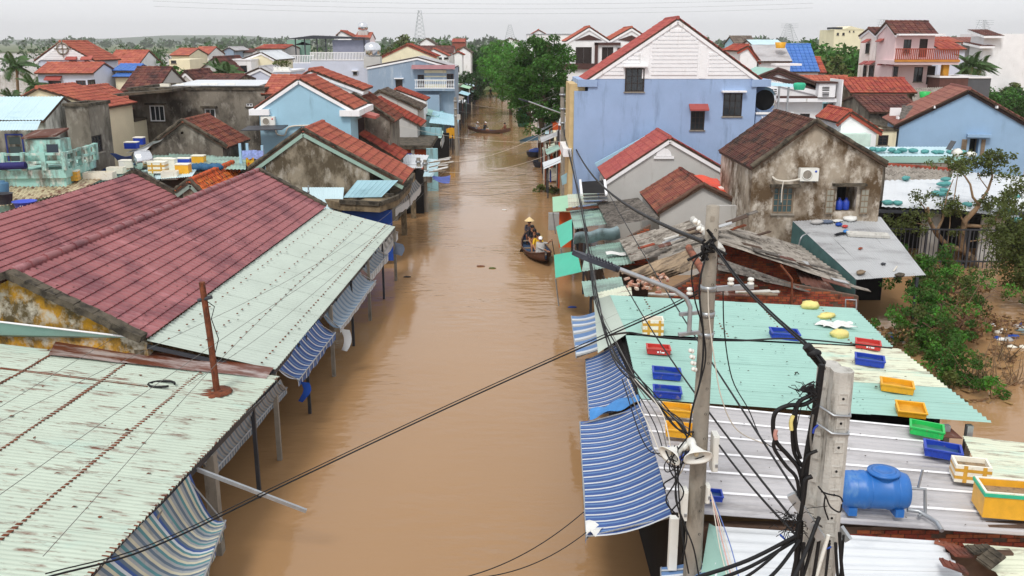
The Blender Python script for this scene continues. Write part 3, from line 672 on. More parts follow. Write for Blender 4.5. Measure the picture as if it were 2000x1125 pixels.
# second hall, farther left
m2 = thing('market_hall', 'second red pressed-metal roofed market hall behind the first, its far gable edged in black mortar', 'market hall', (-17, 23, 0))
r2f = az(263, 338, 5.2); r2n = r2f + (rn - rf_); v2n, v2f = vn + V((0, 0, .02)), vf + V((0, 0, .02)); l2f = r2f + (r2f - v2f); l2f.z = 3.8; l2n = l2f + (rn - rf_)
tile_sheet(m2, v2n, v2f, r2f, r2n, SH_RED, 18, 10); tile_sheet(m2, l2n, l2f, r2f, r2n, SH_RED, 18, 8)
for a, b in ((r2f, v2f), (r2f, l2f)):
    mb = MB(); n = 14
    for k in range(n): mb.bar(lerp(a, b, k / n) + Z * random.uniform(.08, .13), lerp(a, b, (k + 1.02) / n) + Z * random.uniform(.08, .13), .4, .22)
    part('gable_coping', mb, CONC_D, m2)
part('wall', MB().prism([V((l2f.x, r2f.y, -1)), V((v2f.x, v2f.y, -1)), v2f - Z * .1, r2f - Z * .1, l2f - Z * .1], -dn * .3), W_DARKST, m2)
part('wall', MB().prism([V((l2n.x, r2n.y, -1)), V((v2n.x, v2n.y, -1)), v2n - Z * .1, r2n - Z * .1, l2n - Z * .1], dn * .3), W_YELLOWST, m2)
mb = MB()
mb.bar(v2n + Z * .03, v2f + Z * .03, .3, .06); part('valley_gutter', mb, STEEL_D, m2)
# mint lean-to along the street
ms = thing('market_shed', 'pale mint corrugated lean-to roof on posts between red market hall and street', 'market shed', (-8, 30, 0))
sheet(ms, tn, tf, ef - Z * .05, en - Z * .05, SH_MINT, .19, .034, 20, 1, nl=3)
ux = (tf - tn).normalized()
for t, nn in ((.12, 60), (.42, 34), (.62, 34), (.86, 34)):
    mb = MB()
    for k in range(nn):
        p = lerp(lerp(tn, en, t), lerp(tf, ef, t), (k + .5 + random.uniform(-.2, .2)) / nn) + Z * .04
        mb.lathe([(.035, 0), (.03, .02), (0, .03)], p, 6)
    part('roof_screw_row', mb, RUST, ms)['kind'] = 'stuff'
for k in range(7):
    p = lerp(tn, tf, k / 6) + V((.05, 0, 0)); mb = MB(); mb.bar((p.x - .1, p.y, -1.5), (p.x - .1, p.y, 2.5), .09 if k % 2 else .12); part('post', mb, STEEL_D if k % 2 else CONC, ms)
part('eave_beam', MB().bar(tn - Z * .12 - X * .1, tf - Z * .12 - X * .1, .08, .14), STEEL_D, ms)
for k in range(9):
    a = lerp(tn, tf, k / 8); b = lerp(en, ef, k / 8); part('rafter', MB().bar(a - Z * .14, b - Z * .2, .06, .1), STEEL_D, ms)
# rusty near shed
rs_ = thing('market_shed', 'near market shed roof of mint corrugated sheets streaked with brown rust', 'market shed', (-9, 16, 0))
e1 = az(546, 737, zT); e0 = az(185, 1120, zT); dr = (e0 - e1) / (e0.y - e1.y) * -1; e0 = e1 - (e1 - e0).normalized() * 13.0
wv_ = V((-9.3, 0, 9.3 * .13)); 
yb = 22.35
h1 = e1 + wv_; h1.y = yb; h0 = e0 + wv_
sheet(rs_, e0, e1, h1, h0, SH_RUSTY, .13, .03, 13, 5, nl=2)
part('back_strip', MB().obox(h1 - Z * .06 + V((0, -.05, 0)), (9.2, 0, -9.2 * .13), (0, .12, 0), (0, 0, .03)), SH_TEAL, rs_)
def rz(u, v): return pl(u, v, e1, (e0 - e1).cross(wv_))
fl = MB(); q = [rz(0, 655) + Z * .1, rz(262, 672) + Z * .1, rz(310, 692) + Z * .08, rz(0, 668) + Z * .08]
p0 = [V((q[0].x - 4, 22.55, q[0].z + 1.05)), V((q[0].x, 22.5, q[0].z + .5)), V((q[1].x + .2, 22.5, q[1].z + .42))]
fl.quad(q[0] + V((-.5, -.25, 0)), q[1] + V((0, -.25, 0)), V((q[1].x + .25, 22.5, q[1].z + .42)), V((q[0].x - .5, 22.5, q[0].z + .5)))
part('flashing', fl, SH_TEAL, rs_)
part('flashing', MB().quad(rz(255, 668) + Z * .3, rz(318, 670) + Z * .12, rz(300, 694) + Z * .09, rz(265, 680) + Z * .2), SH_TEAL, rs_)
part('mortar_line', MB().tube([V((q[0].x - .5, 22.48, q[0].z + .52)), V((q[1].x + .25, 22.48, q[1].z + .44))], .028, 6), WHITE, rs_)
SH_PURP = sheetmat('grey_rusted_strip', S(170, 158, 154), 0.62, 0.3, 1.2, (.5, 2.0, 1))
a_, b_, c_, d_ = [rz(*p) + Z * .07 for p in ((95, 700), (520, 744), (535, 722), (110, 672))]
sheet(rs_, a_, d_, c_, b_, SH_PURP, .5, .008, 1, 3, name='ridge_strip', jit=.01)
part('rust_patch', MB().lathe([(.42, 0), (.4, .03), (.1, .05)], rz(420, 768) + Z * .03, 14, sx=1.0), RUST, rs_)
for k in range(5):
    p = lerp(e0, e1, (k + .4) / 5); part('post', MB().bar((p.x - .15, p.y, -1.5), (p.x - .15, p.y, 2.4), .24 if k in (2, 3) else .09), CONC if k in (2, 3) else STEEL_D, rs_)
part('eave_beam', MB().bar(e0 - Z * .14 - X * .12, e1 - Z * .14 - X * .12, .08, .14), STEEL_D, rs_)
part('back_wall', MB().obox(V((e0.x - 3.4, e0.y, -1)), (.2, 0, 0), (e1.x - e0.x, e1.y - e0.y, 0), (0, 0, 3.8)), DARK, rs_)  # near-black colour carries the shade under the shed roof
for k in range(1, 6):
    for j in range(13):
        p_, q_ = lerp(e0, e1, j / 13) + wv_ * (k / 5), lerp(e0, e1, (j + 1) / 13) + wv_ * (k / 5)
        if k < 5: part('rust_seam', MB().bar(p_ + Z * .042 + X * random.uniform(-.02, .02), q_ + Z * .042 + X * random.uniform(-.02, .02), random.uniform(.05, .11), .012), RUST, rs_)
part('rust_seam', MB().bar(rz(0, 722) + Z * .042, rz(290, 757) + Z * .042, .09, .012), RUST, rs_)
for j in range(13 * 3):
    p_, q_ = lerp(e0, e1, j / 39), lerp(e0, e1, (j + random.uniform(.5, .95)) / 39); wd_ = random.uniform(.04, .16); part('rust_edge', MB().obox(p_ + Z * .038 - X * wd_, (wd_, 0, -.13 * wd_), q_ - p_, (0, 0, .006)), RUST, rs_)
# rusty pole on the shed roof
rp = MB(); b0 = rz(424, 768); t0 = ay(394, 551, b0.y)
rp.tube([b0, lerp(b0, t0, .5) + V((.02, 0, 0)), t0], [.085, .08, .075], 8)
po = single('pole', rp, RUST, 'leaning rusty steel pole standing on the rust-streaked mint shed roof', 'pole')
part('clamp', MB().tube([t0 - Z * .45 + V((-.12, 0, 0)), t0 - Z * .45 + V((.22, -.05, .1))], .05, 6), STEEL_D, po)
part('wire_stub', MB().tube([t0 - Z * .4, t0 + V((.25, 0, -.6)), t0 + V((.15, 0, -.9)), t0 + V((.28, 0, -1.4)), t0 + V((.1, 0, -2.0))], .012, 4), CABLE, po)
c = rz(316, 756) + Z * .06
single('hose_loop', MB().tube([c + V((.32 * math.cos(t * .5), .2 * math.sin(t * .5), .02)) for t in range(12)], .03, 6), CABLE, 'small black hose loop lying on the rust-streaked mint shed roof', 'hose')
pp = MB(); pp.bar(az(378, 914, 2.45), az(598, 998, 1.25), .075)
single('metal_pipe', pp, STEEL, 'long pale square pipe sticking out over the water from the rusty shed eave', 'pipe')
# awnings
def awning(label, T0, T1, B0, B1, mats, pat, val=.25, sag=.15, nper=5, group=None, bars=True, valmats=None, ripple=.02):
    """T0-T1 along the eave, B0-B1 the outer bar; pat = stripe pattern repeated nper times"""
    T0, T1, B0, B1 = map(V, (T0, T1, B0, B1)); root = thing('awning', label, 'awning', lerp(T0, T1, .5), 0, group); nu = len(pat) * nper
    def fn(a, b):
        p = lerp(lerp(T0, T1, a), lerp(B0, B1, a), b)
        return p - Z * (sag * math.sin(math.pi * b) + .02 * math.sin(a * 9 + b * 2)) + Z * ripple * .2 * math.sin(a * nper * 2 * math.pi)
    mb = MB(); mb.grid(fn, nu, 8, mif=lambda i, j: pat[i % len(pat)])
    part('fabric', mb, mats, root)
    if val:
        def fv(a, b):
            p = fn(a, 1.0); return p - Z * (val * .6 * b * (1 + .08 * math.sin(a * 17))) + (B0 - T0).normalized() * .03 * math.sin(a * 31 + b * 3) * b
        mb = MB(); mb.grid(fv, nu, 3, mif=lambda i, j: pat[i % len(pat)]); part('valance', mb, valmats or mats, root)
    if bars:
        mb = MB(); mb.tube([B0 - Z * .03, B1 - Z * .03], .025, 6); part('front_bar', mb, STEEL, root)
        for t in (.02, .98): part('side_arm', MB().tube([lerp(T0, T1, t) - Z * .1, lerp(B0, B1, t) - Z * .05], .02, 5), STEEL, root)
    return root
awning('big sagging teal and beige striped awning hanging down to the water at near left', az(372, 925, 2.5), az(120, 1190, 2.5), az(440, 1014, 1.25), az(370, 1200, 1.2), [ST_TE, ST_BG, ST_SL, ST_BLUE, ST_WH, ST_GR], [3, 4, 0, 1, 2, 5, 1, 0, 5, 2, 5, 1, 2, 5, 0, 5, 1, 2], .3, .4, 3)
awning('long faded grey striped awning under the rusty shed eave', az(548, 740, 2.5), az(392, 898, 2.5), az(560, 755, 1.7), az(412, 925, 1.7), [ST_GR, ST_SL, ST_PB], [0, 2, 0, 1], .3, .06, 17, valmats=[ST_GR, ST_SL])
awning('bright blue and white striped awning at the corner of the rusty shed', az(622, 624, 2.55), az(538, 716, 2.55), az(655, 648, 1.75), az(582, 742, 1.75), [ST_BLUE, ST_WH, ST_BLUE, ST_LB], [0, 0, 3, 0, 1], .4, .12, 11, ripple=.008)
awning('tattered pale grey striped awning with hanging torn corner on the mint lean-to', az(700, 526, 2.55), az(624, 606, 2.55), az(734, 546, 1.7), az(664, 642, 1.7), [ST_GR, ST_PB, ST_SL], [1, 0, 1, 2], .3, .2, 16, valmats=[ST_GR, ST_WH, ST_WH])
awning('short pale striped awning between tattered awning and market far end', az(738, 484, 2.55), az(704, 520, 2.55), az(758, 496, 1.8), az(722, 538, 1.8), [ST_GR, ST_PB, ST_SL], [1, 0, 1, 2], .5, .05, 9, valmats=[ST_WH, ST_WH, ST_GR])
awning('narrow pale awning with white printed valance at market far corner', az(770, 445, 2.55), az(740, 482, 2.55), az(777, 452, 1.9), az(746, 498, 1.9), [ST_GR, ST_WH], [0, 1], .6, .05, 6, valmats=[ST_WH, ST_WH])
mb = MB(); p = az(664, 642, 1.7)
mb.grid(lambda a, b: p + V((.12 * math.sin(b * 3) + .35 * a * (1 - b * .4), -.15 * a, -.75 * b)), 3, 5); single('torn_cloth', mb, ST_WH, 'torn white cloth hanging from tattered pale awning corner', 'cloth')
mb = MB(); p = az(585, 745, 1.6)
mb.grid(lambda a, b: p + V((.1 * math.sin(b * 4) + .3 * a * (1 - b * .5), -.1 * a, -.6 * b)), 3, 5); single('torn_cloth', mb, TARP_B, 'blue rag dangling from the bright blue striped awning corner', 'cloth')
mb = MB(); p = az(768, 472, 2.1)
mb.grid(lambda a, b: p + V((.08 * math.sin(b * 4) + .45 * a, -.1 * a, -.55 * b - .1 * a)), 3, 5); single('torn_cloth', mb, CL_JEAN, 'dark blue cloth hanging at the far end of the market lean-to', 'cloth')
# ================================================================ RIGHT: stall roofs with crates
RP0 = az(1250, 780, 3.42); RPx = V((1, 0, -.055)); RPy = V((0, 1, .01)); RN = RPx.cross(RPy).normalized()
def rr(u, v, dz=0.0): return pl(u, v, RP0 + Z * dz, RN)
st = thing('market_stall', 'teal and grey corrugated stall roof with plastic crates on it', 'market stall', (5, 18, 0))
sheet(st, rr(1224, 652), rr(1190, 577), rr(1668, 602), rr(1744, 678), SH_TEAL, .2, .034, 3, 2, nl=2)
a, b, c, d = rr(1250, 779, -.04), rr(1222, 655, -.04), rr(1755, 682, -.04), rr(1936, 827, -.04)
l_ = .66
sheet(st, a, b, lerp(b, c, l_), lerp(a, d, l_), SH_TEAL, .2, .034, 5, 1, nl=2)
ma, mc = lerp(a, d, l_ - .01) + Z * .012, lerp(b, c, l_ - .01) + Z * .012
k = .42
sheet(st, lerp(ma, mc, k), mc, c + Z * .012, lerp(d, c, k) + Z * .012, SH_CREAM, .2, .034, 3, 1, nl=2)
sheet(st, ma, lerp(ma, mc, k - .005), lerp(d, c, k - .005) + Z * .012, d + Z * .012, SH_TEAL, .2, .034, 2, 1, nl=2)
a, b, c, d = rr(1312, 1003, -.1), rr(1250, 783, -.1), rr(1800, 838, -.1), rr(2110, 1056, -.1)
sheet(st, a, b, c, d, SH_GREY, .2, .024, 6, 1, nl=2, prof='trap')
for k in range(1, 7):
    t = k / 6; part('seam_strip', MB().bar(lerp(a, b, t) + Z * .03, lerp(d, c, t) + Z * .03, .07, .012), WHITE, st)
sheet(st, rr(1168, 690, -.5), rr(1160, 586, -.45), rr(1192, 577, .02), rr(1225, 652, .02), SH_MINT, .11, .014, 2, 1)
sheet(st, rr(1930, 960, -.35), rr(1880, 852, -.35), rr(2060, 872, -.45), rr(2160, 990, -.45), SH_CREAM, .12, .015, 2, 1)
part('rust_sheet', MB().obox(rr(1780, 852, -.3), (1.1, 0, -.06), (0, .55, 0), (0, 0, .02)), SH_RUSTDK, st)
for t in (.13, .38, .6, .84):
    mb = MB(); p, q = rr(1195 + 480 * t, 578 + 24 * t), rr(1226 + 520 * t, 652 + 26 * t)
    for k in range(16): mb.lathe([(.03, 0), (.025, .02), (0, .03)], lerp(p, q, (k + .5) / 16) + Z * .02 + X * random.uniform(-.03, .03), 6)
    part('roof_screw_row', mb, RUST, st)['kind'] = 'stuff'
mb = MB(); mb.box((2.95, 14.25, -1), (3.12, 28, 3.2)); part('shop_wall', mb, DARK, st)  # shop walls here are near-black to paint the dark under roof and awnings
mb = MB(); mb.box((3.13, 14.15, -1), (11.2, 14.35, 2.98)); part('front_wall', mb, MORTAR, st)
mb = MB(); mb.box((10.05, 20.4, -1), (10.2, 27.5, 2.85)); part('shop_wall', mb, DARK, st)
mb = MB(); mb.box((3.13, 27.7, -1), (10.0, 27.9, 2.8)); part('shop_wall', mb, DARK, st)
for p in (rr(1905, 835, -.1), rr(1860, 835, -.1)): part('post', MB().bar((p.x, p.y + .25, -1.5), (p.x, p.y + .25, p.z - .05), .13), STEEL, st)
bm_ = bpy.data.meshes.new('brick'); mb = MB(); mb.box((0, 0, 0), (.215, .05, .062)); bm_.from_pydata(mb.v, [], mb.f); bm_.materials.append(BRICK)
NBR = 0
def bricks(parent, O, U, N, Lw, Ht, limit=300, skip=0.0, topf=None, k=1.0):
    """individual bricks proud of a mortar wall: O lower-left, U along, N out"""
    O, U, N = V(O), V(U).normalized(), V(N).normalized(); f = fr(parent); W, H = .235 * k, .078 * k; n = 0
    Rm = M4((U, -N, Z)).transposed().to_4x4()
    for r in reversed(range(int(Ht / H))):
        for c in range(int(Lw / W) + 1):
            x = c * W + (W / 2 if r % 2 else 0) - W / 2
            if x < 0 or x + W > Lw or random.random() < skip: continue
            if topf and r * H + H > topf(x + W / 2): continue
            if n >= limit: return n
            o = bpy.data.objects.new('brick', bm_); COL.objects.link(o); o.parent = parent
            o.matrix_local = f.inverted() @ (M4.Translation(O + U * x + Z * (r * H) + N * (.012 + random.uniform(0, .012))) @ Rm @ M4.Diagonal((k, 1, k, 1))); n += 1
            KC.setdefault(parent.name, []).append(o)
    return n
# (the bricks face the camera, on the front wall just under the roof)
bricks(st, (5.55, 14.15, 2.55), X, -Y, 5.4, .46, 130, .12)
part('wall_cap', MB().box((3.13, 14.02, 2.42), (11.2, 14.148, 2.53)), CONC_D, st)
# striped awnings over the right bank
awning('lowest big dark blue and white striped awning at the right bank beside the grey pole', az(1252, 786, 3.0), az(1312, 1006, 3.0), az(1133, 822, 1.95), az(1146, 1050, 1.85), [ST_BLUE, ST_WH, ST_LB], [0, 2, 0, 0, 1], .32, .12, 20, ripple=0)
awning('middle blue and white striped awning over the water, with a loose blue fold', az(1222, 656, 2.95), az(1250, 778, 2.95), az(1144, 700, 2.0), az(1151, 815, 2.0), [ST_BLUE, ST_WH, ST_LB], [0, 2, 0, 0, 1], .3, .1, 16, ripple=0)
awning('farthest light blue and white striped awning beside mint flap on right bank', az(1165, 608, 2.75), az(1200, 668, 2.75), az(1116, 616, 2.1), az(1126, 697, 2.1), [ST_LB, ST_WH, ST_GR], [0, 0, 1, 2], .15, .05, 6)
mb = MB(); a, b, c, d = az(1150, 803, 2.12), az(1240, 772, 2.9), az(1250, 786, 2.98), az(1152, 818, 2.08)
mb.grid(lambda s, t: lerp(lerp(a, b, s), lerp(d, c, s), t) + Z * (.09 * math.sin(t * 3.14) + .05 * math.sin(s * 11 + t * 4)), 14, 5); single('loose_tarp', mb, mat('light_blue_tarp', S(72, 138, 204), .5, .15, 4), 'crumpled light blue tarp fold lying between two striped awnings', 'tarp')
mb = MB(); p = az(1146, 1048, 1.95); mb.grid(lambda s, t: p + V((.42 * s * (1 - t * .6), .5 * (1 - t) * (1 - s * .5), .06 * math.sin(s * 5 + t * 6) + .05)), 5, 5); single('plastic_rag', mb, BAG_W, 'white plastic rag caught on outer corner of the lowest striped awning', 'rag')
# crates
def crate_proto(name, label, L, W, H, m_, fill, group, marks=None):
    root = thing(name, label, 'crate', (0, 0, 0), 0, group); t = .02; ti = .035
    mb = MB(); mb.box((-L / 2, -W / 2, 0), (L / 2, W / 2, .03)); part('floor_panel', mb, m_, root)
    for (x0, y0, x1, y1) in ((-L / 2, -W / 2, L / 2, -W / 2 + t), (-L / 2, W / 2 - t, L / 2, W / 2), (-L / 2, -W / 2 + t, -L / 2 + t, W / 2 - t), (L / 2 - t, -W / 2 + t, L / 2, W / 2 - t)):
        mb = MB(); mb.box((x0, y0, .031), (x1, y1, H - .03)); lng = x1 - x0 > y1 - y0; n = 7 if lng else 5
        for k in range(n):
            if lng:
                x = lerp(x0 + .02, x1 - .04, k / (n - 1)); yy = y0 - .012 if y0 < 0 else y1; mb.box((x, yy, .04), (x + .018, yy + .012, H - .04))
            else:
                yv = lerp(y0 + .01, y1 - .03, k / (n - 1)); xx = x0 - .012 if x0 < 0 else x1; mb.box((xx, yv, .04), (xx + .012, yv + .018, H - .04))
        part('side_panel', mb, m_, root)
    mb = MB(); r = .025
    for (x0, y0, x1, y1) in ((-L / 2 - r, -W / 2 - r, L / 2 + r, -W / 2 + t), (-L / 2 - r, W / 2 - t, L / 2 + r, W / 2 + r), (-L / 2 - r, -W / 2 + t, -L / 2 + t, W / 2 - t), (L / 2 - t, -W / 2 + t, L / 2 + r, W / 2 - t)): mb.box((x0, y0, H - .03), (x1, y1, H))
    part('rim', mb, m_, root)
    mb = MB(); mb.grid(lambda a, b: V((-L / 2 + t + (L - 2 * t) * a, -W / 2 + t + (W - 2 * t) * b, H * .45 + .015 * math.sin(a * 7 + b * 5))), 6, 5); part('silt', mb, fill, root)
    if marks:
        for k, (x, ww, hh) in enumerate(marks): part('white_mark', MB().box((x, -W / 2 - .016, H * .3), (x + ww, -W / 2 - .012, H * .3 + hh)), WHITE, root)
    return root
CR = {}
def crate(u, v, col, label, yaw=0, s=1.0, tilt=0):
    key = col
    m_, f_ = {'blue': (PL_BLUE, SILTW), 'red': (PL_RED, SILTR), 'yellow': (PL_YEL, SILTY), 'green': (PL_GRN, SILTG)}[col]
    p = rr(u, v) + Z * .03
    if key not in CR:
        CR[key] = crate_proto('plastic_crate', label, .64, .44, .17, m_, f_, 'plastic crates on the stall roof', marks=((-.05, .05, .05), (.03, .02, .07), (.07, .09, .04)) if col == 'red' else None)
        o = CR[key]; o.location = p; o.rotation_euler = (tilt, R(3), yaw); o.scale = (s,) * 3
    else:
        o = dup(CR[key], p, yaw, s, label, rot=(tilt, R(3), yaw))
    return o
crate(1285, 690, 'red', 'red plastic crate with white mark below the yellow taped foam box', R(-4), .88)
crate(1694, 680, 'red', 'red plastic crate at the cream rusty roof corner', R(-18), .95)
crate(1301, 738, 'blue', 'blue crate on teal sheet below red crate, upper of a close pair', R(-6), .98)
crate(1302, 774, 'blue', 'blue crate at the teal and grey roof joint, lower of a close pair', R(-6), .92)
crate(1531, 661, 'blue', 'blue crate alone in the middle of the teal roof', R(-6), 1.12)
crate(1697, 712, 'blue', 'blue crate just below the red crate on cream sheet', R(-18), 1.05)
crate(1839, 890, 'blue', 'big blue crate with side handle next to green crate', R(-20), 1.02)
crate(1330, 895, 'blue', 'blue crate half hidden behind white horn loudspeakers', R(-5), .7)
crate(1386, 975, 'blue', 'blue crate peeking out behind the concrete pole at the roof front edge', R(-5), .62)
crate(1321, 810, 'yellow', 'yellow crate on grey sheet beside the black cable bundle', R(-6), .92)
crate(1330, 850, 'yellow', 'yellow crate just above the white horn loudspeakers', R(-8), .95)
crate(1750, 763, 'yellow', 'yellow crate on the teal sheet right of the thick pole top', R(-18), 1.08)
crate(1777, 808, 'yellow', 'yellow crate tipped up at end of teal sheet', R(-10), .9, R(14))
crate(1808, 848, 'green', 'only green crate, on grey sheet corner', R(-22), .98)
def foam_box(u, v, L, W, H, label, m_=FOAM, tape=True, yaw=0.0, rim=None, place=None, open_=True, rr_=None):
    p = place or rr(u, v) + Z * .02; root = thing('foam_box', label, 'foam box', p, yaw, None); q = M4.Translation(V(p)) @ M4.Rotation(yaw, 4, 'Z')
    def P(x, y, z): return q @ V((x, y, z))
    def bx(mb, a, b): mb.obox(P(*a), P(b[0], a[1], a[2]) - P(*a), P(a[0], b[1], a[2]) - P(*a), P(a[0], a[1], b[2]) - P(*a)); return mb
    t = .04; l, w2 = L / 2, W / 2
    for a, b in (((-l, -w2, 0), (l, -w2 + t, H)), ((-l, w2 - t, 0), (l, w2, H)), ((-l, -w2 + t, 0), (-l + t, w2 - t, H)), ((l - t, -w2 + t, 0), (l, w2 - t, H))): part('side_panel', bx(MB(), a, b), m_, root)
    part('floor_panel', bx(MB(), (-l + t, -w2 + t, .01), (l - t, w2 - t, H * .72 if open_ else H - .03)), SILT if open_ else m_, root)
    if not open_: part('lid', bx(MB(), (-l - .015, -w2 - .015, H + .001), (l + .015, w2 + .015, H + .05)), FOAM, root)
    if rim:
        for a, b in (((-l - .02, -w2 - .02, H - .06), (l + .02, -w2 - .002, H)), ((-l - .02, w2 + .002, H - .06), (l + .02, w2 + .02, H)), ((-l - .02, -w2, H - .06), (-l - .002, w2, H)), ((l + .002, -w2, H - .06), (l + .02, w2, H))): part('rim_tape', bx(MB(), a, b), rim, root)
        for a, b in (((-l, -w2, H + .001), (l, -w2 + t, H + .02)), ((-l, w2 - t, H + .001), (l, w2, H + .02)), ((-l, -w2 + t, H + .001), (-l + t, w2 - t, H + .02)), ((l - t, -w2 + t, H + .001), (l, w2 - t, H + .02))): part('rim', bx(MB(), a, b), FOAM, root)
    if tape:
        for a, b in (((-l - .004, -w2 - .004, H * .2), (l + .004, w2 + .004, H * .38)), ((-l - .003, -w2 - .003, H * .62), (l + .003, w2 + .003, H * .8))):
            for c0, c1 in (((a[0], a[1], a[2]), (b[0], -w2 - .001, b[2])), ((a[0], a[1], a[2]), (-l - .001, b[1], b[2])), ((l + .001, a[1], a[2]), (b[0], b[1], b[2]))): part('tape', bx(MB(), c0, c1), TAPE, root)
        for x in (-l * .55, l * .5): part('tape', bx(MB(), (x, -w2 - .008, 0), (x + .07, -w2 - .005, H)), TAPE, root)
    return root
foam_box(1274, 652, .55, .42, .42, 'white foam box wrapped in yellow tape on teal roof above red crate', yaw=R(-4), rim=None)
foam_box(1893, 936, .62, .44, .34, 'white foam box with brown tape beside the big yellow box', yaw=R(-14))
foam_box(1962, 1000, .92, .62, .46, 'big yellow foam box with green rim tape on grey roof edge', FOAM_Y, False, R(-10), rim=GREEN_TR)
# water tank lying on the roof
tp = rr(1708, 1010) + V((0, .1, .02)); tk = thing('water_tank', 'blue plastic water tank lying on its side on grey roof behind pole', 'water tank', tp, R(-4))
r_ = .32; L_ = 1.12; c0 = tp + V((-L_ / 2, .2, r_ + .04)); ax = M4.Rotation(R(-4), 3, 'Z') @ X
part('tank_body', MB().lathe([(0, 0), (r_ * .55, .015), (r_ * .88, .06), (r_, .16), (r_, .36), (r_ * 1.035, .38), (r_ * 1.035, .44), (r_, .46), (r_, .80), (r_ * 1.035, .82), (r_ * 1.035, .88), (r_, .9), (r_, 1.06), (r_ * .9, 1.15), (r_ * .55, 1.18), (0, 1.18)], c0, 28, ax), TANK, tk)
mc = c0 + ax * .74 + Z * (r_ - .03)
part('manhole_ring', MB().lathe([(.22, -.08), (.225, .03), (.27, .035), (.27, .07), (.2, .075)], mc, 24), TANK, tk)
part('lid', MB().lathe([(.198, .06), (.19, .085), (.14, .085), (.13, .065), (0, .065)], mc, 24), TANK, tk)
for x in (.2, .98): part('foot', MB().obox(c0 + ax * (x - .07) - Z * (r_ + .06) - Y * .25, ax * .14, (0, .5, 0), (0, 0, .14)), TANK, tk)
for x in (.25, .5, .95): part('rib', MB().lathe([(r_ * 1.01, 0), (r_ * 1.02, .012), (r_ * 1.01, .024)], c0 + ax * x, 28, ax), TANK, tk)
e = c0 + ax * 1.16
part('pipe', MB().tube([e + Z * .05, e + ax * .12 + Z * .05, e + ax * .3 + Z * .04, e + ax * .34 - Z * .3, e + ax * .36 - Z * .42, e + ax * .2 - Z * .42 - Y * .1], .03, 8), STEEL, tk)
part('pipe', MB().tube([e + ax * .18 + Z * .05, e + ax * .22 + Z * .4], .022, 8), STEEL, tk)
part('pipe', MB().tube([e + ax * .05 - Z * .36, e + ax * .25 - Z * .38, e + ax * .42 - Z * .42 - Y * .3, e + ax * .42 - Z * .46 - Y * .5], .04, 8), STEEL, tk)
# bags on the teal roof
def bag(u, v, m_, label, sx=.3, sy=.2, sz=.14, yaw=0.0, cat='bag', place=None, group=None, nm='bag'):
    p = place or rr(u, v); mb = MB(); mb.blob(p + Z * sz * .8, sx, sy, sz, 12, 7, .16, rot=yaw); mb.blob(p + Z * sz * 1.1 + X * sx * .5, sx * .35, sy * .5, sz * .5, 8, 5, .25, rot=yaw)
    return single(nm, mb, m_, label, cat, group)
bag(1582, 603, BAG_Y, 'pale yellow knotted bag at the far edge of teal roof')
bag(1614, 622, BAG_Y, 'open pale yellow bag above the white plastic sheet', .32, .16, .1, .5)
bag(1640, 660, BAG_Y, 'small pale yellow bag below the white plastic sheet', .26, .2, .14)
mb = MB(); p = rr(1630, 640); mb.grid(lambda a, b: p + V(((a - .5) * .95 + .1 * math.sin(b * 9), (b - .5) * .55 + .06 * math.sin(a * 11), .06 + .07 * abs(math.sin(a * 8 + b * 6)))), 12, 9); single('plastic_sheet', mb, BAG_W, 'crumpled white plastic sheet between yellow bags on teal roof', 'plastic sheet')
# white roof and clutter at the bottom right
wr_ = thing('corrugated_roof', 'clean white corrugated roof below brick wall at bottom right', 'roof', (6, 11, 0))
A, B = az(1395, 1150, 2.55), az(1398, 1028, 3.0); C_, D_ = az(1835, 1057, 2.9), az(1900, 1150, 2.5)
sheet(wr_, A, B, C_, D_, SH_WHITE, .16, .03, 3, 1, nl=2)
part('wall', MB().box((3.5, 8, -1), (8.6, 8.2, 1.9)), MORTAR, wr_); part('wall', MB().box((3.3, 13.75, -1), (8.4, 13.9, 2.72)), MORTAR, wr_)
mb = MB(); mb.quad(az(1385, 1022, 3.05), az(1400, 1030, 3.05), az(1428, 1140, 2.7), az(1366, 1140, 2.45)); part('flashing', mb, SH_TEAL, wr_)
awning('small light blue striped awning at the bottom beside the concrete pole', az(1370, 1090, 2.6), az(1385, 1150, 2.55), az(1292, 1106, 2.2), az(1292, 1160, 2.2), [ST_LB, ST_WH, ST_SL], [0, 0, 1, 2], .1, .03, 4)
cs = thing('corrugated_roof', 'cream rust-stained sheet roof weighed with broken tiles at bottom right corner', 'roof', (9.5, 12, 0))
sheet(cs, az(1990, 1160, 2.4), az(1880, 1062, 2.75), az(2060, 1075, 2.7), az(2150, 1150, 2.4), SH_CREAM, .12, .016, 2, 1)
part('wall', MB().box((9.0, 13.3, -1), (12.5, 13.5, 2.6)), MORTAR, cs)
tl = bpy.data.meshes.new('loose_tile'); mb = MB(); mb.box((-.2, -.13, 0), (.2, .13, .035)); [mb.box((x, -.12, .036), (x + .03, .12, .05)) for x in (-.17, -.05, .08)]; tl.from_pydata(mb.v, [], mb.f); tl.materials.append(T_BROWN)
for i, (u, v, yw, lb) in enumerate(((1850, 1066, -.5, 'first broken terracotta tile at the white roof corner'), (1873, 1080, .3, 'upturned terracotta tile with ribs in the heap by the white roof'), (1862, 1108, -.2, 'dark terracotta tile lowest in the heap by the white roof'), (1915, 1075, .1, 'grey mossy slab on top of the cream roof heap'), (1935, 1092, .5, 'grey mossy slab right of the tile heap'))):
    o = bpy.data.objects.new('loose_tile', tl if i < 3 else tl.copy()); COL.objects.link(o); o.location = az(u, v, 2.85); o.rotation_euler = (random.uniform(-.3, .3), random.uniform(-.3, .3), yw); o['label'] = lb; o['category'] = 'tile'; o['group'] = 'loose tiles and slabs'
    if i >= 3: o.data.materials[0] = CONC_D

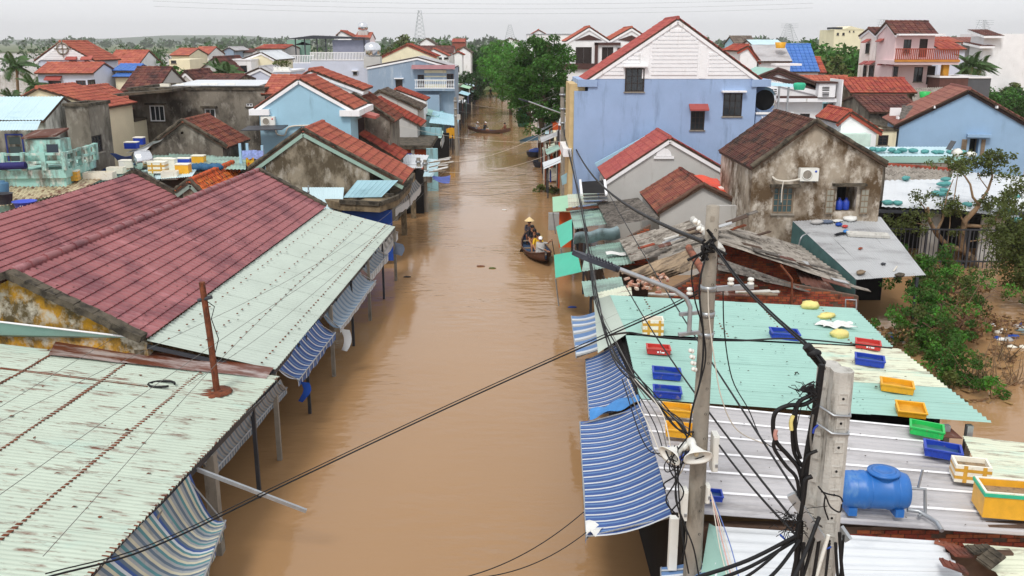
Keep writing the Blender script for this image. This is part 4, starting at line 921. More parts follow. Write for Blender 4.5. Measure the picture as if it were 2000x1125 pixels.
def specks(name, P, n, m_, s0=.02, s1=.06, kind='stuff'):
    mb = MB()
    for k in range(n):
        p = P(random.random(), random.random()); q = random.uniform(0, 3.14); l_ = random.uniform(s0, s1); u_ = V((math.cos(q), math.sin(q), 0)) * l_; v_ = V((-math.sin(q), math.cos(q), 0)) * l_ * random.uniform(.3, .8)
        mb.add([p - u_, p - v_ + Z * .01, p + u_, p + v_ + Z * .015], [(0, 1, 2, 3)])
    return mb
bl4 = lambda A, B, C, D, z: (lambda s, t: lerp(lerp(V(A), V(B), s), lerp(V(D), V(C), s), t) + Z * z)
LIT = mat('leaf_litter', S(58, 46, 34), .9, .3, 9)
part('dirt_flecks', specks('f', bl4(en, ef, rf_, rn, .09), 150, LIT, .02, .05), LIT, mk)['kind'] = 'stuff'
part('dirt_flecks', specks('f', bl4(tn, tf, ef, en, .05), 90, LIT, .015, .05), LIT, ms)['kind'] = 'stuff'
part('dirt_flecks', specks('f', bl4(rr(1250, 770), rr(1222, 590), rr(1665, 605), rr(1830, 790), .05), 140, LIT, .012, .05), LIT, st)['kind'] = 'stuff'
part('dirt_flecks', specks('f', bl4(rr(1320, 990), rr(1260, 800), rr(1790, 850), rr(2060, 1040), -.04), 70, LIT, .01, .035), LIT, st)['kind'] = 'stuff'
part('dirt_flecks', specks('f', bl4(e0, e1, h1, h0, .05), 120, RUST, .02, .07), RUST, rs_)['kind'] = 'stuff'
ORDN = 'first second third fourth fifth sixth seventh eighth ninth tenth eleventh'.split()
# ================================================================ HOUSES, left of the street
def ac_unit(P, N, label, mark=(0.7, .1, .1), group=None):
    P, N = V(P), V(N); U = Z.cross(N).normalized(); root = thing('air_conditioner', label, 'air conditioner', P, 0, group)
    part('casing', MB().obox(P - U * .4, U * .8, N * .3, Z * .55), PLASTIC_W, root)
    mb = MB(); mb.lathe([(.21, 0), (.23, .02), (.19, .025), (.19, .005)], P + N * .3 - U * .1 + Z * .28, 20, N); part('fan_ring', mb, PLASTIC_W, root)
    mb = MB(); mb.lathe([(.185, .006), (.05, .012), (0, .012)], P + N * .3 - U * .1 + Z * .28, 20, N); part('fan_grille', mb, CONC, root)
    part('logo', MB().lathe([(.05, .0), (.05, .006), (0, .006)], P + N * .3 + U * .27 + Z * .42, 12, N), mat('logo_' + str(len(MATS)), mark), root)
    for k in (-.28, .2): part('bracket', MB().obox(P + U * k - Z * .05, U * .05, N * .34, Z * .045), STEEL_D, root)
    return root
def wire(pts, r, m_, label, cat='cable', name='cable', group=None, n=5, seg=14, sag=0.0):
    """smooth line through points (Catmull-Rom); with two points a sagging span"""
    pts = [V(p) for p in pts]
    if len(pts) == 2:
        a, b = pts; P = [lerp(a, b, k / seg) - Z * sag * 4 * (k / seg) * (1 - k / seg) for k in range(seg + 1)]
    else:
        P = []; q = [pts[0] * 2 - pts[1]] + pts + [pts[-1] * 2 - pts[-2]]
        for i in range(1, len(q) - 2):
            for k in range(6):
                t = k / 6; P.append(0.5 * ((2 * q[i]) + (q[i + 1] - q[i - 1]) * t + (2 * q[i - 1] - 5 * q[i] + 4 * q[i + 1] - q[i + 2]) * t * t + (3 * q[i] - q[i - 1] - 3 * q[i + 1] + q[i + 2]) * t ** 3))
        P.append(pts[-1])
    mb = MB(); mb.tube(P, r, n); return single(name, mb, m_, label, cat, group)
RT = (.36, .42)
h1, mp1, lc1 = house('tiled_house', 'house with stained grey gable framed pale green, orange tiled roof, behind red market hall', 47, (592, 254), (468, 346), (787, 358), 5.2, W_DARKST, T_ORANGE, tile=RT, indiv=290, trim=mat('pale_green_trim', S(150, 178, 166), .8), caplump=True, ov=.12, eo=1.7)
house('blue_house', 'light blue two-storey house with orange tiled roof and white corner eaves', 54, (583, 152), (497, 211), (692, 212), 4.7, W_LBLUE, T_ORANGE, tile=RT, indiv=290, trim=WHITE, ov=.1, eo=.25, wr=[(701, 225, 714, 290, 'brown'), (716, 200, 721, 285, 'teal')])
P = ay(692, 215, 54); part('corner_eave', MB().obox(P + V((-.9, -.25, -.28)), (1.1, 0, 0), (0, 5.4, 0), (0, 0, .3)), WHITE, h1) if False else None
bl = [o for o in COL.objects if o.name.startswith('blue_house')][0]
for (u, v, sx) in ((497, 216, -.25), (690, 218, -.75)):
    P = ay(u, v, 54); part('corner_eave', MB().obox(P + V((sx, -.3, -.25)), (1.15, 0, 0), (0, 5.5 if sx < -.5 else .9, 0), (0, 0, .34)), WHITE, bl)
P = ay(713, 222, 56.5); part('door_hood', MB().prism([P + V((-.5, -.8, -.05)), P + V((-.5, -.8, .25)), P + V((.75, -.8, -.1)), P + V((.75, -.8, -.25))], (0, 1.7, 0)), T_RED, bl)
ac_unit(ay(526, 246, 54) - Z * .0, -Y, 'air conditioner with red round logo on the light blue house wall')
wire([ay(538, 250, 53.9), ay(541, 262, 53.9), ay(556, 264, 53.9), ay(565, 248, 53.9), ay(600, 245, 53.9), ay(612, 244, 53.9)], .05, WIRE_W, 'white hose running across the light blue house wall', 'hose', 'hose')
house('tiled_house', 'narrow house with rough orange tiles and white gable edge just behind light blue house', 60, (606, 136), (560, 168), (710, 175), 4, W_WHITE, T_ORANGE_J, tile=RT, trim=WHITE)
xhouse('tiled_house', 'small house with rough speckled orange roof behind light blue house, left side', 60, 514, 596, 184, 148, 6, W_GREY, T_ORANGE_J, tile=RT)
house('mouldy_house', 'low house with black mouldy gable and dark red roof tiles below the stained grey building', 52, (358, 236), (285, 292), (445, 288), 4.5, W_MOULD, T_BROWN, tile=RT, indiv=200, caplump=True, ov=.15, wins=[(353, 257, 358, 262, 'hole', None, .3)])
g, B, ux_, uy_, Lx, zt = block('stained_building', 'long flat-topped building with black-stained grey walls and two white windows', 60, 250, 516, 176, 7, W_MOULD, wins=[(294, 206, 320, 237, 'white', 'slab'), (401, 212, 420, 235, 'white', 'slab'), (481, 202, 493, 208, 'white')], cop=CONC_D)
part('roof_sheet', MB().obox(ay(335, 168, 60.2) - Z * 0, (5.6, 0, 0), (0, 5, .15), (0, 0, .04)), SH_WHITE, g)
for i, (u, wd) in enumerate(((392, .5), (406, .6), (440, .6), (312, .6), (344, .5))):
    p = ay(u, 166, 61) ; p.z = zt + .17; o = single('concrete_block', MB().obox(p, (wd, 0, 0), (0, .3, 0), (0, 0, .18)), FOAM, ['first white block from the left on stained building roof', 'x', 'x', 'x', 'x'][0] if i == 3 else 'small white block weighing down stained building roof sheets', 'block', 'white blocks on the stained building roof')
    o['label'] = 'small white block weighing down the stained building roof'
# annex with balcony, left of the stained building
bx_, *_r = block('balcony_annex', 'small cream balcony annex with star-pattern parapet left of the stained building', 58, 208, 262, 238, 4, W_CREAM, cop=CONC_D)
for u in (216, 231, 246):
    p = ay(u, 245, 58) - Y * .03; mb = MB()
    for k in range(8): a = k * math.pi / 4; mb.obox(p + V((math.cos(a) * .1, 0, math.sin(a) * .1)), (.12 * math.cos(a), 0, .12 * math.sin(a)), (-.05 * math.sin(a), 0, .05 * math.cos(a)), (0, -.03, 0))
    mb.lathe([(.27, 0), (.27, .02), (.22, .03)], p, 16, -Y); part('star_pattern', mb, DKBROWN, bx_)
part('canopy', MB().obox(ay(208, 190, 58) - Y * .3, (4.2, 0, .35), (0, 3.5, 0), (0, 0, .15)), CONC_D, bx_)
for u in (213, 221): p = ay(u, 238, 58.2); part('column', MB().bar(p, p + Z * 1.6, .16), DKBROWN, bx_)
# ruined house at far left
xr = xhouse('old_house', 'peeling old house with pale blue metal roof and stained gable at the left edge', 44, -70, 84, 236, 190, 4.6, W_PEELW, SH_PALEB, roofsheet=8, cap=False, eo=.2, ov=.05)
p0 = ay(-70, 256, 41.5); sheet(xr[0], p0, ay(72, 254, 41.5), ay(80, 236, 43.8), ay(-70, 238, 43.8), SH_PALEB, .14, .015, 5)
P = ay(50, 256, 41.8); part('pillar', MB().box((P.x - .0, 41.8, 3.5), (P.x + .3, 42.1, P.z)), W_PEELW, xr[0])
a = ay(18, 325, 44.2); window(xr[0], V((a.x, 44.15, a.z)), X, -Y, 0.85, 1.55, 'blue')
b1, B, *_x = block('old_house_annex', 'roofless stained annex with dark boarded doorway beside the peeling old house', 45.5, 126, 171, 208, 2.4, W_MOULD, wr=[(182, 262, 198, 300, 'dark')], cop=CONC_D)
a = ay(135, 306, 45.5); window(b1, V((a.x, 45.5, a.z)), X, -Y, .72, 1.2, 'brown')
house('tiled_house', 'cream house with orange tiled roof behind the peeling old house', 53, (74, 171), (40, 190), (206, 210), 4.5, W_CREAM, T_ORANGE_J, tile=RT)
house('tiled_house', 'second orange tiled roof just right of the cream house', 58, (150, 172), (120, 185), (236, 217), 4.5, W_GREY, T_ORANGE_J, tile=RT)
# terrace in front of the ruined house
SHADE_SL = mat('opening_shade', S(58, 66, 78), .7)  # colour painting the shade inside the cabinet opening
tz = thing('terrace', 'peeling aqua concrete terrace with rail and posts in front of the old house', 'terrace', ay(90, 350, 40))
A = ay(-30, 334, 40); Bq = ay(128, 332, 40); D2 = ay(188, 310, 44)
part('slab', MB().prism([A, Bq, V((D2.x, 44, A.z)), V((A.x, 44, A.z))], (0, 0, -.35)), W_PEEL, tz)
part('base_wall', MB().prism([A + V((0, .15, -.36)), Bq + V((-.1, .15, -.36)), V((D2.x - .15, 44, A.z - .36)), V((A.x, 44, A.z - .36))], (0, 0, -4)), W_PEEL, tz)
for a, b, n in ((A, Bq, 4), (Bq, V((D2.x, 44, A.z)), 4)):
    for h in (.35, .7): part('rail', MB().bar(a + Z * (h + .005 * (a is Bq)), b + Z * (h + .005 * (a is Bq)), .14, .1), W_PEEL, tz)
    for k in range(1 if a is Bq else 0, n + 1): part('rail_post', MB().bar(lerp(a, b, k / n) - Z * .0, lerp(a, b, k / n) + Z * .78, .2), W_PEEL, tz)
wk = ay(55, 320, 40.3); part('cabinet_wall', MB().obox(wk, (1.5, 0, 0), (0, 1.0, 0), (0, 0, 1.05)), W_PEEL, tz)
part('painted_opening', MB().obox(wk + V((.9, -.02, .4)), (.5, 0, 0), (0, .02, 0), (0, 0, .45)), SHADE_SL, tz)  # raised plate, the opening's shade is put into its colour
part('broken_slab', MB().obox(wk + V((-.1, -.1, 1.08)), (1.5, 0, .1), (0, 1.3, .2), (0, 0, .08)), SH_RUSTDK, tz)
single('tarp_roll', MB().tube([ay(-20, 326, 39.8), ay(20, 324, 39.8), ay(50, 323, 39.8)], .16, 8), mat('navy_tarp', S(38, 36, 96), .7, .2), 'rolled dark blue tarp along the aqua terrace edge', 'tarp')
# rooftops with boxes, left middle
lr = thing('corrugated_roof', 'low patchwork of weathered teal sheets strewn with foam boxes behind red hall', 'roof', ay(250, 350, 44))
sheet(lr, ay(-60, 415, 36.5), ay(160, 372, 39), ay(215, 340, 43), ay(-60, 350, 41), SH_STRIPE, .16, .03, 6, 1)
sheet(lr, ay(120, 392, 39.5), ay(300, 345, 43), ay(300, 328, 46.5), ay(150, 340, 45), SH_TEALOLD, .13, .018, 5, 1)
sheet(lr, ay(285, 352, 43.4), ay(375, 345, 43.4), ay(392, 320, 47), ay(280, 322, 47), SH_PALEB, .13, .018, 4, 1)
sheet(lr, ay(270, 330, 46), ay(480, 330, 46), ay(480, 306, 51), ay(270, 302, 51), SH_TEALOLD, .2, .02, 7, 1, jit=.03)
part('wall', MB().box((ay(290, 350, 44).x, 43.9, -1), (ay(372, 350, 44).x, 44.1, ay(330, 347, 43.6).z - .1)), MORTAR, lr)
def put(u, v, y): return ay(u, v, y)
fo = lambda u, v, y, L, W, H, lb, m_=FOAM, tp=False, op=False, yw=0: foam_box(0, 0, L * .86, W * .9, H * .8, lb, m_, tp, yw, place=put(u, v, y), open_=op)
fo(138, 352, 41, .85, .6, .5, 'brown taped foam box by the aqua terrace corner', FOAM_Y, True, False, .2)
fo(196, 350, 42, 1.5, .7, .42, 'long white foam box with green tub on the teal patchwork roof', FOAM, False, True, .1)
fo(251, 327, 45, .85, .5, .4, 'cream foam box left of the shiny steel water tank', FOAM)
fo(228, 338, 43.5, .9, .5, .36, 'cream foam box with leafy scraps behind red hall ridge', FOAM, False, True)
fo(310, 337, 44.5, .95, .6, .62, 'foam box criss-crossed with yellow tape right of steel tank', FOAM, True)
fo(320, 326, 46.2, .9, .5, .5, 'white foam box behind the yellow-taped box', FOAM)
fo(333, 331, 45.6, .7, .5, .62, 'white foam box with handle holes between taped and yellow boxes', FOAM)
fo(333, 350, 43.8, .85, .6, .5, 'white foam box at front edge of pale blue roof', FOAM, False, True, .15)
fo(359, 340, 44.5, .75, .55, .58, 'yellow lidded foam box at right end of pale blue roof', FOAM_Y)
fo(360, 322, 47, .75, .4, .4, 'blue plastic box behind yellow foam box', PL_BLUE)
fo(389, 321, 48.5, .75, .5, .55, 'yellow foam box with white lid standing farthest right on the teal patchwork', FOAM_Y)
fo(258, 290, 50, .75, .5, .4, 'blue tub on tilted white sheet left of the mouldy gable', PL_BLUE)
fo(273, 282, 51, .6, .45, .45, 'smaller blue tub above first blue tub by mouldy gable', PL_BLUE)
a = ay(276, 332, 44.5); tkk = thing('water_tank', 'shiny stainless water tank lying among foam boxes behind red hall', 'water tank', a)
part('tank_body', MB().lathe([(0, -.02), (.3, .02), (.46, .1), (.46, .28), (.48, .3), (.48, .34), (.46, .36), (.46, .8), (.3, .9), (0, .93)], a + V((-.3, -.2, .46)), 20, V((.8, .6, 0))), INOX, tkk)
part('cradle', MB().obox(a + V((-.35, -.2, -.02)), (.6, .5, 0), (-.2, .25, 0), (0, 0, .12)), STEEL_D, tkk)
for pts, lb, m_ in ((((214, 300), (262, 306), (228, 326), (222, 326)), 'bright blue tarp hung beside the dark annex corner', TARP_P), (((246, 300), (298, 278), (302, 274), (290, 292)), 'white tilted roofing sheet carrying blue tubs', TARP_W), (((176, 338), (206, 330), (226, 332), (190, 346)), 'dark blue tarp crumpled behind the long foam box', TARP_B)):
    c4 = [ay(u, v, 46 if 'bright' in lb else 50 if 'tilted' in lb else 43.5) for u, v in pts]; c4[2].y += 1.5; c4[3].y += 1.0 if 'tilted' not in lb else -.5
    mb = MB(); mb.grid(lambda s, t: lerp(lerp(c4[0], c4[1], s), lerp(c4[3], c4[2], s), t) + Z * .05 * math.sin(s * 8 + t * 5), 8, 6); single('tarp', mb, m_, lb, 'tarp')
mb = MB(); a = ay(400, 332, 45.5)
for k in range(5): mb.blob(a + V((.25 * k - .4, .1 * (k % 2), .12)), .3, .25, .2, 8, 5, .2)
single('tarp', mb, mat('teal_blue_tarp', S(44, 92, 130), .6), 'crumpled teal blue tarp beside the speckled orange roof', 'tarp')
tb = ay(50, 410, 36); tr_ = thing('tub', 'blue plastic wash tub with white marks on rusty sheets at left edge', 'tub', tb)
part('tub_wall', MB().lathe([(.32, 0), (.42, .36), (.46, .36), (.46, .33), (.4, .32), (.3, .04), (0, .04)], tb, 20), mat('violet_blue_plastic', S(70, 90, 196), .4), tr_)
for k, (dx, hh) in enumerate(((.02, .14), (.1, .14), (.16, .14))): part('white_mark', MB().obox(tb + V((dx, -.42, .1)), (.025, 0, 0), (0, .01, 0), (0, 0, hh)), WHITE, tr_)
a = ay(8, 398, 36.5); single('bucket', MB().lathe([(.3, 0), (.36, .4), (.4, .42), (.34, .42), (.3, .1), (0, .1)], a, 16), STEEL_D, 'black basin on rusty sheets at left edge', 'basin')
a = ay(8, 382, 37.5); single('bucket', MB().lathe([(.2, 0), (.24, .5), (.2, .55), (.1, .56), (.1, .62), (0, .62)], a, 14), mat('slate_blue_plastic', S(70, 110, 140), .5), 'grey blue lidded bucket behind the black basin', 'bucket')
sw = house('tiled_shed', 'small shed with speckled orange tile roof between the two red market halls', 41.5, (372, 352), (345, 372), (396, 378), 6.5, W_DARKST, T_ORSP, tile=(.28, .3), indiv=280, trim=mat('grey_green_trim', S(140, 158, 148), .8), caplump=True)
# clothes line wall and laundry
lw = thing('laundry_rack', 'light blue wall corner with posts and hanging laundry left of the stained gable house', 'laundry frame', ay(490, 330, 48))
for u in (472, 486, 515): a = ay(u, 330, 48); part('post', MB().bar((a.x, 48, a.z - 3), (a.x, 48, ay(u, 280 if u < 510 else 284, 48).z), .12), W_LBLUE, lw)
part('wall', MB().box((ay(472, 340, 48.4).x, 48.3, -1), (ay(512, 340, 48.4).x, 48.5, ay(480, 322, 48.4).z)), W_LBLUE, lw)
lk = mat('checked_cloth', S(150, 170, 226), .8, .3, 9)
for i, (u, v, m_, lb) in enumerate(((480, 294, lk, 'pale blue checked cloth, left one on laundry frame'), (494, 293, lk, 'pale blue checked cloth in the middle of laundry frame'), (506, 294, lk, 'pale blue checked cloth, right one on laundry frame'), (488, 308, mat('yellow_print_cloth', S(206, 170, 52), .8, .3, 9, dirt=(S(170, 40, 36), .45, 6, (1, 1, 1))), 'red and yellow printed cloth lowest on laundry frame'))):
    a = ay(u, v, 47.9); mb = MB(); mb.grid(lambda s, t: a + V(((s - .5) * .42, -.04 * math.sin(s * 9), -.45 * t)), 6, 3); single('laundry', mb, m_, lb, 'laundry')
single('canopy', MB().obox(ay(470, 256, 52), (2.3, 0, .06), (0, 1.6, .1), (0, 0, .05)), STEEL_D, 'dark shade canopy below the air conditioner of light blue house', 'canopy')
# porch at the corner (curved concrete canopy)
pc = thing('porch', 'shop porch with curved mossy concrete canopy and pale blue sheets by stained gable house', 'porch', ay(740, 400, 46))
zc = 3.25; cp_ = [az(664, 396, zc), az(742, 400, zc), az(775, 388, zc), az(800, 362, zc), az(806, 345, zc)]
inner = [p + V((-1.2, 1.4, 0)) for p in cp_]
for i in range(4): part('canopy', MB().prism([cp_[i], cp_[i + 1], inner[i + 1], inner[i]], (0, 0, -.38)), CONC_B, pc)
for i in range(4): part('canopy_lip', MB().bar(cp_[i] + Z * .05, cp_[i + 1] + Z * .05, .16, .22), CONC_D, pc)
sheet(pc, az(670, 386, 3.3), az(745, 385, 3.3), ay(778, 352, 46.8), ay(698, 352, 46.8), SH_BLUESM, .3, .012, 4, 1, prof='trap')
sheet(pc, az(600, 412, 2.7), az(668, 412, 2.7), ay(672, 366, 46.8), ay(590, 366, 46.8), SH_PALEB, .12, .015, 4, 1)
for i, (u, v) in enumerate(((702, 360), (682, 378), (745, 377), (752, 385), (733, 352))):
    o = single('stone', MB().obox(az(u, v, 3.36 if v > 370 else 3.7), (.42, 0, 0), (0, .25, 0), (0, 0, .16)), CONC_D, 'grey stone weighing down pale blue porch sheet', 'stone', 'stones on the porch sheets')
for u, v in ((668, 440), (762, 470), (790, 452), (808, 420)): a = az(u, v, .2); part('pillar', MB().bar((a.x, a.y, -1.5), (a.x, a.y, 2.9), .3), CONC_B, pc)
for c4, lb in (([az(780, 388, 3.0), az(794, 372, 3.0), az(800, 388, 2.3), az(772, 406, 2.3)], 'small grey awning with white torn valance under curved canopy, near one'), ([az(796, 370, 3.0), az(812, 350, 3.0), az(822, 362, 2.3), az(801, 386, 2.3)], 'small grey awning with white valance under curved canopy, far one')):
    awning(lb, c4[0], c4[1], c4[3], c4[2], [ST_SL, ST_GR, ST_WH], [0, 1], .75, .03, 6, valmats=[ST_WH, ST_WH, ST_WH])
a = ay(668, 425, 45.6); single('tarp', MB().obox(V((a.x, 45.6, .2)), (2.5, .1, 0), (0, .05, 0), (0, 0, 2.6)), TARP_B, 'deep blue tarp closing the porch front beside the mint lean-to', 'tarp')
part('back_wall', MB().box((cp_[0].x, 48.5, -1), (cp_[3].x - .8, 48.7, 3)), DARK, pc)
# ---- shops between the light blue house and the grey blue house
house('tiled_house', 'old street house with dark mouldy gable and brown tiled roof', 60, (692, 184), (655, 205), (770, 238), 5.2, W_MOULD, T_BROWN, tile=RT, indiv=200, ov=.1, caplump=True)
house('tiled_shop', 'street shop with broken rusty orange tiles', 77, (728, 196), (700, 210), (822, 246), 5, W_GREY, T_REDB_J, tile=RT)
house('tiled_shop', 'street shop with weathered grey brown tiles and dark verge', 86, (742, 178), (715, 195), (822, 214), 6, W_GREY, T_GREY_J, tile=RT, caplump=True)
house('gabled_shop', 'white gabled house with siding lines in front of the grey blue house', 96, (772, 174), (748, 190), (832, 196), 5, W_WHITE, T_REDB_J, tile=RT, trim=WHITE)
house('tiled_shed', 'low shed with dark red broken tiles below light blue house', 57.5, (700, 262), (690, 268), (782, 312), 4, W_MOULD, T_REDB_J, tile=RT)
ps = thing('shop_canopy', 'flat concrete shop canopy with dark pooled top along the left bank', 'canopy', ay(800, 280, 62))
P = az(766, 285, 3.3); part('slab', MB().prism([az(764, 284, 3.3), az(842, 284, 3.3), az(856, 262, 3.3), az(790, 258, 3.3)], (0, 0, -.3)), CONC_D, ps)
part('parapet', MB().bar(az(790, 254, 3.6), az(862, 258, 3.6), .2, .7), W_AQUA, ps)
for u in (770, 806, 842): a = az(u, 286, 3.2); part('pillar', MB().bar((a.x, a.y, -1.5), (a.x, a.y, 3.1), .25), CONC, ps)
part('shop_front', MB().box((az(766, 285, 3.3).x, az(766, 285, 3.3).y + .8, -1), (az(842, 285, 3.3).x - .2, az(766, 285, 3.3).y + 1, 3.0)), ORANGE_P, ps)
single('tarp', MB().obox(az(776, 300, 2.9), (1.1, 0, 0), (0, .1, 0), (0, 0, -1.5)), TARP_B, 'blue tarp hanging under flat concrete canopy', 'tarp')
ws = thing('corrugated_roof', 'white metal shop roof piled with loose boards behind twin poles', 'roof', az(780, 310, 3.4))
sheet(ws, az(770, 330, 3.1), az(825, 328, 3.0), az(838, 303, 3.3), az(748, 300, 3.5), SH_WHITE, .2, .015, 5, 1)
sheet(ws, az(826, 345, 2.6), az(845, 345, 2.5), az(862, 312, 2.8), az(836, 310, 3.0), SH_PALEB, .14, .02, 3, 1)
part('wall', MB().box((az(772, 330, 3).x, az(772, 330, 3).y + .4, -1), (az(825, 330, 3).x, az(825, 330, 3).y + .6, 2.9)), DARK, ws)
for k in range(9):
    a = az(838 + (k % 3) * 9, 336 - k * 3, 3.15); single('board', MB().bar(a, a + V((random.uniform(.5, 1.1), random.uniform(-.6, .6), .12)), .2, .05), [WOOD_OLD, TARP_W, CONC_L][k % 3], 'loose board on the pale sheets near the twin poles', 'board', 'boards on the shop roof')
c4 = [az(842, 342, 2.5), az(846, 350, 2.3), az(878, 358, 1.6), az(880, 342, 1.9)]
mb = MB(); mb.grid(lambda s, t: lerp(lerp(c4[0], c4[1], t), lerp(c4[3], c4[2], t), s) + Z * (-.12 * math.sin(s * 3.1) + .03 * math.sin(t * 9)), 8, 5); single('tarp', mb, TARP_P, 'periwinkle tarp flap sticking out over water on left bank', 'tarp')
bs = thing('shop_canopy', 'pale blue sheet canopy over the left bank shop beyond yellow sheet', 'canopy', az(860, 245, 3))
sheet(bs, az(838, 240, 3.0), az(893, 246, 2.7), az(898, 226, 2.9), az(846, 216, 3.6), SH_BLUESM, .3, .015, 5, 1)
part('shop_wall', MB().box((az(845, 240, 3).x, 88, -1), (az(885, 240, 3).x, 88.3, 2.6)), DARK, bs)
for u in (842, 890): a = az(u, 244, 2.8); part('post', MB().bar((a.x, a.y, -1.5), (a.x, a.y, 2.7), .15), STEEL_D, bs)
mc_ = thing('shop_canopy', 'mint and white torn canopy edge above teal shop side', 'canopy', az(850, 265, 3))
sheet(mc_, az(846, 268, 3.0), az(862, 270, 2.9), az(866, 256, 3.2), az(848, 252, 3.4), SH_TEAL, .2, .015, 2, 1)
mb = MB(); a = az(862, 258, 3.0); mb.grid(lambda s, t: a + V((.25 * s + .15 * math.sin(t * 4), -1.6 * s, -1.3 * t * (.7 + .3 * math.sin(s * 8)))), 6, 4); part('torn_cloth', mb, TARP_W, mc_)
part('side_wall', MB().box((az(848, 300, 2).x, 69.5, -1), (az(868, 300, 2).x, 69.8, 3.2)), W_AQUA, mc_)
# ---- shop row along the left bank towards the far end
ms_ = [SH_TEAL, SH_PALEB, SH_FIBRO, SH_WHITE, SH_BLUESM, LGREEN]; wm_ = [W_AQUA, W_GREYBLUE, W_CREAM, W_WHITE, WOOD_DK, W_MOULD]
for i in range(11):
    y = 99 + i * 9.5; zt = 3.3 + .5 * (i % 3); x1 = -6.9 - .25 * (i % 2); lb = ORDN[i] + ' small shop on left bank counted from the pale blue canopy to the far end'
    r = thing('shop', lb, 'shop', (x1 - 3, y, 0), 0, 'shops along the left bank')
    wl_ = part('wall', MB().box((x1 - 6, y, -1), (x1 - .9, y + 8.6, zt)), wm_[i % 6], r); cu = MB(); cu.box((x1 - 1.4, y + 1, -.9), (x1, y + 7.4, zt - .9)); cut(wl_, cu)
    sheet(r, V((x1 + .5, y - .1, zt - .5)), V((x1 + .5, y + 8.5, zt - .6)), V((x1 - 2.6, y + 8.5, zt + .3)), V((x1 - 2.6, y - .1, zt + .3)), ms_[i % 6], .3, .03, 3, 1)
    for k in (0, 1): part('post', MB().bar((x1 + .35, y + .3 + 7.8 * k, -1.5), (x1 + .35, y + .3 + 7.8 * k, zt - .6), .14), STEEL_D, r)
    part('hanging_sheet', MB().obox((x1 + .3, y + 1 + i % 3, zt - 1.9), (0, 2.6, 0), (.04, 0, 0), (0, 0, 1.2)), [TARP_B, TARP_W, CL_BLACK, ORANGE_P][i % 4], r)
# ---- grey blue house with balcony, far blocks
gb, mpg, lcg = house('grey_blue_house', 'grey blue house with white coping, balcony balusters and one shuttered window', 107.2, (815, 111), (716, 130), (889, 131), 7, W_GREYBLUE, SH_GREY, roofsheet=6, trim=WHITE, cap=False, eo=.05, ov=.02, wins=[(773, 155, 786, 174, 'shut', 'slab'), (816, 146, 828, 170, 'brown'), (873, 144, 886, 172, 'brown')])
a, b = ay(810, 173, 106.1), ay(888, 173, 106.1)
part('balcony_slab', MB().obox(a - Z * .25, (b.x - a.x, 0, 0), (0, 1.0, 0), (0, 0, .25)), W_GREYBLUE, gb); railing(gb, a, b, .95, WHITE, 22, fat=.07)
a, b = ay(803, 135, 106.3), ay(888, 135, 106.3); part('fascia', MB().prism([a, a + V((0, .68, .45)), a + V((0, .68, 0))], (b.x - a.x, 0, 0)), mat('dusty_pink_tile', S(150, 108, 112), .8), gb)
a = ay(808, 196, 105.9); part('lower_wall', MB().box((a.x, 105.9, -1), (ay(858, 196, 105.9).x, 107.1, a.z + .6)), W_GREYBLUE, gb)
a, b = ay(829.5, 171, 107.15), ay(871.5, 137, 107.15); part('cream_panel', MB().box((a.x, 107.12, a.z), (b.x, 107.19, b.z)), W_CREAM, gb)
mb = MB()
for k in range(3): a = ay(829, 148 + 8 * k, 107.1); mb.box((a.x, 107.06, a.z), (ay(872, 150, 107.1).x, 107.115, a.z + .3))
part('wall_band', mb, W_GREYBLUE, gb)
# terrace building
tb_, B, ux_, uy_, Lx, zt = block('terrace_building', 'tall lilac grey building with white balustrade roof terrace and dark steel canopy', 117.9, 606, 722, 118, 9, W_LILAC, wins=[(690, 140, 697, 146, 'dark', 'slab'), (645, 142, 660, 156, 'dark')])
railing(tb_, B + Z * zt, B + ux_ * Lx + Z * zt, .95, WHITE, 40, bw=.09)
a = ay(562, 118, 120.6); part('side_wing', MB().box((a.x, 120, -1), (B.x - .02, 128, zt - .4)), W_LILAC, tb_); railing(tb_, V((a.x, 120.1, zt - .39)), V((B.x - .05, 120.1, zt - .39)), .95, WHITE, 16, bw=.09)
a = ay(650, 100, 123.3); b = ay(716, 78, 123.3); part('roof_room', MB().box((a.x, 123.3, zt), (b.x, 126, b.z)), mat('slate_paint', S(128, 130, 144), .8), tb_)
window(tb_, V((ay(664, 100, 123.3).x, 123.28, zt + .05)), X, -Y, .9, 1.6, 'dark'); window(tb_, V((ay(690, 96, 123.3).x, 123.28, zt + .5)), X, -Y, 1.2, 1.1, 'dark')
A, Bc, Cc, Dd = ay(556, 76, 122.6), ay(716, 74, 122.6), ay(716, 69, 128.6), ay(614, 68, 128.6)
part('canopy', MB().prism([A, ay(612, 69, 122.6), ay(712, 73, 122.6), ay(712, 75.5, 122.6)], (0, 4.5, 0)), STEEL_D, tb_)
for u in (578, 596, 620, 637, 712): a = ay(u, 100, 123.3); part('canopy_post', MB().bar((a.x, 123.3, zt), (a.x, 123.3, ay(u, 74, 123.3).z), .14), STEEL_D, tb_)
a = ay(592, 88, 124.6); part('parasol', MB().lathe([(1.2, 0), (.1, .4)], a, 12), STEEL_D, tb_)
for (u, v, y, r, lb) in ((728, 110, 116.5, 1.0, 'round steel water tank on the terrace building corner'), (709, 60, 147, .75, 'steel water tank on stand above red roof block')):
    a = ay(u, v, y); t_ = thing('water_tank', lb, 'water tank', a); part('tank_body', MB().lathe([(0, 0), (r * .8, .05), (r, .25), (r, 1.2 * r), (r * .7, 1.55 * r), (.2, 1.7 * r), (0, 1.75 * r)], a, 16), INOX, t_); part('stand', MB().obox(a + V((-r, -r * .8, -1.4)), (2 * r, 0, 0), (0, 1.6 * r, 0), (0, 0, 1.38)), W_GREY, t_)
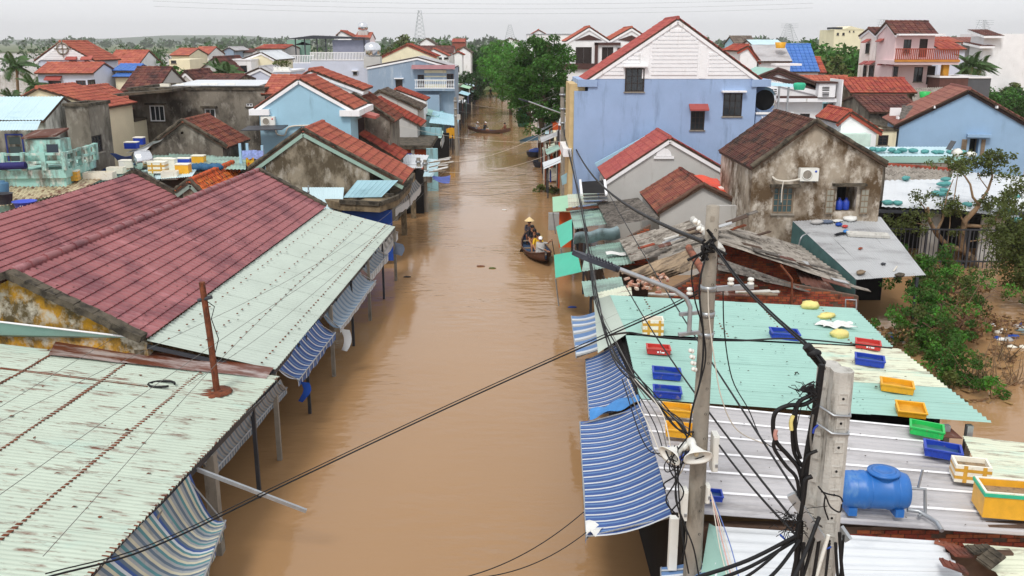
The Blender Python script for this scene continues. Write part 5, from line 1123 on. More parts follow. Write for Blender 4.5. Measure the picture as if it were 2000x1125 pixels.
house('far_house', 'small red gabled roof peeking above the steel canopy', 144.7, (666, 60), (656, 69), (690, 72), 6, W_WHITE, T_ORANGE_J, tile=(.5, .5))
xhouse('far_house', 'red roofed block with white right side behind the steel canopy', 144.7, 694, 722, 76, 64, 6, W_WHITE, T_ORANGE_J, tile=(.5, .5))
house('cream_house', 'pale yellow gabled house with dark orange roof edges behind grey blue house', 144.7, (795, 86), (738, 113), (853, 110), 8, W_CREAM, T_REDB_J, tile=(.5, .5), trim=T_REDB_J)
house('far_house', 'white house with orange roof and two small dark windows left of the street', 163.5, (846, 95), (836, 101), (876, 109), 7, W_WHITE, T_ORANGE_J, tile=(.5, .5), wins=[(854, 112, 863, 116, 'dark'), (867, 112, 876, 116, 'dark')])
house('far_house', 'white gabled house with dark grey roof beside the dark tree row', 180.9, (905, 92), (886, 104), (922, 103), 8, W_WHITE, T_GREY_J, tile=(.6, .6), wins=[(892, 110, 904, 116, 'dark')])
house('far_house', 'small house with brick red gable and white sides by the left trees', 158.1, (894, 101), (884, 106), (906, 107), 5, W_WHITE, T_REDB_J, tile=(.5, .5), wins=[(892, 130, 897, 140, 'dark')])
xhouse('far_house', 'long brown tiled roof behind the pale yellow house', 171.5, 800, 885, 103, 90, 8, W_GREY, T_BROWN_J, tile=(.6, .6))
house('far_house', 'white gabled house with grey roof under the tall pylon', 201, (832, 75), (818, 85), (852, 87), 8, W_WHITE, T_GREY_J, tile=(.7, .7))
xhouse('far_house', 'red brick-like house with red roof on the horizon left of street', 281.4, 883, 908, 82, 76, 9, mat('brick_paint', S(150, 80, 66), .9), T_REDB_J, tile=(.8, .8))
# ---- far left houses
wh, mpw = xhouse('blue_white_house', 'pale blue house front with orange roof at the river, left edge', 80, 70, 180, 143, 123, 5, W_LILAC, T_ORANGE_J, tile=RT, wins=[(96, 158, 119, 172, 'brown', 'tile'), (150, 157, 167, 176, 'brown')], wr=[(176, 155, 186, 183, 'dark')])
big, *_q = house('blue_white_house', 'tall house with white siding gable, round ornament and orange roof by the river', 85, (118, 81), (68, 118), (187, 118), 5.5, W_LILAC, T_ORANGE_J, tile=RT, trim=WHITE, wins=[(135, 118, 150, 121, 'dark', 'tile'), (165, 118, 180, 121, 'dark', 'tile')])
for k in range(9):
    v = 88 + 3.2 * k; hw = (v - 83) * 1.45; a, b = ay(120 - hw * .9, v + 3, 84.9), ay(120 + hw * 1.25, v + 3, 84.9); part('siding_board', MB().box((a.x, 84.83, a.z), (b.x, 84.97, a.z + .12)), WHITE, big)
a = ay(122, 95, 84.8); mb = MB(); mb.lathe([(.55, 0), (.55, .06), (.42, .06), (.42, 0)], a, 20, -Y); mb.bar(a - X * .75 - Y * .02, a + X * .75 - Y * .02, .08); mb.bar(a - Z * .75 - Y * .02, a + Z * .75 - Y * .02, .08); part('round_ornament', mb, CONC, big)
xhouse('far_house', 'orange roofed house with white siding gable right of the river house', 98, 205, 268, 128, 99, 7, W_WHITE, T_ORANGE_J, tile=(.4, .45))
for i, (v0, v1) in enumerate(((138, 126), (150, 139))): xhouse('pavilion_roof', ['upper tier of the small blue tiled roof', 'lower tier of the small blue tiled roof'][i], 84 - i, 222, 262 - i * 2, v0, v1, 4, W_CREAM, T_BLUE_J, tile=(.4, .4), cat='roof', zb=4 if i == 0 else -1)
xhouse('tiled_house', 'steep dark red brown tiled house with grey gable behind stained building', 66, 238, 303, 178, 132, 6.5, W_GREY, T_BROWN_J, tile=RT, yaw=R(-2))
house('tiled_house', 'small grey gable with dark tiles and white edge behind stained building', 76, (362, 139), (349, 152), (384, 160), 6, W_GREY, T_BROWN_J, tile=(.4, .4), trim=WHITE)
xhouse('tiled_house', 'low dark red tiled house behind white block roof', 74, 388, 458, 160, 146, 6, W_DARKST, T_BROWN_J, tile=(.4, .4))
house('tiled_house', 'brown roofed barn-like house with pale grey gable among palms', 96, (418, 112), (378, 146), (450, 142), 9, W_GREY, T_BROWN_J, tile=(.5, .5))
house('white_house', 'white house with bright white metal roof and cream gable', 104, (510, 101), (468, 116), (540, 117), 9, W_CREAM, SH_WHITE, roofsheet=5, trim=WHITE, wins=[(480, 125, 490, 140, 'dark')])
house('lilac_house', 'small lilac gable with plant pots along its flat roof', 82, (508, 131), (478, 144), (534, 145), 6, W_LILAC, SH_GREY, roofsheet=4, trim=WHITE)
block('lilac_annex', 'flat lilac annex lined with white plant pots', 82.2, 535, 566, 141, 6, W_LILAC, cop=WHITE)
block('white_porch', 'white flat-roofed front of the white house with dark doors', 101, 453, 490, 118, 4, W_WHITE, cop=WHITE, wins=[(458, 128, 465, 145, 'door'), (470, 128, 482, 145, 'dark')])
xhouse('far_house', 'far house with orange roof and white gable, left of two', 125, 333, 368, 108, 95, 8, W_CREAM, T_ORANGE_J, tile=(.6, .6)); block('far_house', 'cream flat-topped front below the far orange roof', 118, 330, 370, 116, 6, W_CREAM, wins=[(334, 118, 344, 124, 'dark')])
xhouse('far_house', 'far house with orange roof and white gable, right of two', 135, 374, 406, 107, 92, 8, W_WHITE, T_ORANGE_J, tile=(.6, .6))
xhouse('far_house', 'long low house with faded red roof left of steel canopy building', 125, 500, 556, 95, 88, 9, W_GREY, T_REDB_J, tile=(.7, .7))
block('green_wall_house', 'mint green walled block behind the steel canopy, left', 134, 560, 588, 78, 6, mat('mint_wall', S(128, 168, 152), .8))
house('far_house', 'grey gabled house with little tank on its roof beyond palms', 145, (447, 92), (434, 99), (460, 99), 8, W_GREYBLUE, SH_GREY, roofsheet=3)
xhouse('far_house', 'brown and white roofed house right of the grey gabled house', 150, 464, 492, 102, 96, 8, W_WHITE, T_BROWN_J, tile=(.7, .7))
for i, (u, y) in enumerate(((540, 80.5), (548, 80.5), (556, 80.5), (562, 80.5))):
    a = ay(u, 140, y + 2); root = thing('potted_plant', 'white pot with small plant on flat lilac annex', 'potted plant', a, 0, 'pots on the lilac annex'); part('pot', MB().lathe([(.18, 0), (.25, .4), (.2, .4), (0, .38)], a, 10), PLASTIC_W, root)
    q = leafcloud(NR, np.array([[0, 0, .7]]), np.array([.4]), 40, .12); o = bpy.data.objects.new('foliage', leaf_mesh('foliage', q, LEAF_O)); COL.objects.link(o); o.parent = root
# ================================================================ HOUSES, right of the street
bh, mpb, lcb = house('blue_house', 'big periwinkle blue house with white siding gable, dark shuttered windows and red tiled roof', 56, (1324, 35), (1141, 158), (1487, 155), 4.8, W_BLUE, T_RED, tile=RT, indiv=260, trim=WHITE, ov=.08, eo=.25, zb=-1,
    wins=[(1220, 133, 1259, 179, 'dark', 'slab', .02), (1411, 182, 1451, 227, 'dark', 'slab'), (1348, 217, 1377, 254, 'dark', 'tile')])
a, b, c = lcb((1160, 154)), lcb((1474, 154)), lcb((1324, 47))
part('white_gable', MB().prism([mpb(a[0], -.02, a[1]), mpb(b[0], -.02, b[1]), mpb(c[0], -.02, c[1])], V((0, .018, 0))), WHITE, bh)
def clipx(z): t = (z - a[1]) / (c[1] - a[1]); return lerp(a[0], c[0], t), lerp(b[0], c[0], t)
cols = [lcb((1262, 100))[0], lcb((1374, 100))[0]]
for k in range(1, 13):
    z = a[1] + (c[1] - a[1]) * k / 14; x0, x1 = clipx(z + .12)
    segs = [x0] + [v for x in cols for v in (x - .28, x + .28)] + [x1]
    for i in range(0, len(segs), 2):
        p, q = max(segs[i], x0) + .05, min(segs[i + 1], x1) - .05
        if q - p > .3:
            A_ = lcb((1218, 150))[0]; B_ = lcb((1262, 150))[0]
            if k < 3 and p < A_ < q: part('siding_board', MB().obox(mpb(p, -.07, z), X * (A_ - p), Y * .048, Z * .16), WHITE, bh); p = B_
            if q - p > .2: part('siding_board', MB().obox(mpb(p, -.07, z), X * (q - p), Y * .048, Z * .16), WHITE, bh)
for x in cols:
    zt_ = [z for z in np.arange(a[1], c[1], .05) if clipx(z)[0] < x - .22 and clipx(z)[1] > x + .22]
    if zt_: part('pilaster', MB().obox(mpb(x - .2, -.05, a[1] + .02), X * .4, Y * .028, Z * (zt_[-1] - a[1] - .02)), WHITE, bh)
for (u, sx) in ((1158, -1.0), (1470, -.1)):
    p = ay(u, 166, 56); part('corner_eave', MB().obox(p + V((sx * .9, -.12, -.1)), (1.15, 0, 0), (0, 5.2, 0), (0, 0, .42)), W_BLUE, bh)
p = ay(1122, 178, 56); part('front_strip', MB().obox(V((p.x, 56.01, -1)), (1.25, 0, 0), (0, .3, 0), (0, 0, p.z + 1)), W_BLUE, bh)
part('front_wall', MB().obox(V((p.x - .25, 56.35, -1)), (.9, 0, 0), (0, 4.2, 0), (0, 0, p.z + 1.4)), mat('ochre_cream', S(206, 180, 132), .8, dirt=(S(150, 120, 90), .3, 1.5, streak)), bh)
part('balcony_edge', MB().obox(V((p.x - .6, 56.2, 4.2)), (.5, 0, 0), (0, 4.2, 0), (0, 0, .5)), WHITE, bh)
# room on the back terrace (drum, tank)
sd_ = thing('side_terrace', 'narrow blue terrace with lattice vent beside the big periwinkle house', 'terrace', ay(1500, 240, 56))
p, q = ay(1478, 224, 56), ay(1520, 224, 56); part('wall', MB().box((p.x + .02, 56.3, -1), (q.x + 1, 60, p.z)), W_BLUE, sd_); part('coping', MB().box((p.x, 56.2, p.z + .001), (q.x + 1, 56.5, p.z + .12)), WHITE, sd_)
a = ay(1487, 242, 56.25); mb = MB()
for i in range(4):
    for s in (0, 1): mb.bar(a + V((.17 * i, 0, .45 * s)), a + V((.17 * (i + 1), 0, .45 * (1 - s))), .06)
part('lattice_vent', mb, WHITE, sd_)
a = ay(1496, 222, 57.5); t_ = thing('water_tank', 'black and steel water drum on the blue side terrace', 'water tank', a); part('tank_body', MB().lathe([(0, 0), (.75, .02), (.8, .15), (.8, 1.0), (.6, 1.2), (0, 1.25)], a + V((-.3, -.5, .85)), 18, Y), INOX, t_); part('dark_end', MB().lathe([(0, -.03), (.62, -.03), (.62, .0)], a + V((-.3, -.5, .85)), 18, Y), DARK, t_)
r, P0 = thing('sheet_canopy', 'pale aqua sheet canopy on posts beside the big blue house', 'canopy', ay(1530, 170, 57)), None
sheet(r, ay(1482, 166, 56.2), ay(1573, 172, 56.2), ay(1560, 165, 59), ay(1490, 160, 59), SH_BLUESM, .2, .012, 4, 1)
for u in (1519, 1537): a = ay(u, 215, 56.3); part('post', MB().bar((a.x, a.y, a.z - 1), (a.x, a.y, ay(u, 170, 56.3).z), .1), STEEL, r)
mb = MB(); a = ay(1561, 172, 56); mb.lathe([(.3, 0), (.38, .3), (.3, .4), (.1, .42)], a - Z * .1, 10); single('basket', mb, GREEN_TR, 'small green plastic basket hanging at the aqua canopy corner', 'basket')
# white and brown modern house behind
wm, mpm, lcm = house('modern_house', 'white house with dark brown bands and square vent tower behind big blue house', 66, (1520, 136), (1440, 168), (1612, 172), 6, W_WHITE, SH_TEAL, roofsheet=5, eo=.1, trim=DKBROWN, cap=False, wins=[(1562, 222, 1582, 233, 'dark')], caplump=DKBROWN)
for v0, v1, m_, u0, u1 in ((192, 188, DKBROWN, 1480, 1632), (199, 192, WHITE, 1480, 1634), (170, 152, DKBROWN, 1530, 1600)):
    if v0 == 170:
        for uu0, vv0, uu1, vv1, mm in ((1500, 158, 1596, 182, WHITE), (1500, 152, 1600, 172, DKBROWN)):
            part('gable_band', MB().bar(ay(uu0, vv0, 65.95), ay(uu1, vv1, 65.95), .12, .3), mm, wm)
        continue
    a, b = ay(u0, v0, 65.5), ay(u1, v1, 65.5); part('band', MB().box((a.x, 65.4 - (.05 if m_ is WHITE else 0), a.z), (b.x, 66, b.z)), m_, wm)
a, b = ay(1597, 190, 65.3), ay(1632, 163, 65.3); tw = part('vent_tower', MB().box((a.x, 65.2, a.z), (b.x, 66.6, b.z)), WHITE, wm)
part('tower_cap', MB().box((a.x - .1, 65.1, b.z + .001), (b.x + .1, 66.7, b.z + .12)), DKBROWN, wm)
for j in range(2):
    for k in range(3):
        p = ay(1606, 171 + 3 * k + 11 * j, 65.2); part('vent_slat', MB().box((p.x, 65.17, p.z), (ay(1620, 170, 65.2).x, 65.198, p.z + .05)), DARK, tw)
a, b = ay(1632, 230, 65.2), ay(1641, 155, 65.2); part('side_wall', MB().box((a.x, 64.5, -1), (b.x, 67, b.z)), WHITE, wm)
a = ay(1605, 235, 66); part('painted_passage', MB().box((a.x, 65.9, a.z - 1.5), (ay(1630, 200, 66).x, 65.98, ay(1630, 202, 66).z)), mat('recess_shade', S(74, 80, 80), .9), wm)  # flat plate, the passage's shade is put into its colour
a, b = ay(1628, 245, 64.4), ay(1638, 213, 64.4); wfr = MB(); wfr.box((a.x, 64.35, a.z), (b.x, 64.42, b.z)); part('open_window', wfr, DARK, wm); part('pane', MB().box((a.x + .1, 64.33, a.z + .1), (b.x - .1, 64.348, b.z - .1)), WHITE, wm)
a, b = ay(1480, 186, 65.9), ay(1518, 172, 65.9); sc_ = part('screen_block', MB().box((a.x, 65.7, a.z), (b.x, 65.95, b.z)), WHITE, wm)
for j in range(3):
    for k in range(5): p = ay(1484 + 7 * k, 184 - 4 * j, 65.7); part('slot', MB().box((p.x, 65.69, p.z), (p.x + .18, 65.698, p.z + .07)), DARK, sc_)
xhouse('tiled_house', 'aqua walled house with orange tiled roof behind white vent tower', 76, 1566, 1676, 178, 149, 6, W_AQUA, T_ORANGE_J, tile=RT, wins=[(1640, 190, 1662, 196, 'dark', 'slab')])
xhouse('tiled_house', 'long red brown tiled roof with grey wall strip below pink house', 72, 1664, 1790, 181, 153, 5.5, W_DARKST, T_REDB_J, tile=RT)
xhouse('tiled_house', 'old dark brown tiled roof with white mortar edge, below long red roof', 66, 1702, 1806, 219, 187, 6, W_MOULD, T_BROWN_J, tile=RT, asym=.6)
house('tiled_house', 'small white gabled house with red tile roof behind stained brown house', 58, (1660, 216), (1634, 238), (1722, 256), 4, W_WHITE, T_REDB_J, tile=RT, trim=T_REDB_J)
block('flat_shed', 'flat mossy concrete shed with dark doorway beside small red gable', 59, 1700, 1752, 256, 4, W_CREAM, cop=CONC_D, wins=[(1714, 264, 1736, 284, 'dark')])
block('stair_wall', 'low mint and white walls with little steps behind stained house', 57, 1640, 1702, 262, 2, mat('mint_white', S(200, 222, 212), .8))
dk = thing('corrugated_roof', 'small dark ribbed sheet roof leaning on left end of pale blue house', 'roof', ay(1775, 220, 60)); sheet(dk, ay(1756, 233, 59), ay(1790, 228, 59), ay(1812, 206, 62), ay(1762, 206, 62), SH_FIBROD, .3, .03, 2, 1)
part('white_panel', MB().obox(ay(1738, 226, 60.5), (.7, 0, 0), (0, .1, 0), (0, 0, .5)), WHITE, dk)
gr_ = thing('corrugated_roof', 'wide grey fibre cement roof with green and orange buckets below the pink house', 'roof', ay(1820, 190, 70)); sheet(gr_, ay(1782, 202, 68), ay(1862, 200, 68), ay(1852, 170, 78), ay(1782, 172, 78), SH_FIBRO, .35, .04, 8, 2)
for u, v, m_, lb in ((1806, 190, PL_GRN, 'green basket on grey fibre cement roof'), (1817, 192, ORANGE_P, 'orange bucket next to green basket on grey roof')):
    a = ay(u, v, 71); single('bucket', MB().lathe([(.35, 0), (.42, .4), (.36, .42), (.3, .1), (0, .1)], a, 12), m_, lb, 'bucket')
bag(0, 0, TARP_B, 'dark blue bundled tarp at right end of grey fibre cement roof', .6, .5, .35, place=ay(1862, 180, 74), cat='tarp', nm='tarp')
# pale blue house at right
pb, mpp, lcp = house('pale_blue_house', 'pale blue gabled house with pinkish brown tiled roof and one open shutter window', 58, (1892, 173), (1746, 243), None, 5.2, W_BLUE2, T_PINKBR, yaw=R(-14), tile=RT, indiv=280, trim=mat('dark_barge', S(62, 50, 50), .8), ov=.3, eo=.35,
    wins=[(1891, 271, 1913, 302, 'hole', None, .7)])
for (u, v) in ((1752, 232), (1822, 211), (1944, 211)): part('rafter_end', MB().obox(mpp(lcp((u, v))[0], -.32, lcp((u, v))[1]), X * .1, Y * .3, Z * .16), WHITE, pb)
a = lcp((1887, 267)); b = lcp((1935, 260)); part('hood', MB().obox(mpp(a[0], -.4, a[1]), mpp(b[0], -.4, 0) - mpp(a[0], -.4, 0), mpp(0, .4, 0) - mpp(0, 0, 0), Z * .18), W_BLUE2, pb)
for u0, u1 in ((1875, 1889), (1913, 1925)):
    a = lcp((u0, 303)); b = lcp((u1, 272)); sh = part('shutter', MB().obox(mpp(a[0], -.1, a[1]), mpp(b[0], -.1, 0) - mpp(a[0], -.1, 0), mpp(0, .05, 0) - mpp(0, 0, 0), Z * (b[1] - a[1])), WOOD_OLD, pb)
    for k in range(6): part('shutter_slat', MB().obox(mpp(a[0] + .06, -.13, a[1] + .08 + k * (b[1] - a[1]) / 6.2), mpp(b[0] - .06, -.1, 0) - mpp(a[0] + .06, -.1, 0), mpp(0, .028, 0) - mpp(0, 0, 0), Z * .1), WOOD_OLD, sh)
tp_ = thing('parapet_roof', 'mint topped concrete parapet lined with aqua sandbags below pale blue house', 'roof', ay(1790, 305, 55))
a, b = ay(1706, 318, 54), ay(1880, 330, 54); zt = ay(1790, 306, 54).z
part('parapet_wall', MB().box((a.x, 54, -1), (b.x, 54.3, zt)), CONC, tp_); part('mint_band', MB().box((a.x, 53.94, zt - .35), (b.x, 53.998, zt + .02)), SH_TEAL, tp_)
sheet(tp_, V((a.x, 53.95, zt + .03)), V((b.x, 53.95, zt + .03)), V((b.x, 56, zt + .35)), V((a.x, 56, zt + .35)), SH_PALEB, .2, .012, 5, 1)
ORD = 'first second third fourth fifth sixth seventh eighth ninth tenth eleventh twelfth thirteenth fourteenth'.split()
GB = 'aqua sandbags holding down the roofs below the pale blue house'
for i, (u, v) in enumerate(((1704, 291), (1714, 293), (1724, 292), (1741, 293), (1752, 299), (1762, 293), (1783, 294), (1806, 296), (1826, 297), (1835, 304), (1855, 297), (1861, 304), (1872, 301), (1879, 299))):
    p = ay(u, v + 3, 54.6); p.z = max(p.z, zt + .1)
    bag(0, 0, BAG_AQ, ORD[i] + ' aqua sandbag from the left along the mint parapet', .3, .2, .12, random.uniform(0, 3), place=p, cat='sandbag', group=GB, nm='sandbag')
fb = thing('corrugated_roof', 'steep grey fibre cement strip with red edge below mint parapet', 'roof', ay(1790, 340, 53))
sheet(fb, ay(1728, 353, 50.5), ay(1850, 360, 50.5), ay(1853, 333, 53.6), ay(1730, 322, 53.6), SH_FIBRO, .36, .05, 7, 1, nl=3)
part('red_edge', MB().bar(ay(1728, 321, 53.7), ay(1855, 331, 53.7), .2, .2), T_REDB_J, fb)
wrf = thing('corrugated_roof', 'wide white metal roof held by aqua sandbags right of stained house', 'roof', ay(1850, 380, 48))
sheet(wrf, ay(1722, 404, 45.6), ay(1850, 410, 45.6), ay(1866, 350, 50.6), ay(1728, 352, 50.6), SH_WHITE, .25, .02, 6, 1)
sheet(wrf, ay(1840, 405, 45.2), ay(2060, 440, 45.2), ay(2060, 350, 53.5), ay(1862, 334, 53.5), SH_WHITE, .16, .008, 7, 2)
for k in range(3): part('post', MB().bar((19 + 4 * k, 45.8, -1.5), (19 + 4 * k, 45.8, 2.9), .12), STEEL_D, wrf)
part('back_wall', MB().box((18.2, 49.5, -1.5), (30, 49.7, 2.6)), DARK, wrf)  # near-black colour carries the shade under the white roof
part('side_panel', MB().box((ay(1800, 450, 46.2).x, 46.2, -1.5), (ay(1835, 450, 46.2).x, 46.3, 2.6)), W_GREY, wrf); part('side_panel', MB().box((ay(1915, 450, 46.2).x, 46.2, -1.5), (ay(1960, 450, 46.2).x, 46.3, 2.3)), W_GREY, wrf)
part('front_beam', MB().bar((18.2, 45.7, 2.75), (27, 45.7, 2.6), .1, .16), STEEL_D, wrf)
for i, (u, v, y) in enumerate(((1733, 398, 46), (1752, 399, 46), (1768, 350, 50.4), (1846, 352, 50), (1848, 361, 49.2), (1840, 362, 49), (1842, 374, 48.3), (1827, 379, 47.8), (1838, 381, 47.6), (1888, 402, 46.2), (1980, 386, 47), (1970, 414, 45.6), (1985, 432, 45.2))):
    bag(0, 0, BAG_AQ, 'aqua sandbag ' + ['at left corner of white roof eave', 'second from left on white roof eave', 'alone on grey fibre cement strip', 'upper one at joint of the two white roofs', 'second down the joint of white roofs', 'third down the joint of white roofs, left', 'fourth down the joint of white roofs', 'lowest left of the joint heap on white roof', 'lowest right of the joint heap on white roof', 'behind the bare tree trunk on the white eave', 'high on white roof near right frame edge', 'in middle near the right frame edge', 'lowest near the right frame edge'][i], .3, .2, .12, random.uniform(0, 3), place=ay(u, v + 4, y) + Z * .08, cat='sandbag', group='aqua sandbags on the white metal roof', nm='sandbag')
fn = thing('iron_fence', 'dark blue grey iron railing under the white roof behind bare tree', 'fence', ay(1800, 470, 45.4))
a, b = az(1765, 512, 0), az(1935, 520, 0); a = V((18.6, 45.2, 0)); b = V((24.6, 44.8, 0))
for z in (.35, 1.95): part('rail', MB().bar(a + Z * z, b + Z * z, .07), STEEL_D, fn)
for k in range(30): part('picket', MB().bar(lerp(a, b, k / 29) - Z * .6, lerp(a, b, k / 29) + Z * 1.95, .035 if k % 10 else .1), STEEL_D, fn)
# white and grey boxes on roof by window, modelled as soft lumps
a = ay(1885, 310, 52); t_ = thing('roof_clutter', 'heap of white and grey objects on the roof below open shutter window', 'roof_clutter', a)
mb = MB(); mb.blob(a + V((-.5, 0, .35)), .3, .2, .22, 12, 7, .2); mb.blob(a + V((.3, 0, .25)), .34, .25, .16, 12, 7, .2); part('cover', mb, PLASTIC_W, t_); part('tilted_panel', MB().obox(a + V((-1.0, -.3, .5)), (.25, 0, .5), (0, .6, 0), (-.03, 0, 0)), GLASS, t_)
# brown stained house
bs_, mps, lcs = house('stained_house', 'two-storey brown stained house with dark mossy tile roof, air conditioner and open shutter window', 40, (1592, 238), (1466, 328), (1730, 322), 6.2, W_STAIN, T_DARK, tile=(.34, .4), indiv=290, caplump=True, ov=.18, eo=.1, zb=-1,
    wins=[(1507, 365, 1552, 417, 'teal', None), (1631, 365, 1675, 413, 'hole', None, 1.2)])
for u0, u1, v in ((1503, 1560, 364), (1625, 1690, 362)):
    a = lcs((u0, v)); b = lcs((u1, v - 6)); part('window_ledge', MB().obox(mps(a[0], -.3, a[1]), X * (b[0] - a[0]), Y * .29, Z * .1), CONC_D, bs_)
for u0, u1 in ((1609, 1629), (1676, 1697)):
    a = lcs((u0, 417)); b = lcs((u1, 368)); sh = part('shutter', MB().obox(mps(a[0], -.12, a[1]), X * (b[0] - a[0]), Y * .04, Z * (b[1] - a[1])), WOOD_OLD, bs_); wd = b[0] - a[0]; ht = b[1] - a[1]
    for i in range(2):
        for j in range(4): part('pane', MB().obox(mps(a[0] + wd * (.1 + .43 * i), -.135, a[1] + ht * (.06 + .235 * j)), X * wd * .36, Y * .014, Z * ht * .18), mat('dusty_glass', S(150, 148, 136), .4) if not MATS.get('dusty_glass') else MATS['dusty_glass'], sh)
for i, (u, lb) in enumerate(((1643, 'blue water bottle on the window ledge, left one'), (1656, 'blue water bottle on the window ledge, right one'))):
    a = lcs((u, 409)); p = mps(a[0], .3, a[1] - .05); single('water_bottle', MB().lathe([(.14, 0), (.15, .03), (.15, .36), (.06, .44), (.05, .52), (0, .52)], p, 14), PL_BLUE, lb, 'bottle')
ac_unit(ay(1576, 352, 39.98) - Z * .0, -Y, 'air conditioner with square blue label on the brown stained wall', (.02, .08, .5))
wire([ay(1562, 350, 39.7), ay(1540, 354, 39.7), ay(1518, 352, 39.8), ay(1508, 345, 39.9)], .05, WIRE_W, 'white pipe from air conditioner along brown stained wall', 'pipe', 'pipe')
wire([ay(1530, 354, 39.7), ay(1527, 375, 39.7), ay(1526, 395, 39.75)], .03, WIRE_W, 'thin white hose hanging over the left window of stained house', 'hose', 'hose')
a = lcs((1470, 470)); part('side_buttress', MB().box((ay(1416, 400, 46).x - .5, 45.2, -1), (ay(1440, 400, 45.2).x, 46.2, 4)), W_PINKW, bs_)
# grey house with red roof, brown roof shed
gh, mpg2, lcg2 = house('grey_house', 'grey house with bright red tiled roof and arched white vent', 50.5, (1308, 268), (1183, 350), (1412, 328), 4.6, W_GREY, T_RED, tile=(.34, .38), indiv=290, trim=WHITE, ov=.1, eo=.1)
a = lcg2((1296, 310)); mb = MB(); w2 = .42; prof = [mpg2(a[0] + math.cos(t) * w2, -.06, a[1] + .15 + math.sin(t) * w2) for t in np.linspace(0, math.pi, 12)]; mb.prism(prof, V((0, .058, 0))); mb.obox(mpg2(a[0] - .55, -.1, a[1]), X * 1.1, Y * .1, Z * .13); part('arched_vent', mb, WHITE, gh)
mb = MB(); mb.bar(ay(1163, 322, 55.3), ay(1284, 256, 55.3), .25, .2); part('mint_flashing', mb, W_LBLUE, gh)
sh_, mph, lch = house('tiled_shed', 'low shed with rust brown tiled roof and pale rendered gable in front of grey house', 43.5, (1372, 362), (1284, 416), (1463, 407), 6, W_GREY, T_BROWN, tile=(.34, .36), indiv=290, caplump=mat('brown_mortar', S(96, 72, 60), .9, .2, 5), ov=.15, eo=.12)
mb = MB(); c4 = [ay(1378, 366, 44.2), ay(1352, 345, 48), ay(1400, 352, 48), ay(1442, 390, 44.4)]; mb.grid(lambda s, t: lerp(lerp(c4[0], c4[1], s), lerp(c4[3], c4[2], s), t) + Z * (.12 + .05 * math.sin(t * 7 + s * 5)), 8, 8); single('tarp', mb, mat('red_orange_tarp', S(222, 78, 44), .5, .1, 3), 'red orange tarp laid over the right slope of the rust brown roof', 'tarp')
block('side_wall', 'low rendered yard wall between rust brown shed and stained house', 42.4, 1400, 1470, 402, .3, W_GREY, cat='wall')
# modern white house with brown gables beyond the big tree
mh, B, ux_, uy_, Lx, zt = block('modern_house', 'white three-storey modern house with dark brown frames and twin orange gables behind tree', 93, 1057, 1258, 82, 9, W_WHITE, niches=[(1075, 88, 1104, 122, 2.0)], wins=[(1124, 92, 1156, 124, 'shut'), (1175, 92, 1198, 124, 'shut'), (1045, 150, 1088, 172, 'dark')])
for u0, v0, u1, v1 in ((1058, 107, 1076, 84), (1057, 135, 1168, 124), (1161, 124, 1168, 84), (1161, 88, 1212, 83), (1205, 124, 1212, 93)):
    a, b = ay(u0, v0, 92.9), ay(u1, v1, 92.9); part('brown_frame', MB().box((a.x, 92.75 - .02 * (u0 % 3), a.z), (b.x, 92.99, b.z)), DKBROWN, mh)
for ap, eL, eR in (((1151, 52), (1105, 80), (1192, 79)), ((1234, 53), (1190, 78), (1290, 90))):
    P = ay(*ap, 93); l_, r2 = ay(*eL, 93), ay(*eR, 93); mp = lambda s, r, z: V((s, r, z))
    gable_core(mh, mp, l_.x, l_.z, P.x, P.z, r2.x, r2.z, 93.02, 100, zt + .01, WHITE, T_ORANGE_J, tile=(.45, .45), trim=WHITE, eo=.2, ov=.1)
    m_ = (l_ + r2) / 2; part('brown_gable', MB().prism([lerp(l_, P, .3) + V((.2, -.06, -.35)), lerp(r2, P, .3) + V((-.2, -.06, -.35)), P + V((0, -.06, -.75))], V((0, .05, 0))), DKBROWN, mh)
railing(mh, ay(1076, 121, 92.95), ay(1103, 121, 92.95), .95, STEEL_D, 12)
block('flat_roof_house', 'long grey flat roofed house behind the street trees', 140, 1030, 1120, 68, 8, W_WHITE, cop=STEEL)
house('far_house', 'white gable with orange edge above long grey flat roof', 150, (1052, 58), (1038, 66), (1066, 66), 6, W_WHITE, T_ORANGE_J, tile=(.6, .6))
house('far_house', 'brown roofed house on the street axis behind the trees', 190, (995, 74), (978, 83), (1018, 82), 8, W_WHITE, T_BROWN_J, tile=(.8, .8))
# houses right back
xhouse('roof_house', 'white house with pale grey sheet roof and red edges right of big blue gable', 86, 1484, 1546, 120, 88, 6, W_WHITE, SH_GREY, roofsheet=6, trim=None, cap=False)
house('roof_house', 'white gable end with red edging next to pale grey sheet roof', 86.2, (1461, 88), (1440, 99), (1485, 120), 6, W_WHITE, T_REDB_J, tile=(.4, .4), trim=T_REDB_J)
xhouse('roof_house', 'narrow pale blue sheet roof with red rim behind pale grey roof', 96, 1472, 1530, 88, 78, 5, W_WHITE, SH_PALEB, roofsheet=5, cap=False)
xhouse('blue_roof_house', 'house with vivid blue tiled roof right of pale grey roof', 88, 1534, 1600, 140, 87, 7, W_WHITE, T_BLUE_J, tile=(.4, .45))
xhouse('tiled_house', 'small brick red roof tucked behind vivid blue roof', 92, 1596, 1614, 142, 112, 5, W_GREY, T_REDB_J, tile=(.45, .45))
xhouse('far_house', 'pale blue house with dark slate roof on horizon beside big blue gable', 130, 1437, 1478, 86, 71, 7, W_LBLUE, T_GREY_J, tile=(.7, .7))
single('yellow_bucket', MB().lathe([(.4, 0), (.5, .5), (.45, .52), (0, .5)], ay(1524, 94, 87), 12), PL_YEL, 'yellow basin on upper corner of the pale grey sheet roof', 'basin')
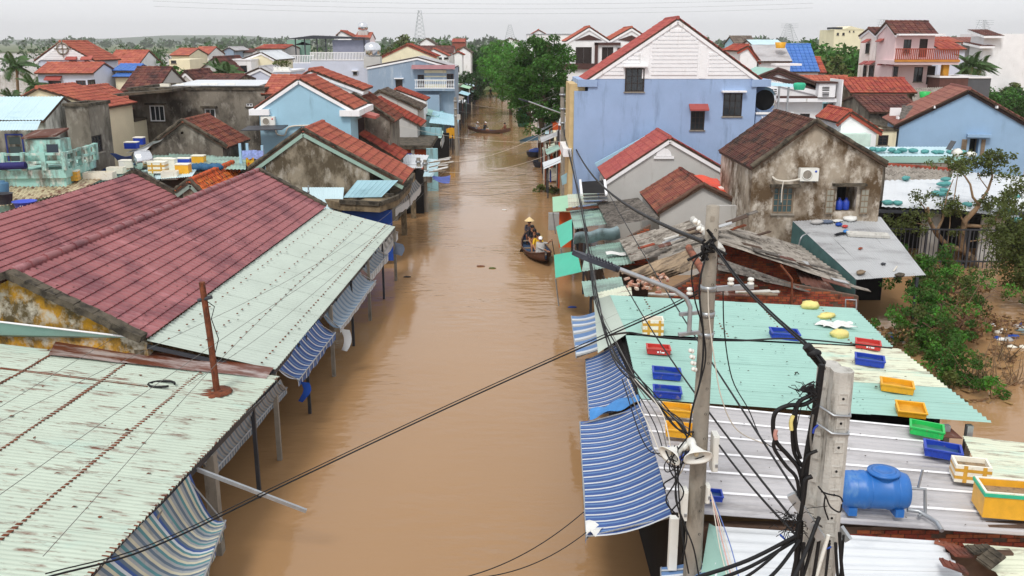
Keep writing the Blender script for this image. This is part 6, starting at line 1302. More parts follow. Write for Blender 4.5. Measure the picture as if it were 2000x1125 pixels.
part('white_slab', MB().box((ay(1512, 128, 84).x, 83.5, ay(1512, 128, 84).z), (ay(1563, 124, 84).x, 85, ay(1512, 124, 84).z)), WHITE, [o for o in COL.objects if o.name == 'roof_house'][0])
# pink house
ph, mpk = xhouse('pink_house', 'pink two-storey house with twin white gables, dark roof and long red balcony', 82, 1753, 1830, 66, 42, 4.6, W_PINK, T_BROWN_J, tile=(.45, .4), eo=.3, ov=.25, trim=WHITE,
    wins=[(1763, 77, 1781, 104, 'dark'), (1793, 76, 1813, 112, 'door'), (1783, 131, 1804, 160, 'dark'), (1808, 129, 1828, 165, 'door')])
P = ay(1757, 66, 82); x0 = P.x
ze = P.z; za = ay(1780, 42, 84.3).z
gable_core(ph, lambda s, r, z: V((r, s, z)), 86.75, ze - .1, 88.9, za - .5, 91.2, ze - .1, x0, x0 + 4, -1, W_PINKW, T_BROWN_J, tile=(.45, .4), eo=.2, ov=.2, trim=WHITE)
part('white_side', MB().obox(V((x0 - .03, 82.35, -1)), (.028, 0, 0), (0, 4.25, 0), (0, 0, ze + .85)), W_PINKW, ph)
cuts = MB()
for (u0, v0, u1, v1, hd) in ((1691, 85, 1699, 104, 1), (1719, 83, 1728, 104, 1), (1686, 128, 1693, 150, 1), (1697, 128, 1708, 150, 1), (1723, 129, 1730, 148, 1), (1740, 130, 1755, 150, 1)):
    Q = V((x0 - .04, 82, 0)); a = pl(u0, v1, Q, X); b = pl(u1, v0, Q, X); window(ph, V((x0 - .04, max(a.y, b.y), a.z)), -Y, -X, abs(a.y - b.y), b.z - a.z, 'dark', 'tile', depth=.02)
a, b = ay(1747, 118, 80.8), ay(1872, 118, 80.8)
part('balcony_slab', MB().box((a.x, 80.7, a.z - .35), (b.x, 84.5, a.z)), W_PINK, ph); part('balcony_edge', MB().box((a.x - .05, 80.6, a.z - .12), (b.x + .05, 80.698, a.z + .06)), mat('ochre_edge', S(190, 130, 60), .8), ph)
railing(ph, V((a.x, 80.8, a.z)), V((b.x, 80.8, a.z)), .95, T_REDB_J, 34, bw=.08)
a = ay(1842, 165, 81.2); part('column', MB().bar((a.x, 81.2, -1), (a.x, 81.2, ay(1842, 121, 81).z), .5), mat('ochre_column', S(196, 140, 50), .85, dirt=(S(110, 80, 60), .35, 2, streak)), ph)
part('roof_slab', MB().box((ay(1752, 67, 81.9).x, 81.5, ze - .14), (ay(1836, 67, 82).x + .3, 82.2, ze)), WHITE, ph)
part('porch_wall', MB().box((ay(1835, 160, 84).x, 84, -1), (ay(1866, 160, 84).x, 84.2, 4)), W_LILAC, ph)
block('brown_fence_shop', 'brown boarded shed with white flat top under pink house balcony', 80, 1836, 1892, 152, 3, mat('brown_board', S(96, 66, 60), .9, .2, 3), cop=WHITE)
block('pavilion', 'flat white roofed shelter at the water right of pink house', 84, 1850, 1936, 153, 5, mat('shade', S(90, 92, 96), .9), cop=WHITE)  # solid block, the open shelter's shade is put into its grey walls
xhouse('far_house', 'red roofed house with white gable and blue wall right of pink house', 105, 1838, 1888, 96, 80, 8, W_LILAC, T_REDB_J, tile=(.6, .6))
xhouse('far_house', 'orange roof beyond the red roofed house', 125, 1828, 1880, 82, 73, 8, W_WHITE, T_ORANGE_J, tile=(.6, .6))
xhouse('far_house', 'faded reddish brown roof behind palms near white house', 135, 1880, 1930, 86, 74, 8, W_GREY, T_PINKBR, tile=(.6, .6))
wv2, B, ux_, uy_, Lx, zt = block('white_house', 'large white house with stepped brown roofs at far right above river', 135, 1934, 2030, 66, 9, W_WHITE, wins=[(1931, 75, 1936, 81, 'dark'), (1940, 72, 1954, 80, 'dark'), (1918, 94, 1932, 104, 'dark')])
for (u0, u1, ve, vr) in ((1922, 1962, 70, 58), (1914, 1944, 90, 83)):
    a, b = ay(u0, ve, 130), ay(u1, ve, 130); c_ = ay(u0 + 10, vr, 135); rf = part('roof', MB().prism([a, V((a.x, 135, c_.z)), V((a.x, 135, c_.z - .3)), a - Z * .3], (b.x - a.x, 0, 0)), WHITE, wv2); tiles(rf, a + Z * .02, b + Z * .02, V((a.x, 135, c_.z + .02)), T_BROWN_J, .6, .6)
a = ay(1922, 82, 131); part('upper_bay', MB().box((a.x, 131, -1), (ay(1960, 80, 131).x, 134.9, ay(1922, 71, 131).z)), W_WHITE, wv2)
cb, *_q = block('apartment_house', 'cream apartment house with pitched top on the tree line', 190, 1630, 1688, 58, 9, W_CREAM, wins=[(1634, 64, 1639, 69, 'dark'), (1645, 64, 1650, 69, 'dark'), (1658, 60, 1661, 63, 'dark'), (1666, 60, 1669, 63, 'dark')])
a, b, c_ = ay(1645, 58, 189.9), ay(1690, 58, 189.9), ay(1662, 51, 189.9); part('pitched_top', MB().prism([a, b, c_], V((0, 8, 0))), W_CREAM, cb)
part('roof_frame', MB().box((ay(1628, 57, 190).x, 190, ay(1628, 57, 190).z), (ay(1646, 53, 190).x, 194, ay(1646, 53, 190).z)), STEEL_D, cb)
# lattice pylons
def pylon(u, v0, v1, y, wd, label, arms=True):
    b, t = ay(u, v1, y), ay(u, v0, y); root = thing('pylon', label, 'pylon', b); mb = MB(); h = t.z - b.z; th_ = max(.1, y * .00021)
    f = lambda k: lerp(wd, wd * .22, k)
    n = 8
    for sx in (-1, 1):
        for sy in (-1, 1): part('leg', MB().bar(b + V((sx * wd / 2, sy * wd / 2, 0)), t + V((sx * wd * .11, sy * wd * .11, 0)), th_), STEEL, root)
    for k in range(n):
        for sy in (-1, 1):
            w0, w1 = f(k / n) / 2, f((k + 1) / n) / 2; z0, z1 = b.z + h * k / n, b.z + h * (k + 1) / n
            mb.bar((b.x - w0, b.y + sy * w0, z0), (b.x + w1, b.y + sy * w1, z1), th_ * .7); mb.bar((b.x + w0, b.y + sy * w0, z0), (b.x - w1, b.y + sy * w1, z1), th_ * .7)
    part('bracing', mb, STEEL, root)['kind'] = 'stuff'
    if arms:
        for k in (.78, .88, .98): z = b.z + h * k; part('cross_arm', MB().bar((b.x - wd * .55, b.y, z), (b.x + wd * .55, b.y, z), th_ * .9), STEEL, root)
    return t
pylon(820, 20, 82, 420, 5, 'tallest slim lattice mast on horizon, left of street', False)
pylon(996, 48, 80, 520, 6, 'short lattice pylon right above the street end', False)
pylon(1540, 46, 82, 480, 8, 'lattice pylon behind the blue roofed house')
pylon(1724, 38, 80, 560, 8, 'lattice pylon half hidden behind pink house roof')
pylon(1919, 39, 80, 460, 8, 'lattice pylon left of the large white house far right')

for i in range(9):
    y = 66 + i * 3.3; lb = ORDN[i] + ' narrow shop front on the right bank counted from the big blue house'
    r = thing('shop', lb, 'shop', (3.5, y, 0), 0, 'shop fronts on the right bank'); zt = 2.6 + .6 * (i % 3)
    part('wall', MB().box((3.6, y, -1), (6.5, y + 3.1, zt + .2)), [W_CREAM, ORANGE_P, W_GREY, TIMBER][i % 4], r)
    sheet(r, V((2.3 + .3 * (i % 2), y, zt - .5)), V((2.3 + .3 * (i % 2), y + 3, zt - .4)), V((4.2, y + 3, zt + .3)), V((4.2, y, zt + .3)), [SH_WHITE, SH_TEALOLD, SH_GREYR, SH_CREAM, SH_FIBRO][i % 5], .16, .02, 2, 1, jit=.015)
    for k in (.2, 2.8): part('post', MB().bar((2.6, y + k, -1.5), (2.6, y + k, zt - .4), .09), [STEEL_D, RUST, CONC_L][i % 3], r)
    part('hanging_goods', MB().obox((2.75, y + .6, zt - 1.5), (0, 1.2, 0), (.1, 0, 0), (0, 0, .8)), [TARP_B, BAG_W, CL_BRN, TARP_G, PL_RED][i % 5], r)
# ================================================================ weathered sheds on the right bank
sa_ = thing('shed', 'upper shed with grey weathered fibre cement sheets and brick ends behind pole', 'shed', (7, 36, 0))
A, B, C_, D_ = az(1233, 512, 2.85), az(1209, 468, 2.85), az(1353, 430, 4.0), az(1400, 478, 4.0)
sheet(sa_, A, B, C_, D_, SH_FIBRO, .26, .05, 4, 2, jit=.012)
A2, B2 = az(1676, 566, 2.0), az(1560, 480, 2.55); D2_, C2_ = az(1403, 474, 4.0), az(1403, 437, 4.05)
sheet(sa_, A2, B2, C2_, D2_, SH_FIBRO, .26, .05, 4, 3, jit=.012)
mb = MB(); p, q = az(1353, 430, 4.05), az(1410, 490, 4.0)
for k in range(9): mb.tube([lerp(p, q, k / 9) + Z * .03, lerp(p, q, (k + 1.05) / 9)], [.15, .12], 7)
part('ridge_cap', mb, CONC_L, sa_)
sb_ = thing('shed', 'lower brick shed with stepped fibre cement roofs and pierced vent', 'shed', (8, 31, 0))
A, B, C_, D_ = az(1302, 545, 2.7), az(1213, 535, 2.6), az(1342, 488, 3.7), az(1370, 522, 3.75)
sheet(sb_, A, B, C_, D_, mat('beige_fibre_cement', S(160, 140, 116), .95, .25, 1.6, dirt=(S(104, 90, 76), .5, 1.6, (.5, 1.6, 1))), .24, .045, 3, 2, jit=.012)
A2, B2 = az(1582, 573, 2.75), az(1538, 553, 2.95); D2_, C2_ = az(1402, 526, 3.7), az(1402, 503, 3.75)
sheet(sb_, A2, B2, C2_, D2_, SH_FIBROD, .26, .05, 2, 2, jit=.012)
mb = MB(); p, q = az(1345, 485, 3.8), az(1378, 540, 3.75)
for k in range(8): mb.tube([lerp(p, q, k / 8) + Z * .03, lerp(p, q, (k + 1.05) / 8)], [.13, .11], 7)
part('ridge_cap', mb, T_BROWN, sb_)
# brick walls facing the camera
def brickwall(parent, u0, v0, u1, v1, y, ztopL, ztopR, limit):
    a, b = ay(u0, v0, y), ay(u1, v1, y); x0, x1 = a.x, b.x; zb_ = min(ztopL, ztopR) - 1.7
    part('brick_backing', MB().prism([V((x0, y, -1)), V((x1, y, -1)), V((x1, y, ztopR)), V((x0, y, ztopL))], (0, .2, 0)), MORTAR, parent)
    tf_ = lambda x: lerp(ztopL, ztopR, x / (x1 - x0)) - zb_
    return bricks(parent, (x0, y, zb_), X, -Y, x1 - x0, max(ztopL, ztopR) - zb_, limit, .03, tf_, 1.15)
brickwall(sb_, 1400, 535, 1676, 590, 30.25, 3.5, 2.6, 290)
brickwall(sa_, 1402, 490, 1570, 520, 34.1, 3.9, 2.75, 160)
brickwall(sa_, 1213, 470, 1270, 460, 38.8, 2.7, 3.4, 60)
wa = thing('wall', 'dark brick gable under the beige fibre cement roof', 'wall', (6.5, 30.5, 0)); brickwall(wa, 1310, 540, 1398, 530, 30.6, 2.75, 3.55, 150)
a = ay(1603, 592, 30.3); mb = MB()
for i in range(3):
    for j in range(2):
        for s in (0, 1): mb.bar(a + V((.12 * i - .16, 0, .14 * j - .1 + .14 * s)), a + V((.12 * (i + 1) - .16, 0, .14 * j - .1 + .14 * (1 - s))), .03)
part('vent_block', mb, CONC_L, sb_)
part('door_frame', MB().tube([ay(1651, 605, 30), ay(1652, 585, 30), ay(1672, 586, 30), ay(1672, 606, 30)], .03, 5), STEEL, sb_)
part('white_strip', MB().obox(az(1500, 502, 3.0), (1.5, -.35, -.25), (.1, .5, 0), (0, 0, .03)), SH_GREYR, sb_)
sheet(sb_, az(1565, 555, 2.4), az(1640, 578, 2.1), az(1590, 520, 2.6), az(1545, 510, 2.8), SH_RUSTDK, .2, .02, 2, 1, jit=.02)
part('post', MB().tube([ay(1546, 600, 29.9), ay(1547, 545, 29.9), ay(1524, 517, 30.2)], .04, 5), RUST, sb_)
# fibre cement grey flat sheet and other low sheds along the bank
fl_ = thing('corrugated_roof', 'dark mossy fibre cement roof between striped canopy and rust brown shed', 'roof', az(1230, 415, 2.9))
sheet(fl_, az(1188, 443, 2.7), az(1166, 398, 2.8), az(1246, 386, 3.2), az(1288, 426, 3.1), SH_FIBROD, .16, .025, 2, 2, jit=.01)
te1 = thing('corrugated_roof', 'weathered teal sheets on street shed below rolled grey tarp', 'roof', az(1190, 500, 2.6))
sheet(te1, az(1136, 532, 2.3), az(1240, 515, 2.6), az(1216, 473, 2.7), az(1146, 482, 2.5), SH_TEALOLD, .13, .014, 4, 1, jit=.015)
sheet(te1, az(1122, 448, 2.5), az(1190, 438, 2.6), az(1172, 398, 2.7), az(1112, 410, 2.5), SH_TEALOLD, .13, .014, 3, 2, jit=.015)
sheet(te1, az(1110, 405, 2.6), az(1170, 398, 2.65), az(1166, 376, 2.8), az(1108, 380, 2.7), SH_CREAM, .14, .014, 3, 1, jit=.015)
part('rust_strip', MB().obox(az(1106, 412, 2.68), (1.7, .45, .08), (0, .55, .02), (0, 0, .02)), RUST, te1)
te2 = thing('corrugated_roof', 'narrow mint sheets of the shed just before the teal stall', 'roof', az(1180, 560, 2.6))
sheet(te2, az(1142, 580, 2.4), az(1222, 572, 2.7), az(1214, 542, 2.8), az(1136, 550, 2.5), SH_TEALOLD, .13, .014, 3, 1, jit=.012)
sheet(te2, az(1166, 585, 2.9), az(1235, 578, 3.1), az(1232, 556, 3.15), az(1166, 572, 2.95), SH_CREAM, .13, .014, 2, 1)
for (p0, p1) in ((az(1140, 545, 0), az(1142, 610, 0)),):
    pass
shw = thing('shop_row', 'dark plank shop fronts under the weathered teal sheets on right bank', 'shop', (3.5, 38, 0))
for k in range(22):
    y = 29 + k * 1.0; part('plank', MB().box((3.55, y, -1), (3.6, y + .93, 2.25 + .1 * math.sin(k))), WOOD_DK if k % 3 else TIMBER, shw)
for y in (30, 33, 36, 40, 44, 48): part('post', MB().bar((3.2, y, -1.5), (3.2, y, 2.4), .1), STEEL_D, shw)
mb = MB(); c4 = [az(1120, 478, 2.6), az(1212, 466, 2.8), az(1205, 442, 3.35), az(1122, 456, 3.1)]
mb.grid(lambda s, t: lerp(lerp(c4[0], c4[1], s), lerp(c4[3], c4[2], s), t) + V((0, -.25 * math.sin(t * 3.1), .16 * math.sin(t * 3.1) + .04 * math.sin(s * 13))), 16, 6); single('tarp', mb, TARP_G, 'rolled grey green tarp hump across the weathered teal sheets', 'tarp')
def flap(c, m_, label, ns=1):
    r = thing('sheet_flap', label, 'sheet'); return r
for c4, m_, lb in (([az(1095, 484, 1.9), az(1118, 467, 2.4), az(1117, 428, 2.6), az(1086, 443, 2.0)], GREEN_AW, 'upper bright teal sheet flap hanging out over water by the rowing boat'), ([az(1085, 543, 1.8), az(1136, 531, 2.4), az(1127, 490, 2.5), az(1082, 498, 1.9)], GREEN_AW, 'lower bright teal sheet flap, nearest the bow of the rowing boat'), ([az(1080, 414, 2.3), az(1110, 412, 2.6), az(1110, 381, 2.7), az(1079, 385, 2.4)], LGREEN, 'pale green sheet flap above the orange board')):
    r = thing('sheet_flap', lb, 'sheet', c4[0]); sheet(r, *c4, m_, .09, .014, 1, 1); part('strut', MB().tube([c4[0] - Z * .03, c4[0] + V((.15, .1, -1.2))], .03, 5), STEEL, r)
a = az(1092, 440, 1.6); single('orange_board', MB().obox(V((a.x, a.y, .4)), (.65, 0, 0), (0, .06, 0), (0, 0, 1.9)), ORANGE_P, 'orange board standing at the water under pale green flap', 'board')
a = az(1078, 440, .3); single('plastic_bin', MB().obox(a - V((.2, 0, .4)), (.75, 0, 0), (0, .5, 0), (0, 0, 1.1)), mat('clear_grey_plastic', S(158, 160, 160), .3), 'translucent grey plastic box standing in the water by orange board', 'box')
mb = MB(); a = az(1185, 500, 2.65); mb.grid(lambda s, t: a + V((s * .8, t * .55, .05 + .04 * math.sin(s * 6))), 4, 4); single('foam_sheet', mb, BAG_W, 'white foam sheet lying on the weathered teal shed roof', 'sheet')
# rubble: bricks heaped
hp = GB2 = 'broken bricks heaped on the sheet roofs behind the teal stall'
lb_ = bm_.copy(); lb_.materials[0] = mat('pale_broken_brick', S(178, 122, 98), .9, .2, 5, dirt=(S(196, 184, 170), .45, 5, (1, 1, 1)), rand=.2)
for i in range(46):
    o = bpy.data.objects.new('loose_brick', lb_); COL.objects.link(o); k = random.gauss(0, 1)
    o.location = az(1268 + random.gauss(0, 20), 556 + random.gauss(0, 7), 2.95 + random.uniform(0, .25)); o.rotation_euler = (random.uniform(-.35, .35), random.uniform(-.35, .35), random.uniform(0, 3)); o.scale = (.9, 1.8, 1.2)
    o['label'] = 'broken brick in the heap between beige roof and teal stall'; o['category'] = 'brick'; o['group'] = hp
for i in range(9):
    a = az(random.uniform(1240, 1480), 570 + random.uniform(-9, 6), 3.0); o = single('board', MB().bar(a, a + V((random.uniform(.6, 1.6), random.uniform(-.5, .5), .05)), .18, .04), [WOOD_OLD, CONC_L, SH_RUSTDK][i % 3], 'weathered board strewn behind the teal stall roof', 'board', 'boards strewn behind the teal stall')
for i, (u, v, z) in enumerate(((1250, 487, 3.4), (1330, 462, 3.9), (1345, 452, 3.95), (1300, 470, 3.75), (1430, 450, 4.0), (1480, 462, 3.5))):
    a = az(u, v, z + .03); single('board', MB().obox(a, (.6, .25, .12), (-.06, .14, 0), (0, 0, .05)), [BRICK, WOOD_OLD, TIMBER, CONC_L, BRICK, TIMBER][i], ['red brick lying on the upper left sheet of upper shed', 'grey board near the ridge of upper shed', 'dark plank by the ridge of upper shed', 'pale slab on the left slope of upper shed', 'red brick right of pole on upper shed', 'dark plank on right slope of upper shed'][i], 'board')
for i in range(22):
    u, v, z = [(1260 + 9 * i, 492 - 3 * i, 3.35 + .05 * i), (1420 + 11 * i, 452 + 5 * i, 4.02 - .085 * i)][i % 2]; v += random.uniform(-10, 14); p_ = az(u, v, z + .06); sg = .33 if i % 2 == 0 else -.27; l_ = random.uniform(.5, 1.2); yw = random.uniform(-.25, .25)
    single('loose_sheet', MB().obox(p_, V((l_, l_ * yw, l_ * sg)), V((-.2 * yw, random.uniform(.18, .42), .03)), Z * .025), [SH_FIBROD, SH_FIBRO, SH_RUSTDK, TIMBER, SH_GREYR][i % 5], 'broken strip of old sheeting lying on the upper shed roof', 'sheet', 'broken strips on the upper shed roof')
# grey metal lean-to on the stained house
ml = thing('metal_roof', 'grey metal lean-to roof littered with rubbish in front of stained house', 'roof', az(1680, 490, 2.8))
A, B, C_, D_ = az(1672, 547, 2.2), az(1808, 538, 2.2), az(1720, 424, 3.4), az(1548, 432, 3.4)
mlN = (B - A).cross(D_ - A).normalized()
sheet(ml, A, B, C_, D_, SH_GREYR, .12, .016, 4, 2, jit=.006)
part('side_panel', MB().add([D_, A, V((A.x, A.y, -1)), V((D_.x, D_.y, -1))], [(0, 1, 2, 3)]), mat('teal_board', S(70, 104, 104), .8, .2), ml)
part('back_wall', MB().box((12.6, 39.0, -1.2), (16.2, 39.2, 2.9)), DARK, ml)  # near-black wall added to darken the space under the lean-to
for x_, y_ in ((13.2, 34.3), (15.7, 34.6)): part('post', MB().bar((x_, y_, -1.5), (x_, y_, 2.15), .1), STEEL_D, ml)
def ml_p(u, v, dz=.04): return pl(u, v, A + Z * dz, mlN)
BAGW = BAG_W
for i, (u, v, m_, lb, sx, sy, sz) in enumerate(((1635, 432, BAG_W, 'white foam panel at the top of metal lean-to', .3, .2, .04), (1660, 431, BAG_W, 'white crumpled bag beside foam panel on lean-to', .32, .22, .12), (1688, 428, PL_BLUE, 'blue lidded jar at top edge of lean-to', .14, .14, .14), (1615, 436, CL_JEAN, 'pale blue rag on the lean-to top edge', .3, .12, .08), (1595, 437, CL_GREY, 'grey plastic heap on the lean-to top edge', .3, .15, .1), (1650, 444, PL_RED, 'red plastic scrap on metal lean-to', .16, .1, .06), (1638, 441, TARP_B, 'blue scrap next to red one on lean-to', .16, .12, .08), (1640, 458, CL_BLACK, 'black rag on metal lean-to', .38, .08, .05), (1652, 455, mat('bright_blue_bag', S(60, 130, 200), .5), 'bright blue bag beside black rag on lean-to', .12, .16, .08), (1680, 487, BRICK, 'brick red stone in middle of metal lean-to', .14, .06, .05), (1680, 535, WOOD_OLD, 'flat brown stone at lower edge of lean-to, left one', .26, .16, .08), (1757, 540, CONC_D, 'flat grey stone at the lower edge of lean-to, right one', .26, .16, .08), (1725, 517, STEEL_D, 'small dark lump on the lower part of lean-to', .1, .08, .05))):
    bag(0, 0, m_, lb, sx, sy, sz, random.uniform(0, 1), place=ml_p(u, v), cat='debris', nm='debris')
a = ml_p(1656, 462); b = ml_p(1738, 466); single('foam_plank', MB().obox(a, b - a, V((0, .28, .1)), (0, 0, .1)), CONC_L, 'long white foam plank lying across metal lean-to', 'plank')
wire([ml_p(1560, 478), ml_p(1566, 462, .4), ml_p(1580, 455, .3)], .03, STEEL, 'bent grey pipe at left edge of metal lean-to', 'pipe', 'pipe')
wire([ml_p(1745, 530), ml_p(1752, 520, .2)], .03, WIRE_W, 'white rod on the lower part of metal lean-to', 'rod', 'rod')
# right bank clutter by the blue house
sc2 = thing('canopy', 'black topped canopy with silver slats in front of blue house corner', 'canopy', az(1160, 375, 3))
mb = MB(); mb.add([az(1138, 378, 3.5), az(1185, 378, 3.5), az(1180, 352, 3.7), az(1134, 355, 3.7)], [(0, 1, 2, 3)]); part('black_top', mb, DARK, sc2)
for k in range(3): a, b = az(1140, 382 + 6 * k, 3.4 - .25 * k), az(1186, 381 + 6 * k, 3.4 - .25 * k); part('slat', MB().bar(a, b, .3, .08), INOX if k != 1 else STEEL, sc2)
for k in (1136, 1184): part('side_rail', MB().bar(az(k, 380, 3.5), az(k - 3, 352, 3.75), .12, .1), WHITE, sc2)
fp = thing('sheet_flap', 'slate blue sheet leaning beside the pole in front of blue house', 'sheet', az(1110, 350, 2.5)); sheet(fp, az(1098, 362, 2.0), az(1124, 350, 2.8), az(1117, 332, 3.3), az(1095, 344, 2.6), SH_BLUESM, .12, .014, 1, 1)
rsp = [(1098, 245, 1120, 230, SH_WHITE, 'white metal shop canopy beyond the pole on right bank', 75), (1072, 262, 1115, 240, SH_PALEB, 'grey and mint patched shop canopy beside the tree trunk', 84), (1068, 300, 1098, 262, SH_CREAM, 'rust-stained pale sheet leaning over shop front by the trunk', 80), (1060, 246, 1098, 240, SH_RUSTDK, 'orange rust canopy behind leaning pale sheet', 88)]
for (u0, v0, u1, v1, m_, lb, y) in rsp:
    r = thing('shop_canopy', lb, 'canopy', ay(u0, v0, y)); sheet(r, ay(u0 - 8, v0, y - 3), ay(u1, v0, y - 3), ay(u1, v1, y + 3), ay(u0 - 4, v1, y + 3), m_, .16, .015, 3, 1, jit=.02)
    for k in (0, 1): p = ay(u0 - 6 + k * 20, v0, y - 2.9); part('post', MB().bar((p.x, p.y, -1.5), (p.x, p.y, p.z), .1), STEEL_D, r)
    p = ay(u0, v0, y + 1); part('shop_front', MB().box((p.x + .3, y + 1, -1), (p.x + 2.5, y + 1.2, p.z - .2)), [TIMBER, WOOD_DK, ORANGE_P, DARK][rsp.index((u0, v0, u1, v1, m_, lb, y))], r)
c4 = [az(1014, 274, 2.2), az(1016, 280, 1.9), az(1058, 274, 2.6), az(1052, 264, 2.9)]
mb = MB(); mb.grid(lambda s, t: lerp(lerp(c4[0], c4[1], t), lerp(c4[3], c4[2], t), s) + Z * .08 * math.sin(s * 3.1), 6, 4); single('parasol', mb, mat('slate_teal_cloth', S(66, 98, 116), .7), 'flattened slate teal parasol leaning out from right bank', 'parasol')
a = az(1022, 248, .0); bag(0, 0, mat('dark_green_tarp', S(44, 92, 74), .6), 'dark green tarp covered stall standing in water under the big tree', .9, .8, 1.3, place=a, cat='stall', nm='covered_stall')
a = az(1012, 222, 1.2); single('tarp', MB().obox(a, (.9, 0, 0), (0, .2, 0), (0, 0, 1.3)), PL_BLUE, 'royal blue sheet hanging at the far side of big tree', 'tarp')
def basket_boat(P, r, label, m_in, cover=None):
    root = thing('basket_boat', label, 'boat', P); part('hull', MB().lathe([(0, -.1), (r * .7, -.08), (r * .95, .2), (r, .5), (r * 1.04, .55), (r * .97, .55), (r * .92, .25), (r * .65, .05), (0, .02)], P, 22), m_in, root)
    part('thwart', MB().obox(P + V((-r * .95, -.12, .36)), (r * 1.9, 0, 0), (0, .24, 0), (0, 0, .04)), WOOD_OLD, root)
    if cover: mb = MB(); mb.blob(P + Z * .45, r * .8, r * .7, .4, 12, 6, .15); part('cover', mb, cover, root)
basket_boat(az(1061, 326, 0), .95, 'round dark basket boat moored nearer to the pole', mat('tarred_basket', S(52, 56, 68), .7, .2))
basket_boat(az(1047, 306, 0), .95, 'round basket boat covered with blue tarp behind the first one', MATS['tarred_basket'], TARP_B)
for i, (u, v, z, lb) in enumerate(((1080, 352, .6, 'cream foam box floating by the poles, near one'), (1083, 340, .9, 'white foam box stacked above the near floating one'))): foam_box(0, 0, .8, .6, .5, lb, FOAM, False, .3, place=az(u, v, z - .5))
# ================================================================ boats
def sampan(name, label, P, yaw, L, W, H=.42):
    root = thing(name, label, 'boat', P, yaw); f = fr(root)
    def sec(t):
        s = 2 * t - 1; w_ = W / 2 * max(.12, (1 - abs(s) ** 2.4)) ; k = .42 * abs(s) ** 2.2; return s * L / 2, w_, k
    def fo(a, b):
        x, w_, k = sec(a); an = math.pi * (b - .5); y = w_ * math.sin(an); z = k + H * (1 - math.cos(an) ** .7) - .12; return f @ V((x, y, z))
    def fi(a, b):
        x, w_, k = sec(a); an = math.pi * (b - .5); y = (w_ - .035) * math.sin(an); z = k + .06 + H * (1 - math.cos(an) ** .7) * .87 - .12; return f @ V((x * .985, y, z))
    part('hull', MB().grid(fo, 22, 10), HULL, root); part('hull_inside', MB().grid(fi, 22, 10), HULL_IN, root)
    for sg in (0, 1):
        part('gunwale', MB().tube([fo(t, sg) + V((0, 0, .01)) for t in np.linspace(0, 1, 16)], .035, 5), HULL, root)
    for t in (.2, .42, .62, .82):
        x, w_, k = sec(t); part('thwart', MB().add([f @ V(q) for q in ((x - .11, -w_ * .93, k + .2), (x + .11, -w_ * .93, k + .2), (x + .11, w_ * .93, k + .2), (x - .11, w_ * .93, k + .2), (x - .11, -w_ * .93, k + .24), (x + .11, -w_ * .93, k + .24), (x + .11, w_ * .93, k + .24), (x - .11, w_ * .93, k + .24))], [(3, 2, 1, 0), (4, 5, 6, 7), (0, 1, 5, 4), (1, 2, 6, 5), (2, 3, 7, 6), (3, 0, 4, 7)]), WOOD_OLD, root)
    return root, f
SKINTMP = bpy.data.scenes.new('tmp2')
def skin_mesh(name, joints, edges, mats, matfn=None, sub=1):
    """one continuous body surface grown over a skeleton: joints {name: (pos, radius)}"""
    names = list(joints); me = bpy.data.meshes.new(name); me.from_pydata([joints[n][0] for n in names], [(names.index(a), names.index(b)) for a, b in edges], [])
    o = bpy.data.objects.new(name, me); SKINTMP.collection.objects.link(o)
    m = o.modifiers.new('s', 'SKIN'); m.use_smooth_shade = True
    if not me.skin_vertices: bpy.data.objects  # layer is made with the modifier
    for i, n in enumerate(names):
        r = joints[n][1]; me.skin_vertices[0].data[i].radius = (r, r) if not isinstance(r, tuple) else r; me.skin_vertices[0].data[i].use_root = (i == 0)
    s = o.modifiers.new('u', 'SUBSURF'); s.levels = sub; s.render_levels = sub
    SKINTMP.view_layers[0].update(); dg = SKINTMP.view_layers[0].depsgraph; nm = bpy.data.meshes.new_from_object(o.evaluated_get(dg), depsgraph=dg); nm.name = name
    bpy.data.objects.remove(o); bpy.data.meshes.remove(me); nm.materials.clear()
    for x in mats: nm.materials.append(x)
    if matfn:
        for p in nm.polygons: p.material_index = matfn(p.center)
    return nm
